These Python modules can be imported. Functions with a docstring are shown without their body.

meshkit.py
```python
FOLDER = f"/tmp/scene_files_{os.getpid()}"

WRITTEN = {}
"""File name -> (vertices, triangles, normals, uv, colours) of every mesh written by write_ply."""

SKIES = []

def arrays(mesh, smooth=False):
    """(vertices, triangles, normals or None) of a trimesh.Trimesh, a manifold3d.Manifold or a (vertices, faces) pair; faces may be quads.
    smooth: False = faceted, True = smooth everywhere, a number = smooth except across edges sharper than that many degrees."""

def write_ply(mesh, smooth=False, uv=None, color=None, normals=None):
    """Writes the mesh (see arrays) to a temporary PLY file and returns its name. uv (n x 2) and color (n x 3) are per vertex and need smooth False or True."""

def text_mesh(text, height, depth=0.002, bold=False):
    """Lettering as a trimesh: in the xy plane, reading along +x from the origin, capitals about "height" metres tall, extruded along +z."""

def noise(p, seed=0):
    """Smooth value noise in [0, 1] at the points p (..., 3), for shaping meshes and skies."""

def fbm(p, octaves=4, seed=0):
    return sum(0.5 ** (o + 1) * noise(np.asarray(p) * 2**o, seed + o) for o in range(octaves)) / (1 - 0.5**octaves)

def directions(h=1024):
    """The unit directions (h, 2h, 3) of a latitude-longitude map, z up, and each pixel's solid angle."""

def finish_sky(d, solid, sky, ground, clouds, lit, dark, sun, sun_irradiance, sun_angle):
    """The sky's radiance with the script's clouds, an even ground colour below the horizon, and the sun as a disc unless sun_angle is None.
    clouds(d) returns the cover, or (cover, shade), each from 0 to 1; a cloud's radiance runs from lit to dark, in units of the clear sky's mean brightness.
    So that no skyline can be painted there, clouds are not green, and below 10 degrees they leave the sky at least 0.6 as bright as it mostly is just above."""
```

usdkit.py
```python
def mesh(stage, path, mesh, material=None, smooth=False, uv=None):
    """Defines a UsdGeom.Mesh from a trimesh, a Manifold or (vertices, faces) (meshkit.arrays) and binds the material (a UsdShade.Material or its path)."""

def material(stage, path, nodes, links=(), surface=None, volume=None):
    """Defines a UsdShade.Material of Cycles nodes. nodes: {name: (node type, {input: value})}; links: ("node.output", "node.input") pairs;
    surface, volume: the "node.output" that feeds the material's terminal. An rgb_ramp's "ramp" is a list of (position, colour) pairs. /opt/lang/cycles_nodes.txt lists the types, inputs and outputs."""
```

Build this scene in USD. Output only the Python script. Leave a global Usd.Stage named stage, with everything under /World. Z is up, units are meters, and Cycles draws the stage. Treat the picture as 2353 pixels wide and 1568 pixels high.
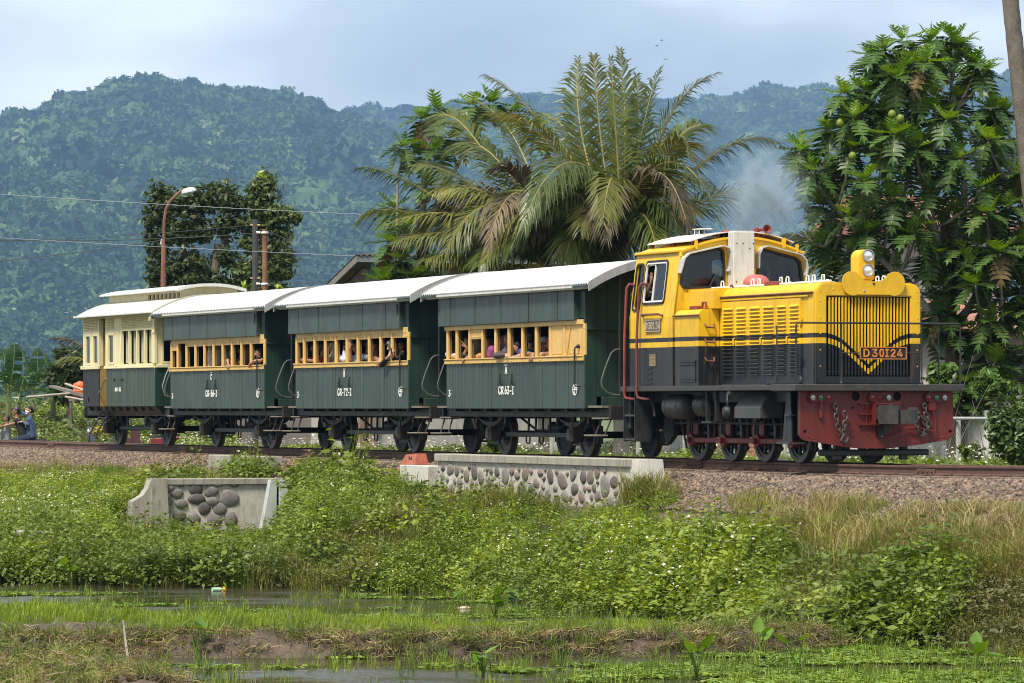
import math, random
import numpy as np
import trimesh, manifold3d, usdkit, meshkit
from pxr import Usd, UsdGeom, UsdLux, UsdShade, Gf, Sdf, Vt
from shapely.geometry import Polygon, LineString, Point, box as sbox
from shapely.ops import unary_union

stage = Usd.Stage.CreateInMemory()
UsdGeom.SetStageUpAxis(stage, UsdGeom.Tokens.z)
UsdGeom.SetStageMetersPerUnit(stage, 1.0)
UsdGeom.Xform.Define(stage, '/World')
UsdGeom.Scope.Define(stage, '/World/Looks')

# ---------------------------------------------------------------- camera, sky, sun, exposure
ZC = 0.852                      # eye height above the rail head (the rail head is z = 0)
F, HZ, CX = 10187.7, 937.73, 1176.0
cam = UsdGeom.Camera.Define(stage, '/World/camera')
cam.AddTranslateOp().Set(Gf.Vec3d(0, 0, ZC))
cam.AddRotateXYZOp().Set(Gf.Vec3f(90, 0, 0))
cam.CreateHorizontalApertureAttr(36.0)
cam.CreateFocalLengthAttr(36.0 * F / 2352)
cam.CreateVerticalApertureOffsetAttr(36.0 * (HZ - 784.0) / 2352)
cam.CreateClippingRangeAttr(Gf.Vec2f(0.5, 20000))
cam.CreateExposureAttr(1.42)

SUN = np.array([-0.46, -0.66, 0.0]); SUN_EL = math.radians(58)
SUN = SUN / np.linalg.norm(SUN) * math.cos(SUN_EL); SUN[2] = math.sin(SUN_EL)
dome = UsdLux.DomeLight.Define(stage, '/World/sky')
dome.GetPrim().SetCustomDataByKey('kind', 'structure')
sky_mat = usdkit.material(stage, '/World/Looks/sky_look', {
    'tc': ('texture_coordinate', {}),
    'sky': ('sky_texture', {'sky_type': 'single_scattering', 'sun_disc': False, 'sun_elevation': SUN_EL,
                            'sun_rotation': math.atan2(SUN[0], SUN[1]), 'air_density': 1.0, 'aerosol_density': 2.0}),
    'map': ('mapping', {'scale': (1.0, 1.0, 3.0), 'location': (0.3, 0.1, 0.0)}),
    'n': ('noise_texture', {'scale': 6.5, 'detail': 4.0, 'roughness': 0.5, 'distortion': 0.2}),
    'ramp': ('rgb_ramp', {'ramp': [(0.34, (2.35, 2.6, 2.9)), (0.5, (3.5, 3.7, 3.95)), (0.64, (5.6, 5.7, 5.8))]}),
    'mix': ('mix', {'fac': 0.96}),
    'bg': ('background_shader', {'strength': 0.085}),
}, [('tc.generated', 'map.vector'), ('map.vector', 'n.vector'), ('n.fac', 'ramp.fac'), ('sky.color', 'mix.color1'),
    ('ramp.color', 'mix.color2'), ('mix.color', 'bg.color')], surface='bg.background')
UsdShade.MaterialBindingAPI.Apply(dome.GetPrim()).Bind(sky_mat)
sun = UsdLux.DistantLight.Define(stage, '/World/sun')
sun.CreateNormalizeAttr(True); sun.CreateIntensityAttr(0.68); sun.CreateAngleAttr(12.0)
sun.CreateColorAttr(Gf.Vec3f(1.0, 0.93, 0.80))
_m = Gf.Matrix4d(); _m.SetRotate(Gf.Rotation(Gf.Vec3d(0, 0, 1), Gf.Vec3d(*map(float, SUN))))
sun.AddTransformOp().Set(_m)

# ---------------------------------------------------------------- frames of reference
PHI, X0, D0 = 0.36464, -0.03296, 81.1815
SN, CS = math.sin(PHI), math.cos(PHI)
HEAD = math.degrees(math.atan2(-CS, SN))          # heading of the track (+x of everything that runs on it)
def track(t, y=0.0, z=0.0):
    """A point t metres along the straight track, y metres to its far side of the centre line."""
    l = y + 0.5335
    return np.array([X0 + t * SN + l * CS, D0 - t * CS + l * SN, z])
def at(px, py, d):
    """The point at distance d that the eye sees in that direction."""
    return np.array([(px - CX) / F * d, d, ZC - (py - HZ) / F * d])
def tq(X, Y):
    dx, dy = np.asarray(X, float) - X0, np.asarray(Y, float) - D0
    return dx * SN - dy * CS, -(dx * CS + dy * SN)

# ---------------------------------------------------------------- names and properties
_used = {}
def path_of(parent, name):
    base = parent if isinstance(parent, str) else str(parent.GetPath())
    k = (base, name); n = _used.get(k, 0); _used[k] = n + 1
    return f'{base}/{name}' + (f'_{n:03d}' if n else '')
def tag(o, label=None, cat=None, group=None, kind=None):
    p = o.GetPrim() if hasattr(o, 'GetPrim') else o
    for k, v in (('label', label), ('category', cat), ('group', group), ('kind', kind)):
        if v: p.SetCustomDataByKey(k, v)
    return p
def thing(name, label, cat, loc=(0, 0, 0), rz=0.0, group=None):
    x = UsdGeom.Xform.Define(stage, path_of('/World', name))
    x.AddTranslateOp().Set(Gf.Vec3d(*map(float, loc)))
    if rz: x.AddRotateZOp().Set(float(rz))
    return tag(x, label, cat, group)
def part(parent, name, mesh, mat, smooth=30, label=None):
    if isinstance(mesh, MB): mesh = mesh.get()
    m = usdkit.mesh(stage, path_of(parent or '/World', name), mesh, mat, smooth=smooth)
    if label: m.GetPrim().SetCustomDataByKey('label', label)
    return m.GetPrim()
def single(name, mesh, mat, label=None, cat=None, group=None, kind=None, smooth=30):
    p = part(None, name, mesh, mat, smooth); return tag(p, label, cat, group, kind)
def copy_of(src, name, label, cat, loc, rz=0.0, group=None, scale=None, rx=0.0):
    x = UsdGeom.Xform.Define(stage, path_of('/World', name))
    x.AddTranslateOp().Set(Gf.Vec3d(*map(float, loc)))
    x.AddRotateZOp().Set(float(rz))
    if rx: x.AddRotateXOp().Set(float(rx))
    if scale: x.AddScaleOp().Set(Gf.Vec3f(*([scale] * 3 if np.ndim(scale) == 0 else scale)))
    x.GetPrim().GetReferences().AddInternalReference(src.GetPath()); x.GetPrim().SetInstanceable(True)
    return tag(x, label, cat, group)

# ---------------------------------------------------------------- mesh helpers
class MB:
    def __init__(s): s.v, s.f, s.n = [], [], 0
    def add(s, v, f):
        v, f = np.asarray(v, float), np.asarray(f, int)
        if f.shape[1] == 4: f = np.vstack([f[:, [0, 1, 2]], f[:, [0, 2, 3]]])
        s.v.append(v); s.f.append(f + s.n); s.n += len(v); return s
    def mesh(s, m, T=None):
        if hasattr(m, 'to_mesh'):
            q = m.to_mesh(); v, f = q.vert_properties[:, :3], q.tri_verts
        else: v, f = m.vertices, m.faces
        if T is not None: v = trimesh.transformations.transform_points(v, T)
        return s.add(v, f)
    def box(s, x0, x1, y0, y1, z0, z1, r=0.0):
        if r > 0:
            P = []
            for sx in (0, 1):
                for sy in (0, 1):
                    for sz in (0, 1):
                        c = np.array([(x0, x1)[sx], (y0, y1)[sy], (z0, z1)[sz]], float)
                        d = np.array([1 - 2 * sx, 1 - 2 * sy, 1 - 2 * sz]) * r
                        for k in range(3):
                            q = c + d; q[k] = c[k]; P.append(q)
            h = trimesh.convex.convex_hull(np.array(P)); return s.add(h.vertices, h.faces)
        v = [(x, y, z) for z in (z0, z1) for y in (y0, y1) for x in (x0, x1)]
        f = [(0, 2, 3, 1), (4, 5, 7, 6), (0, 1, 5, 4), (2, 6, 7, 3), (0, 4, 6, 2), (1, 3, 7, 5)]
        return s.add(v, f)
    def hull(s, pts):
        h = trimesh.convex.convex_hull(np.asarray(pts, float)); return s.add(h.vertices, h.faces)
    def tube(s, pts, r, n=8, cap=True):
        p = np.asarray(pts, float); m = len(p); R = np.broadcast_to(np.asarray(r, float), (m,))
        t = np.gradient(p, axis=0); t /= np.linalg.norm(t, axis=1, keepdims=True) + 1e-12
        a = np.cross(t[0], [0, 0, 1.0] if abs(t[0][2]) < .9 else [1.0, 0, 0]); A = []
        for i in range(m):
            a = a - t[i] * (a @ t[i]); a /= np.linalg.norm(a) + 1e-12; A.append(a.copy())
        A = np.array(A); B = np.cross(t, A); w = np.arange(n) * 2 * math.pi / n
        v = p[:, None] + R[:, None, None] * (np.cos(w)[None, :, None] * A[:, None] + np.sin(w)[None, :, None] * B[:, None])
        i, j = np.meshgrid(np.arange(m - 1), np.arange(n), indexing='ij')
        q = np.stack([i * n + j, i * n + (j + 1) % n, (i + 1) * n + (j + 1) % n, (i + 1) * n + j], -1).reshape(-1, 4)
        f = np.vstack([q[:, [0, 1, 2]], q[:, [0, 2, 3]]]); v = v.reshape(-1, 3)
        if cap:
            v = np.vstack([v, p[0], p[-1]]); e = m * n
            k = np.arange(n)
            f = np.vstack([f, np.stack([np.full(n, e), (k + 1) % n, k], 1), np.stack([np.full(n, e + 1), (m - 1) * n + k, (m - 1) * n + (k + 1) % n], 1)])
        return s.add(v, f)
    def cyl(s, a, b, r, n=12, r2=None): return s.tube([a, b], [r, r if r2 is None else r2], n)
    def lathe(s, prof, origin=(0, 0, 0), axis='y', n=24):
        """prof: (radius, along) pairs; revolved round the axis."""
        prof = np.asarray(prof, float); m = len(prof); w = np.arange(n) * 2 * math.pi / n
        c, d = np.cos(w), np.sin(w); v = np.zeros((m, n, 3)); k = 'xyz'.index(axis)
        v[..., k] = prof[:, 1:2]; v[..., (k + 1) % 3] = prof[:, :1] * c; v[..., (k + 2) % 3] = prof[:, :1] * d
        i, j = np.meshgrid(np.arange(m - 1), np.arange(n), indexing='ij')
        q = np.stack([i * n + j, i * n + (j + 1) % n, (i + 1) * n + (j + 1) % n, (i + 1) * n + j], -1).reshape(-1, 4)
        return s.add(v.reshape(-1, 3) + np.asarray(origin, float), q)
    def ball(s, c, r, sub=2):
        m = trimesh.creation.icosphere(sub); return s.add(m.vertices * np.asarray(r, float) + np.asarray(c, float), m.faces)
    def prism(s, poly, a, b, plane='xz'):
        """A polygon (shapely or points) in the plane, extruded from a to b along the remaining axis."""
        if not hasattr(poly, 'exterior') and not hasattr(poly, 'geoms'): poly = Polygon(poly)
        for g in getattr(poly, 'geoms', [poly]):
            m = trimesh.creation.extrude_polygon(g, b - a, engine='earcut'); v = m.vertices.copy(); v[:, 2] += a
            o = {'xz': (0, 2, 1), 'yz': (2, 0, 1), 'xy': (0, 1, 2)}[plane]      # where x, y, z are taken from
            f = m.faces if plane != 'xz' else m.faces[:, ::-1]
            s.add(v[:, o], f)
        return s
    def move(s, T):
        s.v = [trimesh.transformations.transform_points(v, T) for v in s.v]; return s
    def get(s):
        return np.vstack(s.v), np.vstack(s.f)
def rot(axis, deg, p=(0, 0, 0)): return trimesh.transformations.rotation_matrix(math.radians(deg), axis, p)
def tr(x, y, z): return trimesh.transformations.translation_matrix((x, y, z))
def text_side(mb, s, height, cx, z, y, depth=.006, squeeze=1.0, bold=True, end=False):
    """Lettering on the near side (normal -y), centred at cx, base line z; end=True: on a front face (normal +x), cx is then along y."""
    m = meshkit.text_mesh(s, height, depth, bold); v = np.array(m.vertices)
    w = (v[:, 0].min() + v[:, 0].max()) / 2
    if end: P = np.stack([y + v[:, 2], cx + (v[:, 0] - w) * squeeze, z + v[:, 1]], 1)
    else: P = np.stack([cx + (v[:, 0] - w) * squeeze, y - v[:, 2], z + v[:, 1]], 1)
    return mb.add(P, m.faces)
def rrect(x0, x1, z0, z1, r): return sbox(x0 + r, z0 + r, x1 - r, z1 - r).buffer(r, quad_segs=5)

# ---------------------------------------------------------------- materials
def srgb(*c): return tuple(((x / 255 + .055) / 1.055) ** 2.4 if x > 10 else x / 255 / 12.92 for x in c)
def paint(name, col, rough=.45, var=.18, scale=1.5, dirt=(.16, .12, .08), dirt_amt=.25, streak=True, bump=.15, metallic=0.0, spec=.5, bscale=40., fine=60.):
    """Weathered paint or plain matter: broad tone changes, vertical streaks of dirt, a fine grain and slight relief."""
    c2 = tuple(x * (1 - var) for x in col); c3 = tuple(min(1, x * (1 + var * .7)) for x in col)
    N = {'g': ('geometry', {}), 'm': ('mapping', {'scale': (1, 1, .16) if streak else (1, 1, 1)}),
         'n1': ('noise_texture', {'scale': scale, 'detail': 5., 'roughness': .6}),
         'r1': ('rgb_ramp', {'ramp': [(.3, c2), (.52, col), (.72, c3)]}),
         'n2': ('noise_texture', {'scale': scale * 6, 'detail': 6., 'roughness': .65}),
         'r2': ('rgb_ramp', {'ramp': [(.5, (0, 0, 0)), (.74, (1, 1, 1))]}),
         'ma': ('math', {'math_type': 'multiply', 'value2': dirt_amt}),
         'x': ('mix', {'color2': dirt}),
         'n3': ('noise_texture', {'scale': fine, 'detail': 3., 'roughness': .6}),
         'r3': ('rgb_ramp', {'ramp': [(.3, (.86, .86, .86)), (.7, (1.12, 1.12, 1.12))]}),
         'y': ('mix', {'mix_type': 'multiply', 'fac': 1.0}),
         'nb': ('noise_texture', {'scale': bscale, 'detail': 3.}),
         'b': ('bump', {'strength': bump, 'distance': .006}),
         'rr': ('map_range', {'from_min': .3, 'from_max': .7, 'to_min': max(.02, rough - .1), 'to_max': min(1, rough + .14)}),
         'p': ('principled_bsdf', {'metallic': metallic, 'specular_ior_level': spec})}
    L = [('g.position', 'm.vector'), ('g.position', 'n1.vector'), ('m.vector', 'n2.vector'), ('g.position', 'n3.vector'), ('g.position', 'nb.vector'), ('n1.fac', 'r1.fac'), ('n2.fac', 'r2.fac'),
         ('r2.color', 'ma.value1'), ('ma.value', 'x.fac'), ('r1.color', 'x.color1'), ('x.color', 'y.color1'), ('n3.fac', 'r3.fac'), ('r3.color', 'y.color2'),
         ('y.color', 'p.base_color'), ('nb.fac', 'b.height'), ('b.normal', 'p.normal'), ('n2.fac', 'rr.value'), ('rr.result', 'p.roughness')]
    return usdkit.material(stage, '/World/Looks/' + name, N, L, surface='p.BSDF')
def leaf_mat(name, cols, trans=.35, rough=.45, pos_scale=1.2, spec=.4, fine=0.):
    """Leaves: colour by leaf and by patch, light shining through."""
    ramp = [(i / (len(cols) - 1) * .7 + .15, c) for i, c in enumerate(cols)]
    N = {'g': ('geometry', {}), 'n': ('noise_texture', {'scale': pos_scale, 'detail': 3.}),
         'k': ('math', {'math_type': 'multiply_add', 'value2': .55, 'value3': -.27}),
         'o': ('object_info', {}), 'k2': ('math', {'math_type': 'multiply_add', 'value2': .42, 'value3': -.21}),
         's': ('math', {'math_type': 'add'}), 's2': ('math', {'math_type': 'add'}),
         'r': ('rgb_ramp', {'ramp': ramp}),
         'p': ('principled_bsdf', {'roughness': rough, 'specular_ior_level': spec}), 't': ('translucent_bsdf', {}),
         'h': ('hsv', {'hue': .485, 'saturation': 1.1, 'value': 1.25}), 'x': ('mix_closure', {'fac': trans})}
    L = [('g.position', 'n.vector'), ('g.random_per_island', 'k.value1'), ('n.fac', 's.value1'), ('k.value', 's.value2'), ('o.random', 'k2.value1'), ('k2.value', 's2.value2'),
         ('s.value', 's2.value1'), ('s2.value', 'r.fac'), ('r.color', 'p.base_color'), ('r.color', 'h.color'), ('h.color', 't.color'), ('p.BSDF', 'x.closure1'), ('t.BSDF', 'x.closure2')]
    return usdkit.material(stage, '/World/Looks/' + name, N, L, surface='x.closure')
def plain(name, col, rough=.5, metallic=0., spec=.5, **kw):
    return usdkit.material(stage, '/World/Looks/' + name, {'p': ('principled_bsdf', {'base_color': col, 'roughness': rough, 'metallic': metallic, 'specular_ior_level': spec, **kw})}, surface='p.BSDF')
def glass(name, tint=(.8, .85, .85), fac=.0):
    return usdkit.material(stage, '/World/Looks/' + name, {'t': ('transparent_bsdf', {'color': tint}), 'g': ('glossy_bsdf', {'roughness': .02, 'color': (.9, .95, 1)}), 'f': ('fresnel', {'IOR': 1.5}), 'x': ('mix_closure', {})},
                           [('f.fac', 'x.fac'), ('t.BSDF', 'x.closure1'), ('g.BSDF', 'x.closure2')], surface='x.closure')
def instancer(name, protos, pos, quat, scl, idx, label, cat, kind='stuff'):
    """One scattered cover: protos are (mesh, material, smooth)."""
    pi = UsdGeom.PointInstancer.Define(stage, path_of('/World', name))
    for i, (m, mat, sm) in enumerate(protos):
        q = path_of(str(pi.GetPath()), 'clump')
        usdkit.mesh(stage, q, m.get() if isinstance(m, MB) else m, mat, smooth=sm)
        pi.CreatePrototypesRel().AddTarget(q)
    n = len(pos)
    pi.CreatePositionsAttr(Vt.Vec3fArray.FromNumpy(np.asarray(pos, np.float32)))
    pi.CreateProtoIndicesAttr(Vt.IntArray.FromNumpy(np.asarray(idx, np.int32)))
    s = np.asarray(scl, np.float32); s = np.repeat(s[:, None], 3, 1) if s.ndim == 1 else s
    pi.CreateScalesAttr(Vt.Vec3fArray.FromNumpy(s))
    q = np.asarray(quat, float)
    pi.CreateOrientationsAttr(Vt.QuathArray([Gf.Quath(float(a[0]), float(a[1]), float(a[2]), float(a[3])) for a in q]))
    return tag(pi, label, cat, None, kind)
def yaw_quats(rng, n, tilt=.2):
    yaw = rng.uniform(0, 2 * math.pi, n); ax = rng.uniform(0, 2 * math.pi, n); ti = rng.normal(0, tilt, n)
    qy = np.stack([np.cos(yaw / 2), 0 * yaw, 0 * yaw, np.sin(yaw / 2)], 1)
    qt = np.stack([np.cos(ti / 2), np.sin(ti / 2) * np.cos(ax), np.sin(ti / 2) * np.sin(ax), 0 * ti], 1)
    w1, x1, y1, z1 = qt.T; w2, x2, y2, z2 = qy.T
    return np.stack([w1 * w2 - x1 * x2 - y1 * y2 - z1 * z2, w1 * x2 + x1 * w2 + y1 * z2 - z1 * y2, w1 * y2 - x1 * z2 + y1 * w2 + z1 * x2, w1 * z2 + x1 * y2 - y1 * x2 + z1 * w2], 1)

# ================================================================ SETTING
ground_mat = paint('soil', (.052, .036, .022), rough=.8, var=.45, scale=.5, dirt=(.085, .062, .038), dirt_amt=.7, streak=False, bump=1.0, bscale=11, fine=18)
forest_floor = paint('forest_floor', (.045, .06, .03), rough=.95, var=.3, scale=.02, streak=False, dirt=(.03, .045, .02), bump=.0)
mud_mat = paint('mud', (.060, .040, .025), rough=.7, var=.5, scale=2.6, dirt=(.13, .095, .055), dirt_amt=.75, streak=False, bump=1.0, bscale=30, fine=45)

WATER_Z = -2.15
def smooth(e0, e1, x):
    s = np.clip((x - e0) / (e1 - e0), 0, 1); return s * s * (3 - 2 * s)
def gpt(px, py, z):
    """Where the line of sight meets the level z."""
    d = F * (ZC - z) / (py - HZ); return np.array([(px - CX) / F * d, d])
_toe = [(-300, 1338), (0, 1343), (300, 1348), (600, 1350), (1000, 1366), (1100, 1382), (1300, 1408), (1500, 1428), (1750, 1452), (1850, 1476), (2050, 1486), (2352, 1512), (2700, 1545)]
_toe = np.array([gpt(x, y, WATER_Z) for x, y in _toe])
_tt, _tq = tq(_toe[:, 0], _toe[:, 1])
_o = np.argsort(_tt); _tt, _tq = _tt[_o], _tq[_o]
def seg_dist(X, Y, pts):
    best = np.full(np.shape(X), 1e9)
    for a, b in zip(pts[:-1], pts[1:]):
        d = b - a; L = d @ d
        s = np.clip(((X - a[0]) * d[0] + (Y - a[1]) * d[1]) / L, 0, 1)
        best = np.minimum(best, np.hypot(X - a[0] - s * d[0], Y - a[1] - s * d[1]))
    return best
BUND1 = np.array([gpt(x, y, -2.0) for x, y in [(-500, 1478), (60, 1478), (300, 1474), (600, 1476), (900, 1478), (1200, 1476), (1500, 1474), (1720, 1462), (1850, 1458)]])
BUND2 = np.array([gpt(x, y, -1.95) for x, y in [(-300, 1500), (0, 1520), (170, 1546), (290, 1576), (420, 1615), (560, 1660)]])
STRIP = np.array([gpt(x, y, -2.1) for x, y in [(-500, 1428), (0, 1428), (300, 1434), (700, 1438), (1000, 1446), (1300, 1450), (1600, 1452), (1760, 1454)]])
STRIP_W = 3.0
def ground_z(X, Y):
    X, Y = np.asarray(X, float), np.asarray(Y, float)
    t, q = tq(X, Y)
    qt = np.interp(t, _tt, _tq)
    P = np.stack([X * .55, Y * .35, 0 * X], -1)
    n = meshkit.fbm(P, 3, 5) - .5; n2 = meshkit.fbm(np.stack([X * 1.7, Y * 1.7, 0 * X], -1), 3, 9) - .5
    s = np.clip((q - 2.0) / np.maximum(qt - 2.0, .5), 0, 1.3)
    bank = -.78 - 1.55 * s ** 1.15 + .35 * n * np.sin(np.pi * np.clip(s, 0, 1))
    flat = -2.36 + .12 * n
    ds = seg_dist(X, Y, STRIP); wleft = np.interp(X, [-9, -4, 0, 3.4], [1.0, .95, .6, .45])
    flat = np.maximum(flat, -2.34 + .27 * smooth(STRIP_W * wleft, STRIP_W * wleft * .35, ds) + .16 * n2)
    d1, d2 = seg_dist(X, Y, BUND1), seg_dist(X, Y, BUND2)
    flat = np.maximum(flat, -2.4 + .30 * smooth(.8, .15, d1) * (1 + .7 * n2) + .05 * n2)
    flat = np.maximum(flat, -2.4 + .40 * smooth(1.5, .3, d2) * (1 + .6 * n2) + .08 * n2)
    z = np.where(q > 2.0, np.maximum(bank, flat), -.78)
    z = np.where((q > 2) & (s >= 1), np.maximum(flat, bank * 0 - 2.5), z)
    # beyond the track
    f = np.clip(-q - 2.6, 0, None)
    far = -.72 + .13 * smooth(0, 3, f) + .2 * n
    rise = smooth(-9, -12, X) * smooth(118, 150, Y) * 1.1
    far = far + rise
    z = np.where(q < -2.6, far, z)
    # the stream bed below the culvert wall
    xc = np.interp(Y, [72, 89], [-5.1, -6.2]); w = smooth(2.0, 1.5, np.abs(X - xc)) * smooth(73, 77, Y) * smooth(-9.15, -8.85, t)
    z = z * (1 - w) + np.minimum(z, np.interp(Y, [74, 88], [-2.2, -1.78])) * w
    big = smooth(300, 1500, Y)
    return z * (1 - big) + big * 0.5
def grid_mesh(xs, ys, zf):
    X, Y = np.meshgrid(xs, ys); Z = zf(X, Y); ny, nx = X.shape
    i, j = np.meshgrid(np.arange(ny - 1), np.arange(nx - 1), indexing='ij')
    q = np.stack([i * nx + j, i * nx + j + 1, (i + 1) * nx + j + 1, (i + 1) * nx + j], -1).reshape(-1, 4)
    return np.stack([X, Y, Z], -1).reshape(-1, 3), q
_xs = np.concatenate([np.linspace(-3000, -400, 8), np.linspace(-300, -40, 10), np.linspace(-34, -19, 12), np.arange(-18, 18.1, .3), np.linspace(19, 34, 12), np.linspace(40, 300, 10), np.linspace(400, 3000, 8)])
_ys = np.concatenate([np.linspace(-400, 20, 12), np.linspace(22, 34, 8), np.arange(34.5, 132, .33), np.linspace(133, 170, 40), np.linspace(180, 600, 16), np.linspace(700, 9000, 18)])
g = grid_mesh(_xs, _ys, ground_z)
single('ground', g, ground_mat, kind='structure', smooth=True)

# ---- ballast bed and its stones
ballast_mat = paint('ballast_stone', (.105, .078, .058), rough=.92, var=.45, scale=2.2, dirt=(.075, .055, .042), dirt_amt=.6, streak=False, bump=1.0, bscale=26, fine=22)
def bed_z(t, q):
    t, q = np.asarray(t, float), np.asarray(q, float); q0 = q
    k = 1 + 1.3 * smooth(-8.8, -8.2, t) * smooth(10.9, 10.4, t); q = np.where(q > .8, .8 + (q - .8) * k, q)
    z = np.interp(q, [-3.6, -2.4, -1.9, .75, 1.0, 2.2, 3.1], [-.95, -.58, -.20, -.20, -.25, -.72, -1.15])
    gz = ground_z(X0 + t * SN - q0 * CS, D0 - t * CS - q0 * SN)
    z = np.where(q > 2.2, np.minimum(z, gz - .25 * np.clip(q - 2.6, 0, 1)), z)
    return z + .05 * (meshkit.fbm(np.stack([t * 2.2, q0 * 2.2, 0 * t], -1), 3, 3) - .5)
def rail_rise(t): return .055 * smooth(14.5, 24, np.asarray(t, float))
tt_, qq_ = np.meshgrid(np.arange(-75, 40, .3), np.concatenate([np.linspace(-3.6, -1.9, 8), np.linspace(-1.7, .7, 8), np.linspace(.8, 3.1, 12)]))
bz = bed_z(tt_, qq_) + rail_rise(tt_)
_bx, _by = X0 + tt_ * SN - qq_ * CS, D0 - tt_ * CS - qq_ * SN
ny, nx = bz.shape; i, j = np.meshgrid(np.arange(ny - 1), np.arange(nx - 1), indexing='ij')
single('ballast_bed', (np.stack([_bx, _by, bz], -1).reshape(-1, 3), np.stack([i * nx + j, (i + 1) * nx + j, (i + 1) * nx + j + 1, i * nx + j + 1], -1).reshape(-1, 4)), ballast_mat, kind='structure', smooth=True)
rng = np.random.default_rng(11)
def stone_mesh(seed, k=1):
    m = trimesh.creation.icosphere(k); r = np.random.default_rng(seed)
    v = m.vertices * (1 + .25 * (meshkit.noise(m.vertices * 1.6 + seed * 3.1, seed)[:, None] * 2 - 1)) * r.uniform(.6, 1.15, 3)
    return v, m.faces
stone_cols = [plain(f'stone_tone_{a}', c, .9) for a, c in (('brown', (.125, .082, .062)), ('grey', (.15, .125, .105)), ('tan', (.23, .165, .115)), ('dark', (.055, .043, .036)))]
n = 90000
t_ = rng.uniform(-46, 24, n); q_ = np.where(rng.random(n) < .82, rng.uniform(.55, 3.0, n), rng.uniform(-2.6, .5, n))
z_ = bed_z(t_, q_) + rail_rise(t_)
pos = np.stack([X0 + t_ * SN - q_ * CS, D0 - t_ * CS - q_ * SN, z_ + .005], 1)
q4 = rng.normal(size=(n, 4)); q4 /= np.linalg.norm(q4, axis=1, keepdims=True)
instancer('ballast_stones', [(stone_mesh(i + 1, 0 if i % 2 else 1), stone_cols[i % 4], False) for i in range(8)], pos, q4, rng.uniform(.013, .034, n), rng.choice(8, n, p=[.16, .12, .12, .1, .16, .12, .12, .1]),
          'loose brown and grey ballast stones along the shoulder of the track', 'gravel')

# ---- mud banks between the paddies
def mud_bank(pts, w, h, seed):
    d = np.concatenate([[0], np.cumsum(np.linalg.norm(np.diff(pts, axis=0), axis=1))]); s = np.arange(0, d[-1], .07); u = np.linspace(-1, 1, 34)
    c = np.stack([np.interp(s, d, pts[:, 0]), np.interp(s, d, pts[:, 1])], 1); tg = np.gradient(c, axis=0); tg /= np.linalg.norm(tg, axis=1, keepdims=True); nr = np.stack([-tg[:, 1], tg[:, 0]], 1)
    wob = (meshkit.fbm(np.stack([s * .35, 0 * s, 0 * s], -1), 3, seed) - .5) * .5
    XY = c[:, None] + nr[:, None] * (u[None, :, None] * w + wob[:, None, None])
    P = np.concatenate([XY, np.zeros(XY.shape[:2] + (1,))], -1)
    z = WATER_Z - .12 + (h + .12) * (1 - np.abs(u[None]) ** 2.2) * (.7 + .6 * meshkit.fbm(P * [1.2, 1.2, 1], 2, seed + 1)) + .13 * (meshkit.fbm(P * [5, 5, 1], 4, seed + 2) - .5) + .05 * (meshkit.noise(P * [16, 16, 1], seed + 3) - .5)
    ny, nx = z.shape; i, j = np.meshgrid(np.arange(ny - 1), np.arange(nx - 1), indexing='ij')
    single('mud_bank', (np.concatenate([XY, z[..., None]], -1).reshape(-1, 3), np.stack([i * nx + j, (i + 1) * nx + j, (i + 1) * nx + j + 1, i * nx + j + 1], -1).reshape(-1, 4)), mud_mat, kind='structure', smooth=True)
mud_bank(BUND1, .62, .23, 41); mud_bank(BUND2, .85, .28, 42)

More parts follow.
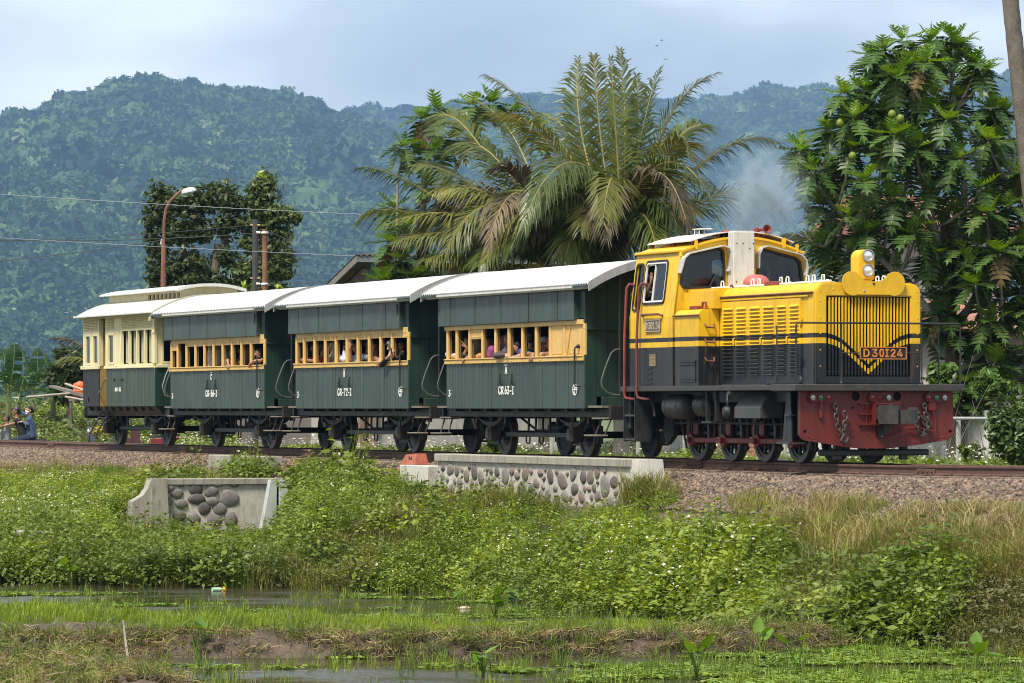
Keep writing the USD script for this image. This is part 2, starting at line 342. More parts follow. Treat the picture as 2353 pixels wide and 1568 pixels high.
# ---- paddy water
water_mat = usdkit.material(stage, '/World/Looks/paddy_water', {
    'g': ('geometry', {}), 'm': ('mapping', {'scale': (1.0, .5, 1.0)}),
    'n': ('noise_texture', {'scale': 7.0, 'detail': 3.0, 'roughness': .55}), 'n2': ('noise_texture', {'scale': .45, 'detail': 3.}),
    'k': ('map_range', {'from_min': .42, 'from_max': .62, 'to_min': .12, 'to_max': .95}),
    'b': ('bump', {'distance': .03}), 'kr': ('map_range', {'from_min': .42, 'from_max': .58, 'to_min': .03, 'to_max': .24, 'clamp': True}), 'p': ('principled_bsdf', {'base_color': (.030, .027, .014), 'ior': 1.33, 'specular_ior_level': .5})},
    [('g.position', 'm.vector'), ('m.vector', 'n.vector'), ('g.position', 'n2.vector'), ('n2.fac', 'k.value'), ('n2.fac', 'kr.value'), ('kr.result', 'p.roughness'), ('k.result', 'b.strength'), ('n.fac', 'b.height'), ('b.normal', 'p.normal')], surface='p.BSDF')
single('paddy_water', grid_mesh(np.linspace(-60, 60, 13), np.linspace(15, 92, 9), lambda X, Y: X * 0 + WATER_Z), water_mat, kind='structure', smooth=False)

# ---- hills
def ridge(pts, d): 
    p = np.array(pts, float); return (p[:, 0] - CX) / F * d, ZC + (HZ - p[:, 1]) / F * d
DA, DB = 6250.0, 8250.0      # the ridges; the trees on them rise some 20 m higher
xa, za = ridge([(-900, 520), (-500, 430), (-200, 350), (0, 275), (60, 252), (150, 217), (230, 192), (300, 177), (350, 170), (410, 173), (460, 187), (520, 198), (600, 197), (650, 207), (700, 221), (750, 243), (800, 262), (870, 292), (1000, 350), (1200, 440), (1500, 560), (1900, 660), (2600, 760), (3200, 800)], DA)
xb, zb = ridge([(-900, 500), (0, 420), (500, 330), (700, 275), (800, 252), (880, 238), (940, 230), (1000, 235), (1100, 218), (1200, 215), (1300, 208), (1500, 214), (1640, 218), (1680, 208), (1720, 193), (1800, 187), (1900, 188), (1970, 188), (2060, 180), (2150, 172), (2250, 160), (2290, 152), (2352, 155), (2500, 150), (3000, 220), (3600, 330)], DB)
def hill_fn(xr, zr, d, d0, seed):
    def fn(X, Y):
        zz = np.interp(X, xr, zr)
        s = (Y - d0) / (d - d0)
        up = np.clip(s, 0, 1) ** .92; dn = np.clip(1 - (s - 1) * 1.6, 0, 1)
        P = np.stack([X / 300, Y / 750, 0 * X], -1)
        gul = (np.abs(meshkit.fbm(P, 3, seed) - .5) * 2)
        return -12 + (zz + 12) * np.where(s < 1, up, dn) - 70 * gul * np.sin(np.pi * np.clip(s, 0, 1)) * np.clip(zz / 450, 0, 1)
    return fn
za, zb = za - 17, zb - 20
hillA, hillB = hill_fn(xa, za, DA, 3100, 21), hill_fn(xb, zb, DB, 5250, 22)
for fn, x0, x1, y0, y1 in ((hillA, -1400, 1400, 3080, 7500), (hillB, -1800, 1950, 5200, 9700)):
    single('hill', grid_mesh(np.linspace(x0, x1, 70), np.linspace(y0, y1, 70), fn), forest_floor, kind='structure', smooth=True)
# ---- forest
def crown(seed, squash=.8, n=170, leaf=.34):
    r = np.random.default_rng(seed); mb = MB()
    m = trimesh.creation.icosphere(2); v = m.vertices
    k = 1 + .5 * (meshkit.fbm(v * 1.7 + seed * 7, 3, seed)[:, None] - .5) * 2
    v = v * k * [1, 1, squash]; mb.add(v * .9, m.faces)
    i = r.integers(0, len(v), n); c = v[i] * r.uniform(.86, 1.12, (n, 1))
    for p in c:
        a = r.normal(size=3); a /= np.linalg.norm(a); b = np.cross(a, r.normal(size=3)); b /= np.linalg.norm(b)
        s = leaf * r.uniform(.5, 1.1)
        mb.add([p - a * s, p - b * s * .55, p + a * s, p + b * s * .55], [(0, 1, 2, 3)])
    return mb
def umbrella(seed):
    r = np.random.default_rng(seed); mb = MB()
    mb.tube([(0, 0, -2.2), (.05, 0, -.6), (.1, .05, .25)], [.07, .05, .03], 5)
    for k in range(5):
        a = r.uniform(0, 6.28); e = np.array([math.cos(a), math.sin(a), 0]) * r.uniform(.5, 1.1) + [0, 0, r.uniform(.0, .45)]
        mb.tube([(0, 0, -.6), e * .5 + [0, 0, -.15], e], [.04, .03, .015], 4)
        for _ in range(26):
            p = e + r.normal(size=3) * [.36, .36, .09]; q = r.uniform(0, 6.28); s = r.uniform(.10, .24)
            d1 = np.array([math.cos(q), math.sin(q), r.normal() * .2]) * s; d2 = np.array([-math.sin(q), math.cos(q), r.normal() * .2]) * s * .7
            mb.add([p - d1, p - d2, p + d1, p + d2], [(0, 1, 2, 3)])
    return mb
forest_mats = [leaf_mat('forest_leaf_' + a, c, trans=.12, rough=.7, pos_scale=.005, spec=.2) for a, c in (
    ('dark', [(.014, .034, .014), (.03, .062, .020), (.055, .095, .028)]), ('mid', [(.03, .068, .022), (.062, .11, .033), (.12, .17, .052)]), ('pale', [(.08, .13, .05), (.15, .20, .085), (.27, .29, .15)]))]
pos, scl, idx = [], [], []
for fn, d0, d1, hw, n, sd in ((hillA, 3110, 6320, .21, 37000, 31), (hillB, 5600, 8320, .21, 27000, 32)):
    r = np.random.default_rng(sd)
    y = r.uniform(d0, d1, n); x = r.uniform(-1, 1, n) * hw * y; z = fn(x, y); ok = z > -7
    pos.append(np.stack([x, y, z + 2.5], 1)[ok]); k = ok.sum(); scl.append(r.lognormal(2.12, .46, k)); idx.append(r.choice(6, k, p=[.28, .22, .22, .15, .09, .04]))
    # the trees that stand out along the skyline
    xs = np.linspace(-hw * d1, hw * d1, 260) + r.normal(0, 3, 260); ys = np.full(260, (DA if fn is hillA else DB)) - r.uniform(0, 60, 260)
    pos.append(np.stack([xs, ys, fn(xs, ys) + r.uniform(2, 13, 260)], 1)); scl.append(r.lognormal(2.25, .3, 260)); idx.append(r.choice(6, 260, p=[.25, .2, .15, .1, .0, .3]))
pos, scl, idx = np.vstack(pos), np.concatenate(scl), np.concatenate(idx)
instancer('hill_forest', [(crown(1), forest_mats[0], False), (crown(2, .9), forest_mats[1], False), (crown(3, .7, 200, .3), forest_mats[1], False), (crown(4, 1.0), forest_mats[0], False), (crown(5, .7), forest_mats[2], False), (umbrella(6), forest_mats[2], False)],
          pos, yaw_quats(np.random.default_rng(33), len(pos), .1), scl, idx, 'hazy blue green forest covering the hills behind the train', 'forest')

single('field', grid_mesh(np.linspace(-700, 700, 15), np.concatenate([np.linspace(185, 600, 12), np.linspace(700, 3200, 14)]), lambda X, Y: ground_z(X, Y) + .08), paint('far_fields', (.075, .11, .03), rough=.95, var=.35, scale=.03, dirt=(.11, .12, .045), dirt_amt=.6, streak=False, bump=0.), kind='structure', smooth=True)
r = np.random.default_rng(34); n = 5000; y = r.uniform(1500, 3150, n); x = r.uniform(-.22, .22, n) * y
instancer('far_trees', [(crown(11), forest_mats[0], False), (crown(12, .9), forest_mats[1], False), (crown(13, .8), forest_mats[1], False)], np.stack([x, y, ground_z(x, y) + 2.0], 1), yaw_quats(r, n, .1), r.lognormal(1.55, .3, n), r.integers(0, 3, n), 'far trees on the plain at the foot of the hills', 'forest')
# ---- the air
haze_mat = usdkit.material(stage, '/World/Looks/air', {'v': ('principled_volume', {'color': (.36, .62, 1.0), 'density': .000068, 'anisotropy': .2})}, volume='v.volume')
mbz = MB().box(-3300, 3300, -450, 9900, -80, 900)
single('haze', mbz, haze_mat, 'pale blue haze that fades the far hills', 'haze', kind='stuff', smooth=False)

# ================================================================ THE TRAIN: paints
green_p = paint('carriage_green', (.028, .048, .042), rough=.42, var=.3, scale=.9, dirt=(.075, .078, .062), dirt_amt=.42, bump=.12)
green_c = paint('canopy_green', (.034, .056, .050), rough=.45, var=.25, scale=1.4, dirt=(.07, .075, .065), dirt_amt=.4, bump=.55, bscale=5)
green_dk = paint('carriage_green_dark', (.012, .034, .026), rough=.45, var=.2, scale=.9, dirt=(.03, .035, .03), dirt_amt=.2, bump=.1)
olive_p = paint('coach_green', (.026, .042, .028), rough=.4, var=.2, scale=.9, dirt=(.06, .058, .042), dirt_amt=.3)
sand_p = paint('sand_yellow', (.62, .40, .125), rough=.45, var=.12, scale=1.4, dirt=(.30, .17, .06), dirt_amt=.35, bump=.1)
sand_in = paint('jamb_brown', (.20, .12, .055), rough=.6, var=.25, scale=2, dirt=(.08, .05, .03), dirt_amt=.4)
cream_p = paint('cream_paint', (.66, .60, .36), rough=.5, var=.08, scale=1.2, dirt=(.36, .27, .14), dirt_amt=.4, bump=.1)
white_roof = paint('white_roof', (.52, .525, .53), rough=.5, var=.06, scale=.8, dirt=(.42, .40, .37), dirt_amt=.35, streak=False, bump=.1)
grey_roof = paint('weathered_roof', (.52, .50, .46), rough=.6, var=.16, scale=.9, dirt=(.26, .22, .18), dirt_amt=.5, streak=False)
trim_white = paint('white_trim', (.62, .62, .60), rough=.5, var=.12, scale=2, dirt=(.2, .18, .16), dirt_amt=.45)
trim_grey = paint('grey_trim', (.30, .30, .30), rough=.55, var=.15, scale=2, dirt=(.1, .09, .08), dirt_amt=.4)
frame_black = paint('frame_black', (.010, .010, .011), rough=.5, var=.4, scale=3, dirt=(.05, .036, .026), dirt_amt=.45, bump=.3)
iron = paint('dusty_iron', (.030, .026, .023), rough=.62, var=.4, scale=5, dirt=(.075, .055, .04), dirt_amt=.6, bump=.4)
step_wood = paint('step_wood', (.16, .14, .115), rough=.8, var=.25, scale=4, dirt=(.06, .05, .04), dirt_amt=.5)
lining = paint('inner_lining', (.055, .030, .022), rough=.6, var=.3, scale=2)
chrome = plain('bare_steel', (.42, .42, .42), .35, .8)
rail_grey = paint('handrail_grey', (.12, .12, .12), rough=.35, var=.3, scale=8, metallic=.3)
wheel_rim = paint('wheel_rim_steel', (.06, .055, .05), rough=.45, var=.3, scale=6, metallic=.4)
letter_w = plain('white_lettering', (.78, .78, .74), .5)

def wheel_mesh(r, w=.12, flange=.03, spokes=0, side=-1, hub=.10):
    """A wheel about the y axis; side -1: its outer face looks to -y. Returns (tyre, disc)."""
    s = side; ty, dk = MB(), MB(); n = 40
    o, i_ = s * w * .5, -s * w * .5
    prof = [(r - .075, o), (r - .004, o), (r, o - s * .008), (r, i_ + s * .035), (r + flange * .8, i_ + s * .025), (r + flange, i_ + s * .012), (r + flange * .8, i_), (r - .075, i_), (r - .075, o)]
    ty.lathe(prof, n=n)
    if spokes:
        dk.lathe([(0, o + s * .03), (hub, o + s * .02), (hub, i_), (0, i_)], n=20)
        dk.lathe([(r - .075, o - s * .02), (r - .12, o - s * .03), (r - .12, i_ + s * .03), (r - .075, i_ + s * .02)], n=n)
        for k in range(spokes):
            a = 2 * math.pi * k / spokes; c, d = math.cos(a), math.sin(a); m = MB()
            m.hull([(x, y, z) for x, hw, hz in ((hub * .8, .035, .028), (r - .10, .022, .018)) for y in (-hz, hz) for z in (-hw, hw)])
            m.move(rot((0, 1, 0), math.degrees(a))); dk.add(*m.get())
    else:
        dk.lathe([(0, o + s * .035), (hub, o + s * .03), (hub * 1.2, o - s * .02), (r * .55, o - s * .045), (r - .07, o - s * .015), (r - .07, i_ + s * .01), (r * .5, i_ + s * .03), (0, i_ + s * .02)], n=n)
    return ty, dk
def leaf_spring(x, y, z, L=.72, n=6):
    """A laminated spring, bowed downwards, its buckle at (x, y, z)."""
    m = MB()
    for k in range(n):
        l = L * (1 - k / (n + 1.0)); u = np.linspace(-l, l, 9); zz = z + .115 * (u / L) ** 2 - k * .014
        for a, b, za, zb in zip(u[:-1], u[1:], zz[:-1], zz[1:]):
            m.hull([(x + q, y + h, w + e) for q, w in ((a, za), (b, zb)) for h in (-.045, .045) for e in (0, .012)])
    m.box(x - .045, x + .045, y - .055, y + .055, z - .105, z + .025)
    return m
def running_gear(t, axles, r=.39, y_rail=.585):
    for ax in axles:
        part(t, 'axle', MB().cyl((ax, -.8, r), (ax, .8, r), .06, 12), frame_black)
        for s in (-1, 1):
            ty, dk = wheel_mesh(r, side=s)
            for mb in (ty, dk): mb.move(tr(ax, s * y_rail, r))
            w = part(t, 'wheel', ty, wheel_rim); part(w, 'wheel_disc', dk, frame_black)
            ab = MB().box(ax - .12, ax + .12, min(s * .74, s * .98), max(s * .74, s * .98), r - .13, r + .12, .025).box(ax - .08, ax + .08, min(s * .97, s * 1.0), max(s * .97, s * 1.0), r - .09, r + .08, .01)
            part(t, 'axlebox', ab, iron)
            part(t, 'leaf_spring', leaf_spring(ax, s * .88, r + .20), iron)
            pd = MB()
            for d in (-1, 1):
                pd.hull([(ax + d * .14, s * y_, z_) for y_ in (.80, .83) for z_ in (.26, .70)] + [(ax + d * .19, s * y_, .28) for y_ in (.80, .83)] + [(ax + d * .34, s * y_, .70) for y_ in (.80, .83)])
                pd.cyl((ax + d * .72, s * .88, r + .30), (ax + d * .72, s * .88, .72), .02, 6)
                pd.box(ax + d * .74 - .03, ax + d * .74 + .03, min(s * .84, s * .92), max(s * .84, s * .92), .58, .72)
            pd.box(ax - .2, ax + .2, min(s * .8, s * .83), max(s * .8, s * .83), .20, .235)
            part(t, 'axle_guard', pd, frame_black)
            q = 1 if ax > 0 else -1
            bk = MB().hull([(ax + q * (r + .012 + a), s * y_, r + b) for a, b in ((0, -.16), (.012, 0), (0.04, .16), (.07, -.15), (.085, .15)) for y_ in (.53, .63)])
            bk.tube([(ax + q * (r + .09), s * .58, r + .05), (ax + q * (r + .06), s * .58, .72)], .02, 6)
            part(t, 'brake_shoe', bk, iron)

def carriage(letter, number, tc, var, label):
    loc = track(tc)
    t = thing('passenger_carriage', label, 'railway carriage', loc, HEAD, 'green third class carriages of the train')
    r = np.random.default_rng(ord(letter))
    W, L = 1.25, 3.45
    # underframe and running gear
    u = MB().box(-4.12, 4.12, -1.02, 1.02, .70, .86, .01).box(-4.17, -4.10, -1.08, 1.08, .66, .90, .01).box(4.10, 4.17, -1.08, 1.08, .66, .90, .01)
    for x in np.linspace(-3.2, 3.2, 9): u.box(x - .04, x + .04, -1.18, 1.18, .80, .855)
    part(t, 'underframe', u, frame_black)
    part(t, 'floor', MB().box(-4.1, 4.1, -1.2, 1.2, .863, .90), step_wood)
    running_gear(t, (-2.02, 2.02))
    br = MB().box(-1.55, 1.45, -.80, -.72, .345, .42).box(-1.55, 1.45, .6, .66, .345, .42)
    for x in (-.55, -.2, .15, .5): br.cyl((x, -.74, .40), (x + .02, -.74, .72), .022, 6)
    br.tube([(-1.35, -.6, .70), (-.5, -.6, .46), (.5, -.6, .46), (1.35, -.6, .70)], .022, 6)
    br.cyl((-.3, -.35, .50), (.25, -.35, .50), .12, 14)
    part(t, 'brake_rigging', br, frame_black)
    for x in (-.52, .14):
        part(t, 'safety_loop', MB().tube([(x - .09, -.76, .38), (x - .09, -.76, .26), (x - .05, -.76, .225), (x + .05, -.76, .225), (x + .09, -.76, .26), (x + .09, -.76, .38)], .016, 6), frame_black)
    for s in (-1, 1):
        part(t, 'drawgear', MB().cyl((s * 4.1, 0, .76), (s * 4.42, 0, .76), .05, 10).box(min(s * 4.36, s * 4.46), max(s * 4.36, s * 4.46), -.14, .14, .64, .88, .03).tube([(s * 4.15, -.25, .74), (s * 4.30, -.25, .60), (s * 4.36, -.22, .46)], .03, 8), iron)
        for k in range(2):
            xa, ya, za = ((3.50, -1.15, .695), (3.56, -1.32, .405))[k]
            for ys in (-1, 1):
                a = sorted((s * xa, s * (xa + .60))); b = sorted((ys * abs(ya), ys * (abs(ya) - .21)))
                if ys == 1 and k == 1: continue
                sb = part(t, 'step_board', MB().box(a[0], a[1], b[0], b[1], za - .028, za, .006), step_wood)
                if ys == -1:
                    hg = MB()
                    for xx in (a[0] + .08, a[1] - .1):
                        if k == 0: hg.tube([(xx, -1.0, .74), (xx, -.97, za - .03), (xx, -1.14, za - .03)], .014, 6)
                        else: hg.tube([(xx + .05 * s, -1.04, .665), (xx, -1.14, za - .02), (xx, -1.30, za - .035)], .016, 6)
                    part(sb, 'step_hanger', hg, iron)
    # near side below the windows: tongue and groove boards
    part(t, 'side_panel', MB().box(-L, L, -W + .03, -W + .06, .86, 2.93).box(-L, L, -W + .0305, -W + .0605, .86, .9) if False else MB().box(-L, L, -W + .03, -W + .06, .86, 1.70), green_dk)
    x = -L
    while x < L - .02:
        w = min(.157 + r.normal() * .004, L - x)
        p = r.normal() * .0022
        part(t, 'board', MB().box(x + .003, x + w - .003, -W + p, -W + .03, .848, 1.672, .006), green_p, smooth=False)
        x += w
    part(t, 'window_sill', MB().box(-L - .02, L - .04, -W - .04, -W + .08, 1.668, 1.742, .008).box(-L - .02, L - .04, -W - .055, -W + .02, 1.742, 1.765, .005), sand_p)
    for x in np.linspace(-2.85, 2.9, 5): part(t, 'sill_bolt', MB().ball((x, -W - .042, 1.70), .014, 1), sand_p)
    # window posts, shutters
    zt = 2.29
    edges = [-3.40] + [-2.91 + .675 * i for i in range(9)] + [3.42]
    for e in edges:
        po = part(t, 'window_post', MB().box(e - .045, e + .045, -W - .012, -W + .035, 1.764, zt + .02, .008), sand_p)
        part(po, 'jamb', MB().box(e - .035, e + .035, -W + .036, -W + .075, 1.764, zt + .02), sand_in)
    shut = dict(A={2: 2.115, 8: 1.765, 9: 1.765}, B={i: 2.20 + (.012 if i % 3 else 0) for i in range(10)}, C={i: (2.13 if i == 0 else 2.21) for i in range(10) if i != 1})[letter]
    for i, zb in shut.items():
        a, b = edges[i] + .046, edges[i + 1] - .046
        sh = part(t, 'shutter', MB().box(a, b, -W + .005, -W + .028, zb, zt + .01, .004), sand_p)
        fr = MB()
        if zt - zb > .12:
            fr.box(a + .04, b - .04, -W - .003, -W + .006, zb + .03, zb + .045).box(a + .04, b - .04, -W - .003, -W + .006, zt - .05, zt - .035)
            fr.box(a + .04, a + .055, -W - .003, -W + .006, zb + .045, zt - .05).box(b - .055, b - .04, -W - .003, -W + .006, zb + .045, zt - .05)
        else: fr.box(a + .1, a + .13, -W - .004, -W + .006, zb + .03, zt).box(b - .13, b - .1, -W - .004, -W + .006, zb + .03, zt)
        part(sh, 'shutter_frame', fr, sand_p)
        if letter == 'A' and i == 9:
            part(sh, 'stay', MB().hull([(a + .02 + q + d, -W + y_, z_) for q, z_ in ((.05, 1.78), (.22, 2.27)) for d in (0, .03) for y_ in (-.012, .004)]), sand_p)
    part(t, 'lintel', MB().box(-L - .04, L - .06, -W - .03, -W + .06, zt, 2.375, .008) if letter == 'A' else MB().box(-L + .05, L, -W - .004, -W + .06, zt, 2.40, .006), sand_p)
    # the riveted canopy over the windows
    cx = np.linspace(-3.66, 3.12, 6) if letter != 'C' else np.linspace(-3.62, 3.12, 6)
    cx = np.concatenate([[-3.66], [-3.05, -1.75, -.42, .95, 2.33], [3.12]])
    for a, b in zip(cx[:-1], cx[1:]):
        pn = part(t, 'canopy_panel', MB().box(a + .0015, b - .0015, -W - .085 + r.normal() * .0015, -W - .06, 2.372, 2.905, .003), green_c, smooth=False)
        if a > -3.6:
            rv = MB()
            for z in np.linspace(2.41, 2.87, 6): rv.ball((a + .012, -W - .087, z), (.017, .012, .017), 1)
            tag(part(pn, 'rivets', rv, green_p), kind='stuff')
            part(pn, 'lap_strip', MB().box(a - .012, a + .036, -W - .0905, -W - .086, 2.376, 2.90), green_p, smooth=False)
    for q in (3.1225, -3.69): part(t, 'canopy_end', MB().box(q, q + .0275, -W - .085, -W + .02, 2.372, 2.905, .003), green_p)
    if letter != 'A': part(t, 'catch', MB().box(3.0, 3.05, -W - .11, -W - .085, 2.64, 2.84, .01), green_p)
    part(t, 'corner_post', MB().box(L - .30, L, -W + .004, -W + .05, 2.40, 2.95).box(L - .03, L + .012, -W - .008, -W + .05, .848, 2.95, .006).box(-L - .012, -L + .04, -W - .006, -W + .05, 1.74, 2.95, .006), green_dk)
    for z in np.linspace(.95, 2.85, 7): part(t, 'corner_bolt', MB().ball((L - .012, -W - .008, z), .013, 1), green_dk)
    # the far side, lining and ceiling
    part(t, 'far_wall', MB().box(-L, L, W - .04, W, .86, 2.95, .004), green_dk)
    part(t, 'lining', MB().box(-L + .05, L - .05, W - .09, W - .045, .9, 2.9), lining)
    part(t, 'ceiling', MB().box(-L + .02, L - .02, -W + .07, W - .1, 2.86, 2.89), lining)
    for xb in np.linspace(-2.9, 2.9, 6):
        part(t, 'bench', MB().box(xb - .2, xb + .2, -.2, 1.1, 1.28, 1.33).box(xb - .03, xb + .03, -.2, 1.1, 1.33, 1.75).box(xb - .2, xb - .16, .4, .45, .9, 1.28).box(xb + .16, xb + .2, .4, .45, .9, 1.28), lining)
    # ends
    arc = lambda y, h=0: 3.40 + h - .42 * (np.abs(y) / 1.47) ** 2.1
    for s in (1, -1):
        ys = np.linspace(-W, W, 13)
        for a, b in zip(ys[:-1], ys[1:]):
            zb = .86 if (a + b) / 2 < -.97 else 1.055
            q = r.normal() * .002
            m = MB().hull([(s * (L + e + q), y, z) for e in (-.03, .012) for y, z in ((a + .003, zb), (b - .003, zb), (a + .003, arc(a) - .03), (b - .003, arc(b) - .03))])
            part(t, 'end_board', m, green_dk, smooth=False)
        part(t, 'end_beam', MB().box(min(s * L, s * (L + .05)), max(s * L, s * (L + .05)), -.96, 1.2, .90, 1.05, .01).box(min(s * (L + .013), s * (L + .07)), max(s * (L + .013), s * (L + .07)), -W + .02, W - .02, 2.2, 2.24), green_dk)
        part(t, 'platform_post', MB().cyl((s * 4.06, -.86, .9), (s * 4.06, -.86, arc(.86) - .02), .019, 8).box(s * 4.06 - .03, s * 4.06 + .03, -.90, -.82, 2.95, 3.2, .01), frame_black)
        h = [(-.86, 1.855), (-.95, 1.85), (-1.02, 1.79), (-1.08, 1.66), (-1.15, 1.48), (-1.20, 1.32), (-1.19, 1.22), (-1.10, 1.13), (-.98, 1.085), (-.86, 1.08)]
        part(t, 'handrail', MB().tube([(s * 4.07, y, z) for y, z in h], .015, 8), rail_grey)
        part(t, 'brake_hose', MB().cyl((s * 3.6, .25, .9), (s * 3.6, .25, 2.1), .03, 8).box(min(s * 3.5, s * 3.6), max(s * 3.5, s * 3.6), .1, .2, 1.5, 1.75), frame_black)
    hx = L - .27
    part(t, 'grab_handle', MB().tube([(hx, -W + .0, 1.90), (hx, -W - .075, 1.90), (hx, -W - .085, 1.86), (hx, -W - .085, 1.30), (hx, -W - .075, 1.24), (hx + .05, -W, 1.23)], .017, 8).ball((hx, -W - .02, 1.92), .035, 1), frame_black)
    for x in (-.64, -.04):
        part(t, 'lamp_bracket', MB().tube([(x, -W - .012, 1.47), (x, -W - .012, 1.30), (x + .025, -W - .05, 1.28), (x + .07, -W - .05, 1.30), (x + .07, -W - .05, 1.38)], .012, 6).box(x - .02, x + .09, -W - .01, -W, 1.27, 1.32), green_dk)
    # lettering
    tx = MB(); text_side(tx, number, .14, -.33, 1.105, -W - .006, squeeze=1.0)
    text_side(tx, letter, .12, -.33, 1.475, -W - .006, squeeze=.95); tx.box(-.41, -.25, -W - .012, -W - .006, 1.622, 1.638)
    text_side(tx, '3', .12, -3.27, 1.07, -W - .006)
    ring = Point(0, 0).buffer(.105, quad_segs=8).difference(Point(0, 0).buffer(.085, quad_segs=8))
    ring = unary_union([ring, sbox(-.09, -.008, .09, .008)])
    tx.prism([(0, 0), (1, 0), (1, 1)], 0, 1) if False else None
    from shapely.affinity import translate as _tl, scale as _sc
    tx.prism(_tl(_sc(ring, 1.0, .95), 3.0, 1.175), -W - .011, -W - .005)
    text_side(tx, 'I8', .05, 3.0, 1.19, -W - .006); text_side(tx, 'E', .045, 3.0, 1.112, -W - .006)
    part(t, 'lettering', tx, letter_w, smooth=False)
    # roof
    ex0, ex1 = -4.19, 4.19
    ya = np.linspace(-1.0, 1.0, 29); ya = np.sign(ya) * np.abs(ya) ** .92 * 1.47
    xs = np.arange(ex0, ex1 + 1e-6, .115 / 5); wv = .019 * np.sin(2 * math.pi * xs / .115)
    X, Y = np.meshgrid(xs, ya); Zt = arc(Y) + wv[None, :]
    v = np.concatenate([np.stack([X, Y, Zt], -1).reshape(-1, 3), np.stack([X, Y, Zt - .012], -1).reshape(-1, 3)])
    ny, nx = X.shape; ii, jj = np.meshgrid(np.arange(ny - 1), np.arange(nx - 1), indexing='ij'); N = ny * nx
    q = np.stack([ii * nx + jj, ii * nx + jj + 1, (ii + 1) * nx + jj + 1, (ii + 1) * nx + jj], -1).reshape(-1, 4)
    e0 = np.arange(nx - 1); strip = np.stack([e0 + 1, e0, e0 + N, e0 + 1 + N], 1)
    part(t, 'roof_sheet', (v, np.vstack([q, q[:, ::-1] + N, strip])), white_roof, smooth=50)
    for s in (-1, 1):
        part(t, 'cornice', MB().box(ex0 + .02, ex1 - .03, min(s * 1.40, s * 1.46), max(s * 1.40, s * 1.46), 2.905, 2.955, .01).box(ex0 + .05, ex1 - .06, min(s * 1.34, s * 1.41), max(s * 1.34, s * 1.41), 2.885, 2.925, .008), trim_white)
        gut = part(t, 'gutter', MB().box(ex0 + .03, ex1 - .04, min(s * 1.405, s * 1.435), max(s * 1.405, s * 1.435), 2.957, 2.972), trim_grey)
        if letter != 'C':
            for x in np.arange(ex0 + .3, ex1 - .2, .52): part(gut, 'gutter_strap', MB().box(x, x + .012, min(s * 1.40, s * 1.445), max(s * 1.40, s * 1.445), 2.955, 2.987), trim_white)
        part(t, 'soffit', MB().box(ex0 + .03, ex1 - .03, min(s * 1.2, s * 1.40), max(s * 1.2, s * 1.40), 2.90, 2.93), green_dk)
    yy = np.linspace(-1.49, 1.49, 31)
    for x0, x1 in ((ex1, ex1 + .03), (ex0 - .03, ex0)):
        poly = Polygon([(y, arc(y, .03)) for y in yy] + [(y, arc(y, -.10) - .03 * abs(y) / 1.49) for y in yy[::-1]])
        part(t, 'roof_fascia', MB().prism(poly, x0, x1, 'yz'), trim_grey)
    poly = Polygon([(y, arc(y, -.03)) for y in yy] + [(y, arc(y, -.06)) for y in yy[::-1]])
    for a, b in ((L, ex1), (ex0, -L)): part(t, 'platform_ceiling', MB().prism(poly, a, b, 'yz'), green_dk)
    return t
TA, TB, TC, TD = 2.02, -6.98, -15.96, -23.80
carriage('A', 'CR 63-I', TA, 0, 'green carriage lettered CR 63-I, coupled directly behind the yellow locomotive')
carriage('B', 'CR-72-I', TB, 0, 'green carriage lettered CR-72-I, in the middle of the three green ones')
carriage('C', 'CR-56-I', TC, 0, 'green carriage lettered CR-56-I, coupled next to the cream coach')

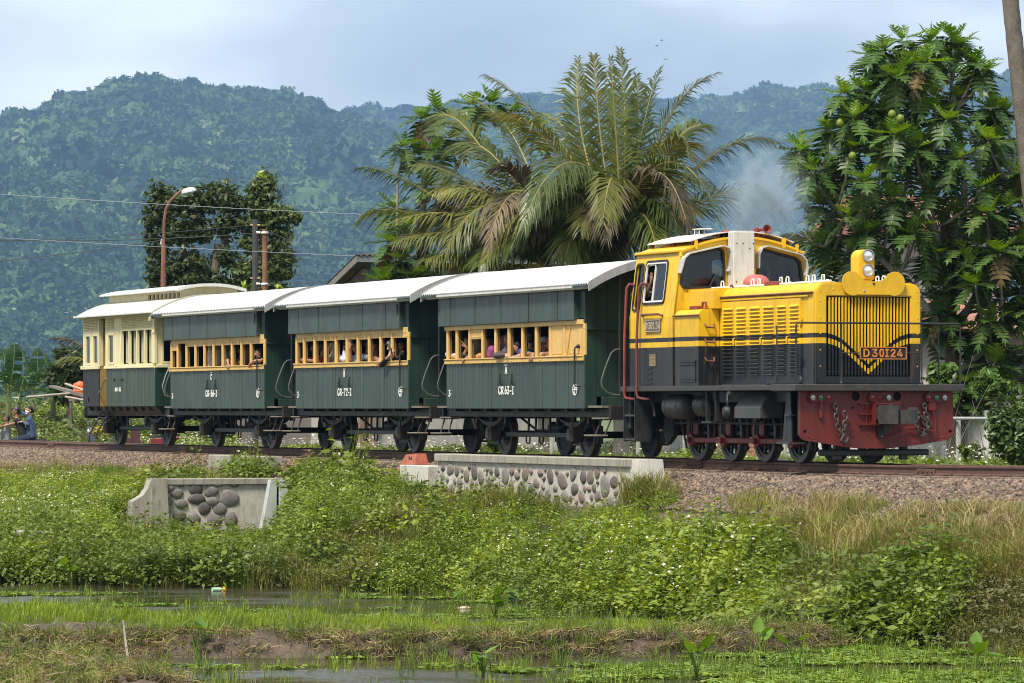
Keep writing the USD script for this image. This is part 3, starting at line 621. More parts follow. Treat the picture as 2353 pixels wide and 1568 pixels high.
# ---------------------------------------------------------------- the old cream saloon at the tail
def coach():
    t = thing('saloon_coach', 'cream and dark green saloon coach lettered AR-I-III with clerestory roof, last in the train', 'railway carriage', track(TD), HEAD)
    W, L0, L1 = 1.25, -2.96, 3.15
    r = np.random.default_rng(77)
    u = MB().box(-3.6, 3.6, -1.0, 1.0, .68, .85, .01).box(3.55, 3.62, -1.05, 1.05, .62, .88).box(-3.62, -3.55, -1.05, 1.05, .62, .88)
    u.hull([(-2.9, y, .90) for y in (-1.2, 1.2)] + [(3.1, y, .90) for y in (-1.2, 1.2)] + [(-2.0, y, .70) for y in (-1.0, 1.0)] + [(3.0, y, .70) for y in (-1.0, 1.0)])
    part(t, 'underframe', u, frame_black)
    for x in np.arange(-2.5, 3.0, .62): part(t, 'bracket', MB().box(x, x + .03, -1.22, -1.1, .80, .90), iron)
    running_gear(t, (-2.03, 2.03))
    part(t, 'brake_rigging', MB().box(-1.4, 1.4, -.78, -.71, .36, .43).cyl((-.4, -.3, .5), (.3, -.3, .5), .13, 12).box(-.9, -.8, -.76, -.73, .4, .7).box(.6, .7, -.76, -.73, .4, .7), frame_black)
    st = MB()
    for x in (-2.32, -1.72): st.tube([(x + .35, -1.05, .78), (x, -1.28, .22)], .018, 6)
    st.box(-2.05, -1.30, -1.14, -.98, .62, .645).box(-2.40, -1.66, -1.36, -1.18, .205, .23)
    part(t, 'entrance_steps', st, iron)
    # lower boards
    def boards(x0, x1, y, mat, z0=.90, z1=1.775, w0=.11):
        n = max(1, round((x1 - x0) / w0)); e = np.linspace(x0, x1, n + 1)
        for a, b in zip(e[:-1], e[1:]):
            part(t, 'board', MB().box(a + .002, b - .002, y + r.normal() * .0015, y + .03, z0, z1, .004), mat, smooth=False)
    boards(-.92, L1, -W, olive_p); boards(L0, -1.52, -W, frame_black)
    part(t, 'vestibule', MB().box(-1.52, -.92, -W + .28, -W + .31, .90, 3.0).box(-1.54, -1.515, -W + .02, -W + .3, .9, 3.0).box(-.925, -.90, -W + .03, -W + .3, .9, 3.0), paint('ochre_door', (.30, .19, .05), .5, dirt_amt=.4))
    part(t, 'vestibule_door', MB().box(-1.50, -.94, -W + .26, -W + .279, .90, 1.78), green_dk)
    part(t, 'door_rail', MB().tube([(-1.5, -W - .02, 1.22), (-1.3, -W - .03, 1.26), (-.93, -W - .02, 1.55)], .014, 6), chrome)
    # inner shell
    part(t, 'inner_wall', MB().box(L0, L1, W - .05, W, .88, 3.0).box(L0, L0 + .04, -W + .03, W, .88, 3.0).box(L0 + .05, L1 - .05, -W + .35, W - .06, .88, .91), cream_p)
    part(t, 'lining', MB().box(L0 + .06, L1 - .06, W - .10, W - .055, .92, 2.95).box(L0 + .06, L1 - .06, -W + .06, W - .1, 2.93, 2.97), lining)
    # cream side above
    zl, zs = 2.93, 1.86
    def frame(x0, x1, wins, zt=2.56, zb=1.93):
        poly = sbox(x0, 1.775, x1, 3.0).difference(unary_union([sbox(a, zb, b, zt) for a, b in wins]))
        return MB().prism(poly, -W + .0, -W + .04)
    wl = [(-2.66, -2.28), (-2.01, -1.63)]; wd = [(-.68, -.27)]
    wm = [(.42 + .04, 1.03), (1.11, 1.68), (1.75, 2.31), (2.39, 2.93)]
    part(t, 'side_panel', frame(L0, -1.52, wl), cream_p, smooth=False); part(t, 'side_panel', frame(-.92, .2, wd), cream_p, smooth=False); part(t, 'side_panel', frame(.2, L1, wm, 2.64, 1.88), cream_p, smooth=False)
    gl = glass('coach_glass', (.62, .70, .66)); dk = plain('dark_gasket', (.02, .02, .02), .6)
    for a, b in wl + wd:
        w = part(t, 'window', MB().prism(sbox(a - .05, 1.88, b + .05, 2.61).difference(sbox(a, 1.93, b, 2.56)), -W - .018, -W - .001), cream_p, smooth=False)
        part(w, 'pane', MB().box(a, b, -W + .02, -W + .026, 1.93, 2.56), gl); part(w, 'blind', MB().box(a, b, -W + .10, -W + .11, 1.93, 2.56), plain('dark_green_blind_' + str(int(a * 100 + 900)), (.02, .03, .022), .8))
    curt = paint('striped_curtain', (.34, .33, .22), .8, var=.3, scale=3, dirt=(.12, .13, .08), dirt_amt=.5)
    for a, b in wm:
        w = part(t, 'window', MB().prism(sbox(a - .035, 1.85, b + .035, 2.675).difference(sbox(a, 1.88, b, 2.64)), -W - .02, -W - .001), cream_p, smooth=False)
        x = np.linspace(a + .02, b - .22, 16); y = -W + .09 + .028 * np.sin(np.arange(16) * 1.6); z = np.array([1.9, 2.3, 2.64])
        X, Z = np.meshgrid(x, z); Y = np.tile(y, (3, 1)); ii, jj = np.meshgrid(range(2), range(15), indexing='ij')
        part(w, 'curtain', (np.stack([X, Y, Z], -1).reshape(-1, 3), np.stack([ii * 16 + jj, ii * 16 + jj + 1, (ii + 1) * 16 + jj + 1, (ii + 1) * 16 + jj], -1).reshape(-1, 4)), curt, smooth=True)
    # louvres
    def louvre(x0, x1, name='louvre'):
        fr = part(t, 'louvre_frame', MB().prism(sbox(x0, 2.70, x1, 2.955).difference(sbox(x0 + .02, 2.715, x1 - .02, 2.945)), -W - .016, -W - .001), cream_p, smooth=False)
        for z in np.linspace(2.725, 2.915, 6): part(fr, 'slat', MB().hull([(x, -W + y, z + q) for x in (x0 + .02, x1 - .02) for y, q in ((-.032, 0), (-.025, -.006), (.0, .032), (.004, .024))]), cream_p, smooth=False)
    for x0, x1 in ((-2.9, -2.26), (-2.25, -1.6), (-.85, -.25)): louvre(x0, x1)
    for a, b in wm: louvre(a - .03, b + .03)
    # mouldings
    part(t, 'waist_moulding', MB().box(-1.0, L1 - .12, -W - .045, -W + .02, 1.775, 1.815, .008).box(-1.0, L1 - .14, -W - .03, -W + .02, 1.815, 1.85, .006), cream_p)
    part(t, 'waist_moulding', MB().box(L0 - .06, -1.5, -W - .05, -W + .02, 1.775, 1.86, .01), cream_p)
    part(t, 'corner_pilaster', MB().box(L1 - .14, L1 + .015, -W - .025, -W + .06, 1.86, 3.0, .01).ball((L1 - .07, -W - .03, 2.58), (.07, .015, .05), 2), cream_p)
    part(t, 'door_post', MB().box(-.93, -.87, -W - .02, -W + .1, 1.85, 3.0, .008).box(-1.57, -1.51, -W - .02, -W + .1, 1.85, 3.0, .008), cream_p)
    part(t, 'cornice', MB().box(L0 - .05, L1 + .1, -W - .06, -W + .03, 2.965, 3.0, .01).box(L0 - .1, L1 + .2, -W - .11, -W - .03, 3.0, 3.03, .01), cream_p)
    # end wall facing forwards
    n = 12; e = np.linspace(-W, W, n + 1)
    for a, b in zip(e[:-1], e[1:]): part(t, 'end_board', MB().box(L1 - .03, L1 + r.normal() * .0015, a + .003, b - .003, .9, 1.775, .004), green_dk, smooth=False)
    arc1 = lambda y: 3.02 + .40 * (1 - (np.abs(y) / 1.42) ** 2.2)
    yy = np.linspace(-1.24, 1.24, 27)
    poly = Polygon([(-W, 1.775), (W, 1.775)] + [(y, arc1(y) - .03) for y in yy[::-1]]).difference(unary_union([sbox(-1.05, 1.92, -.45, 2.62), sbox(-.3, 1.2, .4, 2.7), sbox(.5, 1.92, 1.05, 2.62)]))
    part(t, 'end_panel', MB().prism(poly, L1 - .03, L1, 'yz'), cream_p, smooth=False)
    for y0, y1 in ((-1.05, -.45), (.5, 1.05)):
        w = part(t, 'end_window', MB().prism(sbox(y0 - .05, 1.87, y1 + .05, 2.67).difference(sbox(y0, 1.92, y1, 2.62)), L1 + .001, L1 + .02, 'yz'), cream_p, smooth=False)
        part(w, 'pane', MB().box(L1 - .02, L1 - .014, y0, y1, 1.92, 2.62), gl)
        for z in np.linspace(2.71, 2.90, 6): part(w, 'slat', MB().hull([(L1 + x, y, z + q) for y in (y0 - .05, y1 + .05) for x, q in ((.03, 0), (.024, -.006), (.0, .03))]), cream_p, smooth=False)
    part(t, 'end_moulding', MB().box(L1 - .01, L1 + .04, -W + .03, W, 1.775, 1.85, .008), cream_p)
    # roof
    x0, x1 = L0 - .10, L1 + .32
    ya = np.linspace(-1.44, 1.44, 33)
    def shell(ya, fn, x0, x1, th):
        P = Polygon([(y, fn(y)) for y in ya] + [(y, fn(y) - th) for y in ya[::-1]]); return MB().prism(P, x0, x1, 'yz')
    part(t, 'roof_sheet', shell(ya, lambda y: arc1(y) + .012, x0, x1, .03), grey_roof, smooth=35)
    part(t, 'eave_moulding', MB().box(x0, x1, -1.47, -1.42, 3.0, 3.045, .008), trim_white)
    for k, (xa, h) in enumerate(((x1, .0), (x1 - .10, -.07), (x1 - .2, -.13))):
        P = Polygon([(y, arc1(y) + .02 + h) for y in ya] + [(y, arc1(y) - .055 + h) for y in ya[::-1]]); part(t, 'end_arch', MB().prism(P, xa, xa + .03, 'yz'), cream_p)
    arc2 = lambda y: 3.545 + .12 * (1 - (np.abs(y) / .82) ** 2.2)
    part(t, 'clerestory_side', MB().box(-2.80, .50, -.66, -.62, 3.28, 3.53).box(.50, 3.20, -.66, -.62, 3.28, 3.36).box(.50, 3.20, -.66, -.62, 3.48, 3.53).box(-2.8, 3.2, .62, .66, 3.28, 3.53).box(-2.8, -2.76, -.62, .62, 3.28, 3.6), cream_p)
    for k in range(9): part(t, 'vent_bar', MB().box(.52 + k * .33, .60 + k * .33, -.67, -.62, 3.355, 3.485), cream_p)
    part(t, 'vent_back', MB().box(.5, 3.2, -.60, -.58, 3.30, 3.52), frame_black)
    yc = np.linspace(-.66, .66, 21); P = Polygon([(-.66, 3.26), (.66, 3.26)] + [(y, arc2(y) - .02) for y in yc[::-1]])
    part(t, 'clerestory_end', MB().prism(P, 3.2, 3.24, 'yz'), cream_p)
    yd = np.linspace(-.82, .82, 23)
    part(t, 'clerestory_roof', shell(yd, lambda y: arc2(y) + .015, -3.0, 3.42, .03), white_roof, smooth=35)
    P = Polygon([(y, arc2(y) + .02) for y in yd] + [(y, arc2(y) - .05) for y in yd[::-1]]); part(t, 'clerestory_arch', MB().prism(P, 3.42, 3.45, 'yz'), trim_white)
    part(t, 'clerestory_eave', MB().box(-3.0, 3.42, -.84, -.79, 3.515, 3.55, .008), trim_white)
    tx = MB(); text_side(tx, 'AR-I-III', .085, .11, 1.25, -W - .005); part(t, 'lettering', tx, letter_w, smooth=False)
    for x in (-.21, .44): part(t, 'lamp_bracket', MB().box(x - .03, x + .03, -W - .03, -W, 1.48, 1.55, .006), iron)
    part(t, 'handrail', MB().tube([(3.5, y, z) for y, z in ((-.86, 1.86), (-1.0, 1.82), (-1.1, 1.6), (-1.18, 1.35), (-1.12, 1.15), (-.9, 1.09))], .016, 8), chrome)
    part(t, 'end_post', MB().cyl((3.5, -.86, .88), (3.5, -.86, 3.1), .02, 8), frame_black)
    part(t, 'tail_pole', MB().box(-2.5, -2.44, -W - .02, -W - .003, 1.0, 1.12), frame_black)
    return t
coach()

# ================================================================ THE LOCOMOTIVE
TL = 10.7
def livery(name, yellow, black, rough=.42):
    """Yellow over black with a black band; on the radiator the bands dip to a V. Flat paint, by height and by distance from the centre line."""
    o = track(0)
    N = {'g': ('geometry', {}), 'sx': ('separate_xyz', {}),
         'a': ('math', {'math_type': 'multiply_add', 'value2': CS, 'value3': float(-o[0] * CS)}), 'b': ('math', {'math_type': 'multiply_add', 'value2': SN}),
         'c': ('math', {'math_type': 'subtract', 'value2': float(o[1] * SN + .04)}), 'd': ('math', {'math_type': 'absolute'}),
         'v': ('rgb_ramp', {'ramp': [(0, (.375,) * 3), (.11, (.47,) * 3), (.22, (.57,) * 3), (.43, (.745,) * 3), (.55, (.81,) * 3), (.66, (.84,) * 3), (.72, (.85,) * 3), (1, (.85,) * 3)]}),
         'e': ('math', {'math_type': 'subtract'}), 'e2': ('math', {'math_type': 'subtract', 'value2': 1.0}),
         'r': ('rgb_ramp', {'interpolate': False, 'ramp': [(0, (1, 1, 1)), (.500, (0, 0, 0)), (.545, (1, 1, 1)), (.579, (0, 0, 0))]}), 'h': ('math', {'math_type': 'multiply_add', 'value2': .5, 'value3': .5}),
         'n1': ('noise_texture', {'scale': 1.6, 'detail': 5., 'roughness': .6}), 'ry': ('rgb_ramp', {'ramp': [(.3, tuple(x * .82 for x in yellow)), (.55, yellow), (.75, tuple(min(1, x * 1.12) for x in yellow))]}),
         'rb': ('rgb_ramp', {'ramp': [(.3, tuple(x * .7 for x in black)), (.6, black), (.78, tuple(x * 2.6 for x in black))]}),
         'x': ('mix', {}), 'm': ('mapping', {'scale': (1, 1, .10)}), 'n2': ('noise_texture', {'scale': 9., 'detail': 6., 'roughness': .7}), 'r2': ('rgb_ramp', {'ramp': [(.54, (0, 0, 0)), (.72, (1, 1, 1))]}),
         'k': ('math', {'math_type': 'multiply', 'value2': .5}), 'y': ('mix', {'color2': (.13, .08, .03)}),
         'n4': ('noise_texture', {'scale': 5., 'detail': 8., 'roughness': .75}), 'r4': ('rgb_ramp', {'interpolate': False, 'ramp': [(0, (0, 0, 0)), (.685, (1, 1, 1))]}), 'k4': ('math', {'math_type': 'multiply', 'value2': .55}), 'y4': ('mix', {'color2': (.10, .055, .03)}),
         'n3': ('noise_texture', {'scale': 38., 'detail': 3.}), 'bp': ('bump', {'strength': .16, 'distance': .008}), 'rr': ('map_range', {'from_min': .3, 'from_max': .7, 'to_min': rough - .1, 'to_max': rough + .12}), 'p': ('principled_bsdf', {'specular_ior_level': .5})}
    L = [('g.position', 'sx.vector'), ('sx.x', 'a.value1'), ('sx.y', 'b.value1'), ('a.value', 'b.value3'), ('b.value', 'c.value1'), ('c.value', 'd.value1'), ('d.value', 'v.fac'), ('sx.z', 'e2.value1'), ('e2.value', 'e.value1'), ('v.color', 'e.value2'),
         ('e.value', 'h.value1'), ('h.value', 'r.fac'), ('g.position', 'n1.vector'), ('n1.fac', 'ry.fac'), ('n1.fac', 'rb.fac'), ('r.color', 'x.fac'), ('ry.color', 'x.color1'), ('rb.color', 'x.color2'),
         ('g.position', 'm.vector'), ('m.vector', 'n2.vector'), ('n2.fac', 'r2.fac'), ('r2.color', 'k.value1'), ('k.value', 'y.fac'), ('x.color', 'y.color1'), ('g.position', 'n4.vector'), ('n4.fac', 'r4.fac'), ('r4.color', 'k4.value1'), ('k4.value', 'y4.fac'), ('y.color', 'y4.color1'),
         ('y4.color', 'p.base_color'), ('g.position', 'n3.vector'), ('n3.fac', 'bp.height'), ('bp.normal', 'p.normal'), ('n2.fac', 'rr.value'), ('rr.result', 'p.roughness')]
    return usdkit.material(stage, '/World/Looks/' + name, N, L, surface='p.BSDF')
YEL = (.70, .43, .012)
liv = livery('locomotive_livery', YEL, (.011, .014, .018))
yel = paint('locomotive_yellow', (.68, .40, .011), rough=.42, var=.12, scale=2, dirt=(.3, .17, .04), dirt_amt=.3)
loco_black = paint('locomotive_black', (.016, .018, .020), rough=.5, var=.4, scale=3, dirt=(.07, .06, .05), dirt_amt=.4)
deck_m = paint('chequer_plate', (.035, .034, .034), rough=.45, var=.3, scale=8, dirt=(.11, .10, .09), dirt_amt=.6, bump=1.0, bscale=70, streak=False)
red_p = paint('beam_red', (.125, .012, .011), rough=.5, var=.22, scale=2.2, dirt=(.035, .016, .014), dirt_amt=.85, bump=.4)
red_br = paint('rail_red_brown', (.20, .035, .025), rough=.5, var=.3, scale=4, dirt=(.05, .02, .018), dirt_amt=.5)
brown_rod = paint('rusty_strip', (.17, .06, .035), rough=.7, var=.3, scale=5)
grey_w = paint('exhaust_grey', (.50, .51, .52), rough=.5, var=.12, scale=2, dirt=(.2, .19, .18), dirt_amt=.45)
visor_g = paint('visor_grey', (.42, .42, .42), rough=.6, var=.15, scale=3, dirt=(.15, .14, .13), dirt_amt=.4)
white_s = paint('chipped_white', (.70, .70, .69), rough=.55, var=.1, scale=5, dirt=(.25, .22, .2), dirt_amt=.5)
shield = paint('rusty_white_shield', (.66, .62, .58), rough=.65, var=.15, scale=2, dirt=(.36, .20, .11), dirt_amt=.8, streak=False)
rubber = plain('window_rubber', (.012, .012, .012), .6)
cab_glass = glass('cab_glass', (.50, .56, .60)); plate_br = paint('number_plate_brown', (.12, .09, .07), .5, var=.3)
plate_tx = paint('plate_letters', (.42, .35, .27), .5, var=.2); or_tx = paint('orange_letters', (.62, .20, .035), .55, var=.25, scale=9, dirt=(.15, .08, .05), dirt_amt=.6)
lens = usdkit.material(stage, '/World/Looks/lamp_lens', {'p': ('principled_bsdf', {'base_color': (.85, .88, .9), 'roughness': .08, 'metallic': .6, 'specular_ior_level': .8})}, surface='p.BSDF')
lens_g = plain('lens_green', (.01, .16, .09), .1, 0, .8); lens_r = plain('lens_red', (.16, .01, .012), .1, 0, .8); lens_w = plain('lens_clear', (.35, .42, .42), .1, .3, .8)
chain_m = paint('worn_chain', (.075, .07, .065), rough=.4, var=.4, scale=20, metallic=.5)
void = plain('dark_opening', (.006, .006, .006), .9)

def loco():
    t = thing('diesel_locomotive', 'yellow and black diesel locomotive with red buffer beam at the head of the train', 'locomotive', track(TL, .04), HEAD)
    def P(parent, name, mb, mat, smooth=30, label=None): return part(parent, name, mb.move(tr(-TL, 0, 0)), mat, smooth, label)
    # ---- frame, deck
    P(t, 'main_frame', MB().box(7.2, 14.15, -.46, .46, .40, 1.10, .02).box(7.2, 14.2, -.95, .95, .95, 1.13, .01).box(7.15, 7.25, -1.2, 1.2, .5, 1.13, .02), loco_black)
    P(t, 'deck', MB().box(7.08, 13.3, -1.30, 1.30, 1.132, 1.215, .008), deck_m)
    P(t, 'deck_chamfer', MB().hull([(x, y, z) for x, y in ((13.301, -1.30), (13.301, 1.30), (13.55, -1.42), (13.55, 1.42)) for z in (1.125, 1.22)]), deck_m)
    P(t, 'front_deck', MB().box(13.551, 14.42, -1.45, 1.43, 1.118, 1.222, .01), deck_m)
    # ---- wheels and rods
    AX = (8.90, 10.22, 11.54, 12.86)
    for a in AX:
        P(t, 'axle', MB().cyl((a, -.6, .452), (a, .6, .452), .07, 12), loco_black)
        for s in (-1, 1):
            ty, dk = wheel_mesh(.452, .125, .028, spokes=10, side=s, hub=.12)
            for mb in (ty, dk): mb.move(tr(a, s * .60, .452))
            w = P(t, 'driving_wheel', ty, wheel_rim); P(w, 'wheel_centre', dk, loco_black)
            if s < 0:
                P(w, 'crank', MB().hull([(a + x, y, z) for x, z in ((-.10, .62), (.10, .62), (-.085, .27), (.085, .27), (0, .66), (0, .24)) for y in (-.71, -.67)]), red_p)
                P(w, 'crank_pin', MB().lathe([(0, -.86), (.045, -.86), (.05, -.80), (.075, -.80), (.085, -.71)], (a, 0, .335), 'y', 14), red_p)
                P(t, 'brake_hanger', MB().tube([(a - .50, -.62, .36), (a - .505, -.62, .55), (a - .47, -.62, .74), (a - .40, -.62, .86)], [.03, .035, .035, .03], 6), red_br)
                P(t, 'spring_hanger', MB().tube([(a + .52, -.60, .85), (a + .56, -.60, .5), (a + .50, -.60, .22)], .03, 6).ball((a + .50, -.6, .22), .05, 1), iron)
    for a, b in zip(AX[:-1], AX[1:]):
        rd = MB().box(a + .10, b - .10, -.80, -.755, .295, .375, .008)
        rd.hull([(a + x, y, .335 + z) for x, z in ((-.09, .06), (0, .115), (.12, .045), (-.09, -.06), (0, -.115), (.12, -.045)) for y in (-.805, -.75)])
        P(t, 'coupling_rod', rd, red_p)
    P(t, 'coupling_rod', MB().hull([(AX[3] + x, y, .335 + z) for x, z in ((.09, .06), (0, .115), (-.12, .045), (.09, -.06), (0, -.115), (-.12, -.045)) for y in (-.806, -.751)]), red_p)
    # ---- below the deck, near side
    tk = MB().lathe([(0, 8.50), (.10, 8.51), (.17, 8.55), (.205, 8.63), (.205, 9.28), (.17, 9.36), (.10, 9.40), (0, 9.41)], (0, -1.0, .88), 'x', 22)
    tk = P(t, 'air_reservoir', tk, loco_black)
    for x in (8.72, 9.2): P(tk, 'strap', MB().lathe([(.212, x - .02), (.212, x + .02)], (0, -1.0, .88), 'x', 22), iron)
    tk2 = P(t, 'air_reservoir', MB().lathe([(0, 9.55), (.12, 9.57), (.185, 9.66), (.185, 10.05), (.12, 10.14), (0, 10.16)], (0, -.92, .90), 'x', 20), loco_black)
    P(t, 'small_reservoir', MB().lathe([(0, -1.2), (.07, -1.19), (.12, -1.13), (.12, -.75), (.07, -.70), (0, -.69)], (11.15, 0, .80), 'y', 18), loco_black)
    P(t, 'valve', MB().tube([(11.1, -1.05, 1.12), (11.08, -1.08, 1.06), (11.12, -1.1, .98), (11.09, -1.1, .93)], [.05, .03, .025, .02], 6), chrome)
    P(t, 'toolbox', MB().hull([(x, y, z) for x, y, z in ((11.6, -1.0, 1.12), (12.55, -1.0, 1.12), (11.6, -1.02, .95), (11.55, -1.18, .86), (12.55, -1.18, .86), (11.55, -1.18, .70), (12.55, -1.18, .70), (11.55, -.8, .70), (12.55, -.8, .70), (11.6, -.8, 1.12), (12.55, -.8, 1.12))]), paint('toolbox_grey', (.045, .047, .05), .5, var=.25))
    P(t, 'pipes', MB().tube([(7.9, -1.05, 1.1), (7.95, -1.1, .95), (8.05, -1.1, .9), (8.1, -1.1, .72)], .02, 6).tube([(9.9, -1.0, 1.1), (9.9, -1.0, .95)], .035, 8).tube([(7.7, -.7, .6), (9, -.72, .62), (12.8, -.72, .60)], .02, 6), iron)
    P(t, 'sand_pipe', MB().tube([(8.25, -.7, .9), (8.3, -.7, .6), (8.42, -.66, .2)], .02, 6).tube([(13.0, -.7, .9), (13.3, -.7, .6), (13.36, -.66, .2)], .02, 6), iron)
    P(t, 'jackshaft', MB().cyl((7.85, -.7, .50), (7.85, .7, .50), .10, 14).hull([(7.85 + x, y, .5 + z) for x, z in ((-.2, .2), (.16, .2), (.2, -.1), (-.1, -.25), (-.25, 0)) for y in (-.74, -.66)]), loco_black)
    st = MB().box(10.50, 10.53, -1.22, -1.15, .62, 1.13).box(10.86, 10.89, -1.22, -1.15, .62, 1.13).box(10.5, 10.89, -1.30, -1.12, .62, .65)
    P(t, 'side_step', st, loco_black)
    for x0, x1, z0 in ((7.15, 7.62, .30),):
        for x in (x0, x1): P(t, 'cab_step_plate', MB().hull([(x + e, y, z) for e in (0, .02) for y, z in ((-1.27, 1.13), (-.95, 1.13), (-1.27, z0), (-1.0, z0), (-.95, z0 + .1))]), loco_black)
        for z in (z0 + .02, .72): P(t, 'cab_tread', MB().box(x0 + .02, x1, -1.26, -1.02, z, z + .03), deck_m)
    P(t, 'front_step_plate', MB().hull([(x, y, z) for x in (13.74, 13.76) for y, z in ((-1.28, 1.12), (-1.05, 1.12), (-1.28, .36), (-1.05, .36))]).hull([(x, y, z) for y in (-1.28, -1.26) for x, z in ((13.76, 1.12), (13.9, 1.12), (13.76, .62), (13.9, .62), (13.6, .34), (13.95, .34))]), loco_black)
    P(t, 'front_tread', MB().box(13.5, 13.98, -1.34, -1.06, .305, .335).box(13.76, 13.95, -1.32, -1.06, .74, .76), deck_m)
    # ---- buffer beam
    pts = [(-1.30, 1.115), (-1.30, .45), (-1.27, .395), (-1.20, .36), (-.97, .33), (-.52, .258), (-.3, .24), (.22, .24), (.62, .28), (1.0, .335), (1.2, .365), (1.27, .40), (1.30, .46), (1.30, 1.115)]
    poly = Polygon(pts)
    for y, z, rr in ((-.36, 1.04, .072), (.34, 1.04, .072), (-.41, .86, .018), (-1.235, .86, .014), (-1.21, .50, .028), (1.25, .50, .025)): poly = poly.difference(Point(y, z).buffer(rr, quad_segs=8))
    bm = P(t, 'buffer_beam', MB().prism(poly, 14.24, 14.29, 'yz'), red_p)
    P(bm, 'beam_lip', MB().box(14.2, 14.24, -1.30, -1.27, .45, 1.115).box(14.2, 14.24, 1.27, 1.30, .45, 1.115).box(14.1, 14.239, -1.2, 1.2, .6, 1.11), void)
    P(bm, 'rivets', (lambda m: [m.ball((14.292, y, z), (.008, .014, .014), 1) for y, z in ((-1.15, .42), (-1.08, .40), (-1.0, .385), (-.55, .31), (-.45, .30), (1.05, .40), (1.13, .41), (1.21, .42), (.55, .33), (.65, .34), (-.4, .53), (-.4, .43), (.4, .52), (.4, .42), (-.15, .46), (-1.05, .88), (.95, .88))] and m)(MB()), red_p)
    for cy, cols in ((-.965, (lens_w, lens_g, lens_r)), (.045, (lens_r, None, lens_w)), (1.0, (lens_r, lens_g, lens_w))):
        pod = LineString([(cy - .135, 1.02), (cy + .135, 1.02)]).buffer(.075, quad_segs=8)
        q = P(t, 'marker_lamps', MB().prism(pod, 14.291, 14.335, 'yz'), red_p)
        for k, c in enumerate(cols):
            y = cy + (k - 1) * .135
            P(q, 'lamp_ring', MB().lathe([(.058, 14.33), (.058, 14.352), (.046, 14.352), (.046, 14.336)], (0, y, 1.02), 'x', 20), red_p)
            P(q, 'lens', MB().lathe([(0, 14.35), (.03, 14.346), (.046, 14.336)], (0, y, 1.02), 'x', 18), c or red_p)
    # coupler
    cb = P(t, 'coupler_pocket', MB().box(14.291, 14.42, -.10, -.075, .60, .93).box(14.291, 14.42, -.10, .34, .915, .94).box(14.291, 14.40, -.10, .2, .59, .615).box(14.291, 14.33, -.32, -.10, .915, .932).box(14.291, 14.33, -.32, -.10, .755, .772).box(14.291, 14.33, -.32, -.10, .595, .612).box(14.291, 14.325, -.20, -.185, .6, .93), red_p)
    cp = MB().box(14.3, 14.55, -.07, .26, .66, .88, .03)
    cp.hull([(x, y, z) for x, y in ((14.5, -.08), (14.75, -.03), (14.78, .12), (14.6, .25), (14.5, .2)) for z in (.615, .905)])
    cp.hull([(x, y, z) for x, y in ((14.5, .10), (14.76, .18), (14.80, .33), (14.74, .44), (14.58, .42), (14.48, .28)) for z in (.62, .83)])
    cp.hull([(x, y, z) for x, y in ((14.6, .38), (14.72, .46), (14.66, .52), (14.5, .48)) for z in (.66, .87)])
    cp.box(14.45, 14.52, .02, .12, .50, .63, .01).cyl((14.66, .06, .58), (14.66, .06, .93), .03, 10)
    P(t, 'knuckle_coupler', cp, paint('coupler_black', (.035, .034, .034), .5, var=.5, scale=6, bump=.6))
    P(t, 'uncoupling_rod', MB().tube([(14.36, .06, .42), (14.34, .2, .43), (14.33, .50, .56), (14.36, .75, .54), (14.36, .92, .50), (14.33, .98, .52), (14.33, .97, .68), (14.33, .93, .84)], .012, 6).box(14.291, 14.34, .86, .98, .82, .95, .008), red_p)
    P(t, 'coupler_bracket', MB().box(14.291, 14.34, .0, .1, .40, .66, .01).ball((14.36, .05, .41), .02, 1), loco_black)
    # chains
    def chain(pts, nm, hook=None):
        p = np.asarray(pts, float)
        d = np.concatenate([[0], np.cumsum(np.linalg.norm(np.diff(p, axis=0), axis=1))]); n = max(2, int(d[-1] / .072))
        c = P(t, nm, MB().ball(p[0], .03, 1), iron)
        for k in range(n):
            s = (k + .5) * d[-1] / n; q = np.array([np.interp(s, d, p[:, i]) for i in range(3)]); q2 = np.array([np.interp(s + .02, d, p[:, i]) for i in range(3)])
            u = q2 - q; u /= np.linalg.norm(u) + 1e-9; w = np.cross(u, [1, 0, 0]); w /= np.linalg.norm(w) + 1e-9
            if k % 2: w = np.cross(u, w)
            an = np.linspace(0, 2 * math.pi, 13); lk = [q + u * .056 * math.cos(a) + w * .032 * math.sin(a) for a in an]
            P(c, 'chain_link', MB().tube(lk, .0115, 6, False), chain_m)
        if hook: P(c, 'hook', MB().tube(hook, .022, 8), iron)
    chain([(14.33, -.72, .92), (14.34, -.715, .75), (14.36, -.70, .6), (14.37, -.66, .45)], 'safety_chain')
    chain([(14.36, -.58, .80), (14.37, -.56, .70), (14.38, -.60, .58), (14.38, -.60, .44)], 'safety_chain', [(14.38, -.60, .46), (14.40, -.66, .36), (14.40, -.58, .33), (14.39, -.53, .40)])
    chain([(14.33, .79, .92), (14.35, .80, .76), (14.37, .84, .62), (14.37, .80, .5)], 'safety_chain')
    chain([(14.35, .68, .78), (14.37, .64, .66), (14.38, .64, .52), (14.38, .72, .43), (14.37, .80, .50), (14.37, .78, .64), (14.36, .72, .72)], 'safety_chain')
    P(t, 'hose_cock', MB().box(14.291, 14.34, -.985, -.935, .70, .82, .01).tube([(14.33, -.96, .96), (14.34, -.96, .84)], .01, 6), red_p)
    P(t, 'rail_guard', MB().box(14.02, 14.12, -.88, .98, .125, .225, .02), loco_black)
    P(t, 'guard_iron', MB().box(14.0, 14.1, -.62, -.50, .06, .4, .01).box(14.0, 14.1, .5, .62, .06, .4, .01), loco_black)
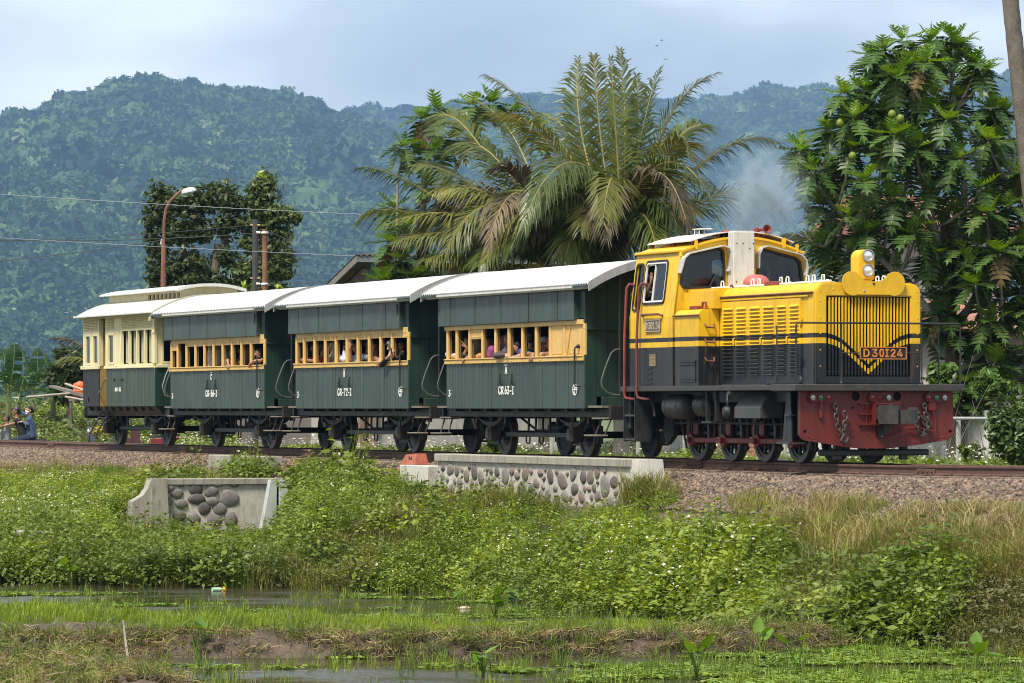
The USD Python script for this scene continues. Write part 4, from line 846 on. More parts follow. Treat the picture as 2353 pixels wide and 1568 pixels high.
    # ---- hood
    def hood_sec(hw, zt, r, zb=1.216): return sbox(-hw, zb, hw, zt - r).union(sbox(-hw + r, zb, hw - r, zt)).union(Point(-hw + r, zt - r).buffer(r, quad_segs=6)).union(Point(hw - r, zt - r).buffer(r, quad_segs=6))
    sec = hood_sec(.90, 2.79, .19); ins = sec.buffer(-.03)
    P(t, 'hood', MB().prism(sec.difference(sbox(-.8, 1.25, .8, 2.66)), 9.2, 13.55, 'yz'), liv)
    P(t, 'nose', MB().prism(sec, 13.555, 13.93, 'yz'), liv)
    fsec = hood_sec(.90, 2.79, .17)
    fr = fsec.difference(sbox(-.70, 1.355, .70, 2.565))
    P(t, 'radiator_frame', MB().prism(fr.buffer(-.012), 13.931, 13.985, 'yz').prism(fr.buffer(-.03), 13.984, 14.0, 'yz'), liv)
    P(t, 'frame_bolts', (lambda m: [m.ball((14.0, y, z), (.008, .012, .012), 1) for z in (1.5, 1.75, 2.0, 2.25, 2.5, 2.66) for y in (-.82, .83)] + [m.ball((14.0, y, 2.68), (.01, .014, .014), 1) for y in (-.6, .62)] and m)(MB()), yel)
    gr = P(t, 'radiator', MB().box(13.9, 13.935, -.72, .72, 1.34, 2.58), void)
    P(gr, 'cross_tie', MB().box(13.945, 13.955, -.70, .70, 2.475, 2.49).box(13.945, 13.955, -.70, .70, 1.41, 1.425), brown_rod)
    for y in np.linspace(-.66, .66, 25): P(gr, 'radiator_bar', MB().box(13.958, 13.992, y - .0105, y + .0105, 1.36, 2.56), liv, smooth=False)
    # door leaves and louvres
    dx = (10.47, 11.50, 12.57, 13.50)
    for a, b in zip(dx[:-1], dx[1:]):
        for c, d in ((a, (a + b) / 2), ((a + b) / 2, b)):
            dr = P(t, 'side_door', MB().box(c + .006, d - .006, -.925, -.895, 1.235, 2.555, .004), liv, smooth=False)
            m0, m1 = c + .075, d - .06
            for z in np.arange(1.37, 2.47, .0585):
                P(dr, 'louvre', MB().hull([(m0, -.924, z), (m1, -.924, z), (m0, -.924, z + .040), (m1, -.924, z + .040), (m0 + .012, -.966, z + .006), (m1 - .012, -.966, z + .006), (m0 + .012, -.963, z + .016), (m1 - .012, -.963, z + .016)]), liv, smooth=False)
        P(t, 'hinge', MB().cyl((b - .0, -.935, 2.14), (b - .0, -.935, 2.28), .014, 8).box(b - .035, b + .035, -.932, -.924, 2.15, 2.27), liv)
        P(t, 'hinge', MB().cyl((b - .0, -.935, 1.50), (b - .0, -.935, 1.62), .014, 8).box(b - .035, b + .035, -.932, -.924, 1.51, 1.61), liv)
        P(t, 'latch', MB().tube([((a + b) / 2, -.925, 1.97), ((a + b) / 2, -.955, 1.96), ((a + b) / 2 + .01, -.955, 1.88)], .012, 6), yel)
    P(t, 'door_head', MB().box(10.45, 13.75, -.93, -.895, 2.572, 2.60, .006), yel)
    P(t, 'rain_strip', MB().box(10.42, 13.92, -.945, -.89, 2.625, 2.65, .008), brown_rod)
    P(t, 'door_prop', MB().box(10.98, 12.7, -1.15, -1.06, 1.218, 1.232), deck_m)
    for x in (9.9,): pass
    # hood top: rails with rings, dome, headlamp, crest plate
    for s in (-1, 1):
        rl = P(t, 'hood_rail', MB().box(9.35, 13.88, s * .60 - .03, s * .60 + .03, 2.80, 2.83, .005), white_s)
        for x in (9.75, 10.95, 11.2, 12.05, 12.30, 13.05, 13.28, 13.62):
            P(rl, 'ring', MB().tube([(x - .05, s * .60, 2.83), (x - .05, s * .60, 2.90), (x - .035, s * .60, 2.915), (x + .035, s * .60, 2.915), (x + .05, s * .60, 2.90), (x + .05, s * .60, 2.83)], .012, 6), white_s)
    P(t, 'roof_lug', MB().box(11.55, 12.05, -.67, -.58, 2.79, 2.86, .01), red_br); P(t, 'roof_lug', MB().tube([(10.25, -.6, 2.79), (10.25, -.66, 2.84), (10.3, -.7, 2.82)], .018, 6), red_br)
    P(t, 'dome_vent', MB().lathe([(.215, 2.86), (.218, 2.885), (.205, 2.93), (.16, 2.98), (.09, 3.012), (0, 3.02)], (10.25, -.22, 0), 'z', 24).lathe([(.15, 2.78), (.15, 2.87), (.21, 2.865)], (10.25, -.22, 0), 'z', 20), paint('faded_red', (.42, .10, .09), .5, var=.25, scale=9))
    hl = LineString([(.06, 2.98), (.06, 3.18)]).buffer(.145, quad_segs=10).union(sbox(-.085, 2.83, .205, 2.98))
    h = P(t, 'headlamp', MB().prism(hl.buffer(-.015), 13.5, 13.80, 'yz').prism(hl.buffer(-.03), 13.80, 13.815, 'yz').box(13.5, 13.78, -.05, .16, 2.79, 2.84), yel)
    for z in (2.985, 3.215):
        P(h, 'lamp_rim', MB().lathe([(.098, 13.81), (.098, 13.84), (.083, 13.84), (.083, 13.817)], (0, .075, z), 'x', 24), chrome)
        P(h, 'lens', MB().lathe([(0, 13.835), (.05, 13.83), (.083, 13.818)], (0, .075, z), 'x', 22), lens)
    lob = unary_union([Point(-.31, 2.80).buffer(.165, quad_segs=10), Point(.43, 2.80).buffer(.165, quad_segs=10), sbox(-.31, 2.60, .43, 2.81), Point(-.29, 2.77).buffer(.185, quad_segs=10), Point(.41, 2.77).buffer(.185, quad_segs=10)])
    lob = lob.union(Polygon([(-.31, 2.965), (-.2, 2.93), (-.07, 2.82), (.19, 2.82), (.32, 2.93), (.43, 2.965), (.43, 2.6), (-.31, 2.6)])).difference(Polygon([(-.2, 2.93), (-.12, 2.85), (-.06, 2.815), (.18, 2.815), (.24, 2.85), (.32, 2.93), (.25, 3.1), (-.13, 3.1)]))
    cr = P(t, 'crest_plate', MB().prism(lob.buffer(-.004), 14.03, 14.05, 'yz'), yel)
    P(cr, 'bolt', MB().box(14.05, 14.06, .045, .075, 2.76, 2.79), rubber); P(cr, 'stud', MB().ball((14.05, -.10, 2.66), (.01, .018, .018), 1), chrome); P(cr, 'stand', MB().box(13.93, 14.03, -.2, -.15, 2.62, 2.7).box(13.93, 14.03, .25, .3, 2.62, 2.7), yel)
    # ---- front rails and number plate
    fr = MB(); xr = 14.37
    fr.tube([(xr, -1.40, 1.22), (xr, -1.40, 2.12), (xr, -1.37, 2.155), (xr, .0, 2.16), (xr, 1.35, 2.155), (xr, 1.38, 2.12), (xr, 1.38, 1.22)], .0145, 8)
    rl = P(t, 'front_railing', fr, loco_black)
    for y in (-.64, .72): P(rl, 'railing_post', MB().tube([(xr, y, 1.222), (xr, y, 2.155)], .0125, 8).ball((xr, y, 1.24), .03, 1), loco_black)
    P(rl, 'mid_rail', MB().cyl((xr, -.64, 1.70), (xr, .72, 1.70), .010, 8), loco_black)
    for s in (-1, 1): P(t, 'side_post', MB().cyl((13.62, s * 1.38, 1.22), (13.62, s * 1.38, 2.13), .0125, 8).ball((14.33, s * 1.3, 1.28), (.03, .03, .06), 1), loco_black)
    npl = P(t, 'number_plate', MB().prism(rrect(-.345, .445, 1.605, 1.795, .015), xr + .02, xr + .035, 'yz'), paint('plate_black', (.012, .010, .010), .5, var=.3, dirt=(.08, .05, .04), dirt_amt=.4))
    P(npl, 'plate_border', MB().prism(rrect(-.345, .445, 1.605, 1.795, .015).difference(rrect(-.333, .433, 1.617, 1.783, .012)), xr + .036, xr + .044, 'yz'), or_tx)
    tx = MB(); text_side(tx, 'D', .118, -.235, 1.642, xr + .036, .008, end=True); text_side(tx, '3', .118, -.095, 1.642, xr + .036, .008, end=True); text_side(tx, '0', .118, .022, 1.642, xr + .036, .008, squeeze=.85, end=True)
    text_side(tx, 'I', .118, .112, 1.642, xr + .036, .008, end=True); text_side(tx, '2', .118, .215, 1.642, xr + .036, .008, end=True); text_side(tx, '4', .118, .330, 1.642, xr + .036, .008, end=True)
    P(npl, 'plate_letters', tx, or_tx, smooth=False)
    # ---- side box in front of the cab
    bsec = sbox(-1.275, 1.217, -.91, 2.32).union(sbox(-1.155, 1.217, -.91, 2.45)).union(Point(-1.155, 2.33).buffer(.12, quad_segs=6))
    sb = P(t, 'side_box', MB().prism(bsec, 9.36, 10.33, 'yz'), liv)
    P(sb, 'rain_strip', MB().box(9.30, 10.36, -1.305, -1.26, 2.345, 2.365, .006), brown_rod)
    for z in (2.16, 1.92, 1.62): P(sb, 'hand_grip', MB().tube([(10.33, -1.16, z + .05), (10.38, -1.15, z), (10.38, -1.02, z - .01), (10.33, -1.0, z + .05)], .014, 6), brown_rod)
    P(sb, 'hatch', MB().box(9.62, 10.22, -1.287, -1.276, 1.27, 1.60, .004).box(9.6, 10.24, -1.297, -1.286, 1.60, 1.63).box(9.6, 10.24, -1.297, -1.286, 1.32, 1.34).box(9.6, 10.24, -1.30, -1.286, 1.555, 1.575), loco_black)
    P(sb, 'top_lug', MB().box(9.68, 10.0, -1.16, -1.08, 2.445, 2.51, .01).tube([(10.08, -1.1, 2.45), (10.1, -1.1, 2.56), (10.22, -1.1, 2.56), (10.24, -1.1, 2.45)], .022, 6), red_br)
    P(t, 'corner_fairing', MB().prism(sbox(-1.05, 2.46, -.9, 2.74).union(sbox(-.98, 2.46, -.8, 2.79)), 9.2, 10.42, 'yz'), yel)
    # ---- cab
    def tumble(mb):
        for i in range(len(mb.v)):
            v = mb.v[i].copy(); s = np.sign(v[:, 1]); v[:, 1] -= s * np.clip(v[:, 2] - 2.35, 0, 2) * .125; mb.v[i] = v
        return mb
    def cabside(s):
        wall = Polygon([(7.33, 1.217), (9.20, 1.217), (9.20, 3.34), (9.14, 3.44), (7.33, 3.44)])
        win = rrect(7.84, 8.74, 2.60, 3.27, .07); dwin = rrect(7.44, 7.72, 2.50, 3.24, .06)
        wall = wall.difference(win).difference(dwin)
        a, b = (-1.235, -1.20) if s < 0 else (1.20, 1.235)
        low = wall.intersection(sbox(7, 1, 10, 2.35)); up = wall.intersection(sbox(7, 2.35, 10, 4))
        w = P(t, 'cab_side', tumble(MB().prism(low, a, b).prism(up, a, b)), liv, smooth=20)
        for nm, po in (('window', win), ('door_window', dwin)):
            y0 = -1.255 if s < 0 else 1.236
            g = P(w, nm + '_gasket', tumble(MB().prism(po.buffer(.03).difference(po.buffer(-.004)), y0, y0 + .019)), rubber)
            if nm == 'window': P(w, 'window_frame', tumble(MB().prism(po.buffer(-.004).difference(po.buffer(-.03)), y0 + .004, y0 + .03)), white_s)
            half = po.intersection(sbox(8.21 if nm == 'window' else 7, 2, 10, 4)) if s < 0 else po
            P(w, nm + '_pane', tumble(MB().prism(half, s * 1.212 - .003, s * 1.212 + .003)), cab_glass)
        if s < 0:
            P(w, 'window_bar', tumble(MB().box(8.20, 8.22, -1.24, -1.20, 2.60, 3.27)), white_s)
            P(w, 'door_seam', MB().box(7.38, 7.385, -1.2375, -1.234, 1.25, 3.0).box(7.78, 7.785, -1.2375, -1.234, 1.25, 2.5), rubber)
            pl = P(t, 'side_number_plate', MB().box(8.06, 8.70, -1.258, -1.237, 2.115, 2.315, .006), plate_br)
            P(pl, 'plate_border', MB().prism(sbox(8.06, 2.115, 8.70, 2.315).difference(sbox(8.075, 2.13, 8.685, 2.30)), -1.264, -1.258), plate_tx)
            q = MB(); text_side(q, 'D 301 24', .115, 8.38, 2.157, -1.258, .006, squeeze=.86); P(pl, 'plate_letters', q, plate_tx, smooth=False)
            P(t, 'eyebrow', MB().tube([(7.95, -1.25, 2.375), (8.0, -1.29, 2.40), (8.7, -1.29, 2.40), (8.78, -1.25, 2.375)], .02, 8), brown_rod)
            P(t, 'builder_plate', MB().box(8.22, 8.47, -1.243, -1.236, 1.55, 1.75).prism(sbox(8.22, 1.55, 8.47, 1.75).difference(sbox(8.24, 1.565, 8.45, 1.735)), -1.249, -1.243).box(8.28, 8.41, -1.248, -1.243, 1.60, 1.63).box(8.28, 8.41, -1.248, -1.243, 1.66, 1.70), paint('brass_plate', (.20, .15, .08), .4, var=.3))
            P(t, 'footholds', (lambda m: [m.box(8.1, 8.3, -1.25, -1.236, z, z + .025) for z in (1.25, 1.33, 1.42, 1.50)] and m)(MB()), loco_black)
    cabside(-1); cabside(1)
    for x0, nm in ((7.36, 1), (7.90, 0)):
        P(t, 'cab_handrail', MB().tube([(x0, -1.13, 2.90), (x0 - .03, -1.24, 2.93), (x0 - .04, -1.285, 2.86), (x0 - .05, -1.32, 2.0), (x0 - .05, -1.32, 1.10), (x0 - .02, -1.31, 1.03), (x0 + .08, -1.25, 1.01), (x0 + .22, -1.20, 1.01)], .022, 8), red_br if nm else paint('rail_dark_red', (.13, .03, .025), .5))
    # roof arc and cab front
    roofz = lambda y: 3.665 - .245 * (np.abs(y) / 1.09) ** 2.0
    yr = np.linspace(-1.09, 1.09, 25)
    body = Polygon([(-1.235, 1.217), (1.235, 1.217), (1.235, 2.35), (1.095, 3.40)] + [(y, roofz(y)) for y in yr[::-1]] + [(-1.095, 3.40), (-1.235, 2.35)])
    w1 = Polygon([(-1.10, 2.90), (-1.02, 3.30), (-.95, 3.345), (-.42, 3.46), (-.36, 3.42), (-.345, 3.16), (-.35, 2.90), (-.40, 2.85), (-1.04, 2.83)]).buffer(-.02).buffer(.02)
    w2 = Polygon([(.26, 2.96), (.30, 3.42), (.36, 3.46), (.95, 3.32), (1.02, 3.26), (1.065, 2.96), (1.02, 2.88), (.31, 2.90)]).buffer(-.02).buffer(.02)
    P(t, 'cab_front', MB().prism(body.difference(w1.buffer(.012)).difference(w2.buffer(.012)), 9.165, 9.20, 'yz'), liv, smooth=20)
    for wn, yin in ((w1, -.34), (w2, .28)):
        w = P(t, 'front_window', MB().prism(wn.buffer(.028).difference(wn.buffer(-.012)), 9.201, 9.222, 'yz'), rubber)
        P(w, 'pane', MB().prism(wn, 9.180, 9.186, 'yz'), cab_glass)
    # visors: hoods of sheet over the windows
    for pts in ([(-1.16, 3.06), (-1.09, 3.30), (-1.0, 3.38), (-.40, 3.515), (-.30, 3.48), (-.245, 3.37), (-.26, 3.20), (-.30, 3.10)], [(.235, 3.16), (.24, 3.38), (.30, 3.49), (.40, 3.52), (1.0, 3.385), (1.085, 3.30), (1.115, 3.16), (1.09, 3.05)]):
        po = LineString(pts).buffer(.009)
        P(t, 'visor', MB().prism(po, 9.20, 9.36, 'yz'), visor_g)
    P(t, 'wiper', MB().tube([(9.24, -.62, 2.80), (9.25, -.55, 2.95), (9.24, -.45, 3.08)], .01, 6).box(9.205, 9.25, -.66, -.56, 2.78, 2.83), rubber)
    rp = Polygon([(y, roofz(y) + .012) for y in yr] + [(y, roofz(y) - .025) for y in yr[::-1]])
    P(t, 'cab_roof', MB().prism(rp, 7.30, 9.24, 'yz'), yel, smooth=30)
    P(t, 'cab_eave', MB().box(7.32, 9.16, -1.15, -1.06, 3.40, 3.45, .012).box(7.32, 9.16, 1.06, 1.15, 3.40, 3.45, .012), yel)
    ysd = np.linspace(-.92, .92, 21); rz2 = lambda y: 3.765 - .235 * (np.abs(y) / 1.09) ** 2.0
    P(t, 'sun_shield', MB().prism(Polygon([(y, rz2(y)) for y in ysd] + [(y, rz2(y) - .018) for y in ysd[::-1]]), 7.34, 9.22, 'yz'), shield)
    P(t, 'shield_stay', (lambda m: [m.box(x, x + .04, y - .02, y + .02, roofz(y), rz2(y)) for x in (7.4, 8.3, 9.1) for y in (-.85, -.4, 0, .4, .85)] and m)(MB()), brown_rod)
    for a_, b_, c_, d_ in ((.70, .76, 3.50, 3.66), (-.86, -.82, 3.46, 3.60), (.95, .99, 3.42, 3.56)): P(t, 'roof_hook', MB().box(9.2, 9.25, a_, b_, c_, d_), yel)
    P(t, 'cab_rear', MB().prism(body.difference(rrect(-1.0, -.25, 2.75, 3.35, .05)).difference(rrect(.25, 1.0, 2.75, 3.35, .05)), 7.33, 7.36, 'yz'), liv, smooth=20)
    P(t, 'cab_floor', MB().box(7.36, 9.16, -1.2, 1.2, 1.217, 1.25), loco_black)
    P(t, 'cab_lining', MB().box(7.4, 9.15, -.98, .98, 3.36, 3.38), loco_black)
    P(t, 'control_desk', MB().box(8.75, 9.15, -1.0, 1.0, 1.25, 2.72, .03).box(7.6, 7.9, -.9, -.4, 1.25, 1.9, .03), loco_black)
    P(t, 'exhaust_duct', MB().box(9.225, 9.45, -.275, .105, 2.79, 3.745, .012).box(9.24, 9.44, -.26, .09, 3.745, 3.76), grey_w)
    P(t, 'duct_bolts', (lambda m: [m.ball((9.45, y, z), (.008, .013, .013), 1) for y, z in ((-.1, 3.55), (-.21, 3.55), (.08, 3.55), (.02, 3.47), (-.22, 2.92), (.06, 2.92))] and m)(MB()), frame_black)
    P(t, 'horn', MB().lathe([(.03, 9.05), (.035, 9.18), (.055, 9.24), (.075, 9.27), (.055, 9.262), (.02, 9.2), (0, 9.19)], (0, .41, 3.80), 'x', 18).lathe([(0, 9.02), (.05, 9.03), (.05, 9.09), (0, 9.1)], (0, .31, 3.78), 'x', 14).box(9.05, 9.12, .27, .37, 3.66, 3.75).cyl((9.06, .31, 3.78), (9.06, .41, 3.80), .02, 8), red_br)
    P(t, 'aerial_frame', MB().tube([(8.6, -.60, 3.70), (8.6, -.60, 3.80), (8.6, -.42, 3.81), (8.6, -.42, 3.72)], .01, 6).tube([(8.8, -.60, 3.70), (8.8, -.60, 3.80), (8.8, -.42, 3.81)], .01, 6).box(8.55, 8.9, -.62, -.40, 3.80, 3.812), white_s)
    P(t, 'roof_vent', MB().lathe([(.10, 3.72), (.10, 3.76), (.05, 3.79), (0, 3.79)], (8.9, -.16, 0), 'z', 14), red_br)
    P(t, 'rear_coupler', MB().box(6.95, 7.2, -.12, .12, .62, .88, .03), loco_black)
    return t
loco()

# ================================================================ RAILS AND SLEEPERS
rail_side = paint('rail_rust', (.085, .042, .030), rough=.75, var=.35, scale=3, dirt=(.16, .085, .05), dirt_amt=.5, streak=False, bump=.4)
rail_head = paint('rail_head', (.16, .105, .085), rough=.38, var=.2, scale=3, metallic=.35, dirt=(.2, .13, .09), dirt_amt=.4)
sleeper_m = paint('old_sleeper', (.13, .095, .075), rough=.9, var=.35, scale=4, dirt=(.06, .045, .035), dirt_amt=.6)
def rail(y, label):
    t = thing('rail', label, 'rail', track(-16, y), HEAD)
    xs = np.concatenate([[-70], np.arange(28, 60, 1.0)])
    prof = [(-.052, -.138), (.052, -.138), (.052, -.128), (.012, -.112), (.010, -.040), (.031, -.030), (.031, -.004), (.026, 0), (-.026, 0), (-.031, -.004), (-.031, -.030), (-.010, -.040), (-.012, -.112), (-.052, -.128)]
    def sweep(pr):
        n = len(pr); v = np.array([[(x, a, b + rail_rise(x - 16)) for a, b in pr] for x in xs]).reshape(-1, 3)
        i, j = np.meshgrid(np.arange(len(xs) - 1), np.arange(n), indexing='ij')
        return v, np.stack([i * n + j, i * n + (j + 1) % n, (i + 1) * n + (j + 1) % n, (i + 1) * n + j], -1).reshape(-1, 4)
    part(t, 'rail_web', sweep(prof), rail_side, smooth=20)
    part(t, 'rail_head', sweep([(-.024, -.001), (.024, -.001), (.022, .0015), (-.022, .0015)]), rail_head, smooth=20)
    for x in ([-16.3, -4.7, -1.2, 24.6, 33.2] if y < 0 else []):
        f = part(t, 'fishplate', MB().box(x - .3, x + .3, -.035, -.014, -.115, -.035, .006), rail_side)
        part(f, 'bolts', (lambda m: [m.cyl((x + q, -.06, -.075), (x + q, -.03, -.075), .016, 6) for q in (-.22, -.08, .08, .22)] and m)(MB()), rail_side)
    for x in np.arange(24.2, 38, .62) if y < 0 else []:
        part(t, 'rail_clip', MB().tube([(x, -.10, -.15), (x + .02, -.07, -.11 + rail_rise(x - 16)), (x + .06, -.05, -.12), (x + .08, -.10, -.14)], .011, 6), rail_side)
rail(-.5335, 'brown rusty rail nearest the grass bank'); rail(.5335, 'farther rusty rail, seen between the wheels behind the near one')
_first = None
k = 0
for t_ in np.arange(-30, 26, .62):
    p = track(t_, 0, -.145 - .14 + float(rail_rise(t_)))
    if _first is None:
        _first = thing('sleeper', 'worn brown sleeper bedded in the ballast under the rails', 'sleeper', p, HEAD, 'sleepers under the track')
        part(_first, 'beam', MB().box(-.11, .11, -.98, .98, 0, .14, .012), sleeper_m); part(_first, 'base_plate', MB().box(-.08, .08, -.64, -.42, .1395, .146).box(-.08, .08, .42, .64, .1395, .146), rail_side)
    else: copy_of(_first, 'sleeper', 'worn brown sleeper bedded in the ballast under the rails', 'sleeper', p, HEAD + random.Random(int(t_ * 100)).uniform(-.6, .6), 'sleepers under the track')

# ================================================================ MASONRY, HOUSES, POLES
def on_side(px, py, y):
    k, l = (px - CX) / F, y + .5335
    t = (k * (D0 + l * SN) - X0 - l * CS) / (SN + k * CS); d = D0 - t * CS + l * SN
    return t, ZC - (py - HZ) * d / F
def on_end(px, py, t):
    k = (px - CX) / F; l = (k * (D0 - t * CS) - X0 - t * SN) / (CS - k * SN); d = D0 - t * CS + l * SN
    return l - .5335, ZC - (py - HZ) * d / F
concrete = paint('old_concrete', (.29, .275, .235), rough=.85, var=.2, scale=1.8, dirt=(.07, .065, .055), dirt_amt=.75, bump=.5, bscale=30)
concrete_w = paint('pale_concrete', (.52, .51, .47), rough=.8, var=.15, scale=2, dirt=(.15, .14, .12), dirt_amt=.6, bump=.3)
mortar = paint('mortar', (.43, .41, .355), rough=.9, var=.2, scale=3, dirt=(.13, .12, .10), dirt_amt=.6, bump=.7, bscale=24)
rock_m = [paint(f'river_stone_{n}', c, rough=.8, var=.3, scale=6, dirt=(.10, .085, .07), dirt_amt=.5, streak=False, bump=.8, bscale=20) for n, c in (('brown', (.16, .125, .105)), ('grey', (.17, .16, .15)), ('dark', (.095, .085, .08)))]
def stone(w, h, d, seed):
    m = trimesh.creation.icosphere(1); r = np.random.default_rng(seed)
    v = m.vertices * (1 + .28 * (meshkit.noise(m.vertices * 1.5 + seed, seed)[:, None] * 2 - 1)); p = 2.6
    v[:, 0] = np.sign(v[:, 0]) * np.abs(v[:, 0]) ** .85
    return v * [w / 2, d, h / 2], m.faces
# the parapet of the small bridge, nearest the camera
pw = thing('bridge_parapet', 'long low stone parapet with concrete cap beside the near rail', 'parapet', track(5.2), HEAD)
part(pw, 'wall_core', MB().box(-4.75, 4.5, -2.10, -1.78, -1.6, -.09), mortar)
part(pw, 'cap', MB().hull([(x, y, z) for x in (-4.82, 4.52) for y, z in ((-2.15, -.09), (-2.15, .022), (-2.13, .035), (-1.75, .035), (-1.75, -.09))]), concrete)
part(pw, 'pier', MB().hull([(x, y, z) for x, y, z in ((4.5, -2.14, .036), (4.86, -2.13, .036), (4.5, -1.74, .036), (4.86, -1.74, .036), (4.48, -2.16, -1.5), (5.0, -2.16, -1.5), (4.48, -1.66, -1.5), (5.0, -1.62, -1.5))]), concrete_w)
part(pw, 'wall_edge', MB().box(4.40, 4.499, -2.125, -2.09, -1.4, -.095), mortar)
r = np.random.default_rng(5); placed = []
for w, n in ((.40, 8), (.32, 26), (.25, 70), (.19, 130), (.13, 160)):
    for _ in range(n * 12):
        if n <= 0: break
        ww = w * r.uniform(.85, 1.2); hh = ww * r.uniform(.55, .95); x, z = r.uniform(-4.7 + ww / 2, 4.36 - ww / 2), r.uniform(-1.05, -.13 - hh / 2)
        if all(((x - a) / ((ww + c) / 2 + .022)) ** 2 + ((z - b) / ((hh + d) / 2 + .02)) ** 2 > .98 for a, b, c, d in placed):
            placed.append((x, z, ww, hh)); n -= 1
            v, f = stone(ww, hh, .04, int(r.integers(1e6))); v = trimesh.transformations.transform_points(v, rot((0, 1, 0), r.uniform(-22, 22)))
            part(pw, 'stone', (v + [x, -2.096, z], f), rock_m[int(r.integers(3))], smooth=True)
# the parapet across the track
fp = thing('far_parapet', 'low concrete parapet across the track, seen between the wheels', 'parapet', track(9.0), HEAD)
part(fp, 'wall', MB().box(-8.2, 8.0, 2.3, 2.6, -1.0, -.06, .01), concrete)
part(fp, 'end_block', MB().hull([(x, y, z) for x, y, z in ((8.0, 2.24, -.02), (8.9, 2.24, -.02), (8.0, 2.64, -.02), (8.85, 2.64, -.02), (8.0, 2.2, -1), (9.0, 2.2, -1), (8.0, 2.7, -1), (9.0, 2.7, -1))]), concrete_w)
part(fp, 'block', MB().box(7.2, 7.98, 2.26, 2.62, -1.0, -.03, .02), paint('black_band', (.05, .05, .048), .8)); 
# left wing wall with big round stones
tw = -8.4
cw = thing('culvert_wall', 'stone wing wall of the culvert with big round dark stones and a concrete cap', 'wall', track(tw), HEAD)
part(cw, 'wall_core', MB().box(-.8, 0, -4.66, -1.9, -2.0, -.66), mortar)
part(cw, 'cap', MB().box(-.38, .05, -4.62, -1.5, -.66, -.535, .012), concrete)
zl = lambda x, y: ((0 + x * 1400 / 2353) * 2352 / 4076, (1800 + y * 1400 / 2353) * 2352 / 4076)
for i, (sx, sy, sw, sh) in enumerate(((1130, 238, 70, 55), (1182, 272, 82, 58), (1310, 238, 84, 80), (1415, 262, 86, 64), (1535, 305, 118, 110), (1315, 314, 110, 66), (1212, 342, 80, 60), (1424, 326, 86, 56), (1364, 376, 78, 76), (1470, 380, 90, 76), (1432, 450, 94, 84), (1210, 218, 46, 24), (1365, 214, 50, 22), (1455, 218, 64, 26), (1560, 216, 70, 30), (1130, 330, 50, 60), (1300, 440, 80, 60), (1200, 430, 80, 60), (1545, 440, 80, 90))):
    y, z = on_end(*zl(sx, sy), tw); k = 1400 / 2353 * 2352 / 4076 / (F / 88.9)
    v, f = stone(sw * k * 1.12, sh * k * 1.15, .05, 40 + i); v = v[:, [1, 0, 2]]
    part(cw, 'stone', (v + [.0, y, z], f[:, ::-1]), rock_m[(1, 1, 2)[i % 3]], smooth=True)
b = thing('buttress', 'weathered concrete buttress with a curved flank at the left end of the culvert wall', 'buttress', track(tw), HEAD)
part(b, 'block', MB().hull([(x, y, z) for x in (-.3, .16) for y, z in ((-4.93, -.535), (-4.63, -.535), (-4.98, -1.9), (-4.56, -1.9))]), concrete)
part(b, 'flank', MB().prism(Polygon([(-4.94, -.56), (-5.0, -.72), (-5.10, -.86), (-5.26, -.95), (-5.32, -.98), (-5.36, -1.9), (-4.95, -1.9)]), -.22, .10, 'yz'), concrete)
b = thing('buttress', 'cracked grey concrete buttress with faint blue paint at the right end of the culvert wall', 'buttress', track(tw + .5), HEAD)
bl = paint('blue_stained_concrete', (.40, .42, .40), rough=.8, var=.18, scale=2.5, dirt=(.22, .33, .36), dirt_amt=.75, bump=.4)
part(b, 'front_slab', MB().hull([(x, y, z) for x in (-.1, .1) for y, z in ((-2.62, -.56), (-2.50, -.56), (-2.86, -1.8), (-2.52, -1.8))]), bl)
part(b, 'rear_slab', MB().hull([(x, y, z) for x in (-.1, .16) for y, z in ((-2.45, -.60), (-2.18, -.60), (-2.45, -1.8), (-2.05, -1.8))]).hull([(x, y, z) for x in (-.12, .0) for y, z in ((-2.44, -.56), (-1.6, -.56), (-2.44, -.66), (-1.6, -.66))]), bl)
part(b, 'gap', MB().box(-.12, .06, -2.515, -2.455, -1.8, -.60), void)
# small things along the bank
p = at(108, 1216, 79); s = thing('concrete_edge', 'bare concrete edge of a drain in the weeds below the ballast', 'kerb', p)
part(s, 'slab', MB().box(-.62, .62, -.2, .3, -.30, -.02, .015), concrete)
s = thing('concrete_ledge', 'short concrete ledge half hidden by weeds below the middle carriage', 'kerb', track(-12.2), HEAD)
part(s, 'slab', MB().box(-2.2, 2.0, -1.9, -1.6, -.55, -.13, .012), concrete)
s = thing('concrete_ledge', 'pale stub of concrete at the foot of the red marker block', 'kerb', track(-.6), HEAD)
part(s, 'slab', MB().box(-.75, .75, -2.2, -1.8, -.55, -.19, .012), concrete_w)
s = thing('marker_block', 'small rust red concrete marker block leaning beside the near rail', 'marker', track(-1.25), HEAD)
part(s, 'block', MB().hull([(x, y, z) for x, y, z in ((-.28, -2.02, .0), (.36, -2.02, .025), (-.28, -1.85, .0), (.36, -1.85, .025), (-.5, -2.12, -.3), (.42, -2.12, -.3), (-.5, -1.8, -.3), (.42, -1.8, -.3))]), paint('flaking_red', (.33, .085, .05), .8, var=.35, scale=4, dirt=(.3, .24, .2), dirt_amt=.5))
tx = MB(); text_side(tx, '8+4', .07, .08, -.10, -2.055, .006); part(s, 'worn_figures', tx, plain('worn_dark', (.06, .03, .025), .8), smooth=False)
s = thing('boundary_stone', 'small pale stone lettered BH beyond the track, just behind the locomotive steps', 'marker', track(7.35), HEAD)
part(s, 'block', MB().hull([(x, y, z) for x, y, z in ((-.18, 1.25, .01), (.42, 1.25, .01), (-.18, 1.5, .01), (.42, 1.5, .01), (-.3, 1.2, -.35), (.5, 1.2, -.35), (-.3, 1.6, -.35), (.5, 1.6, -.35))]), concrete_w)
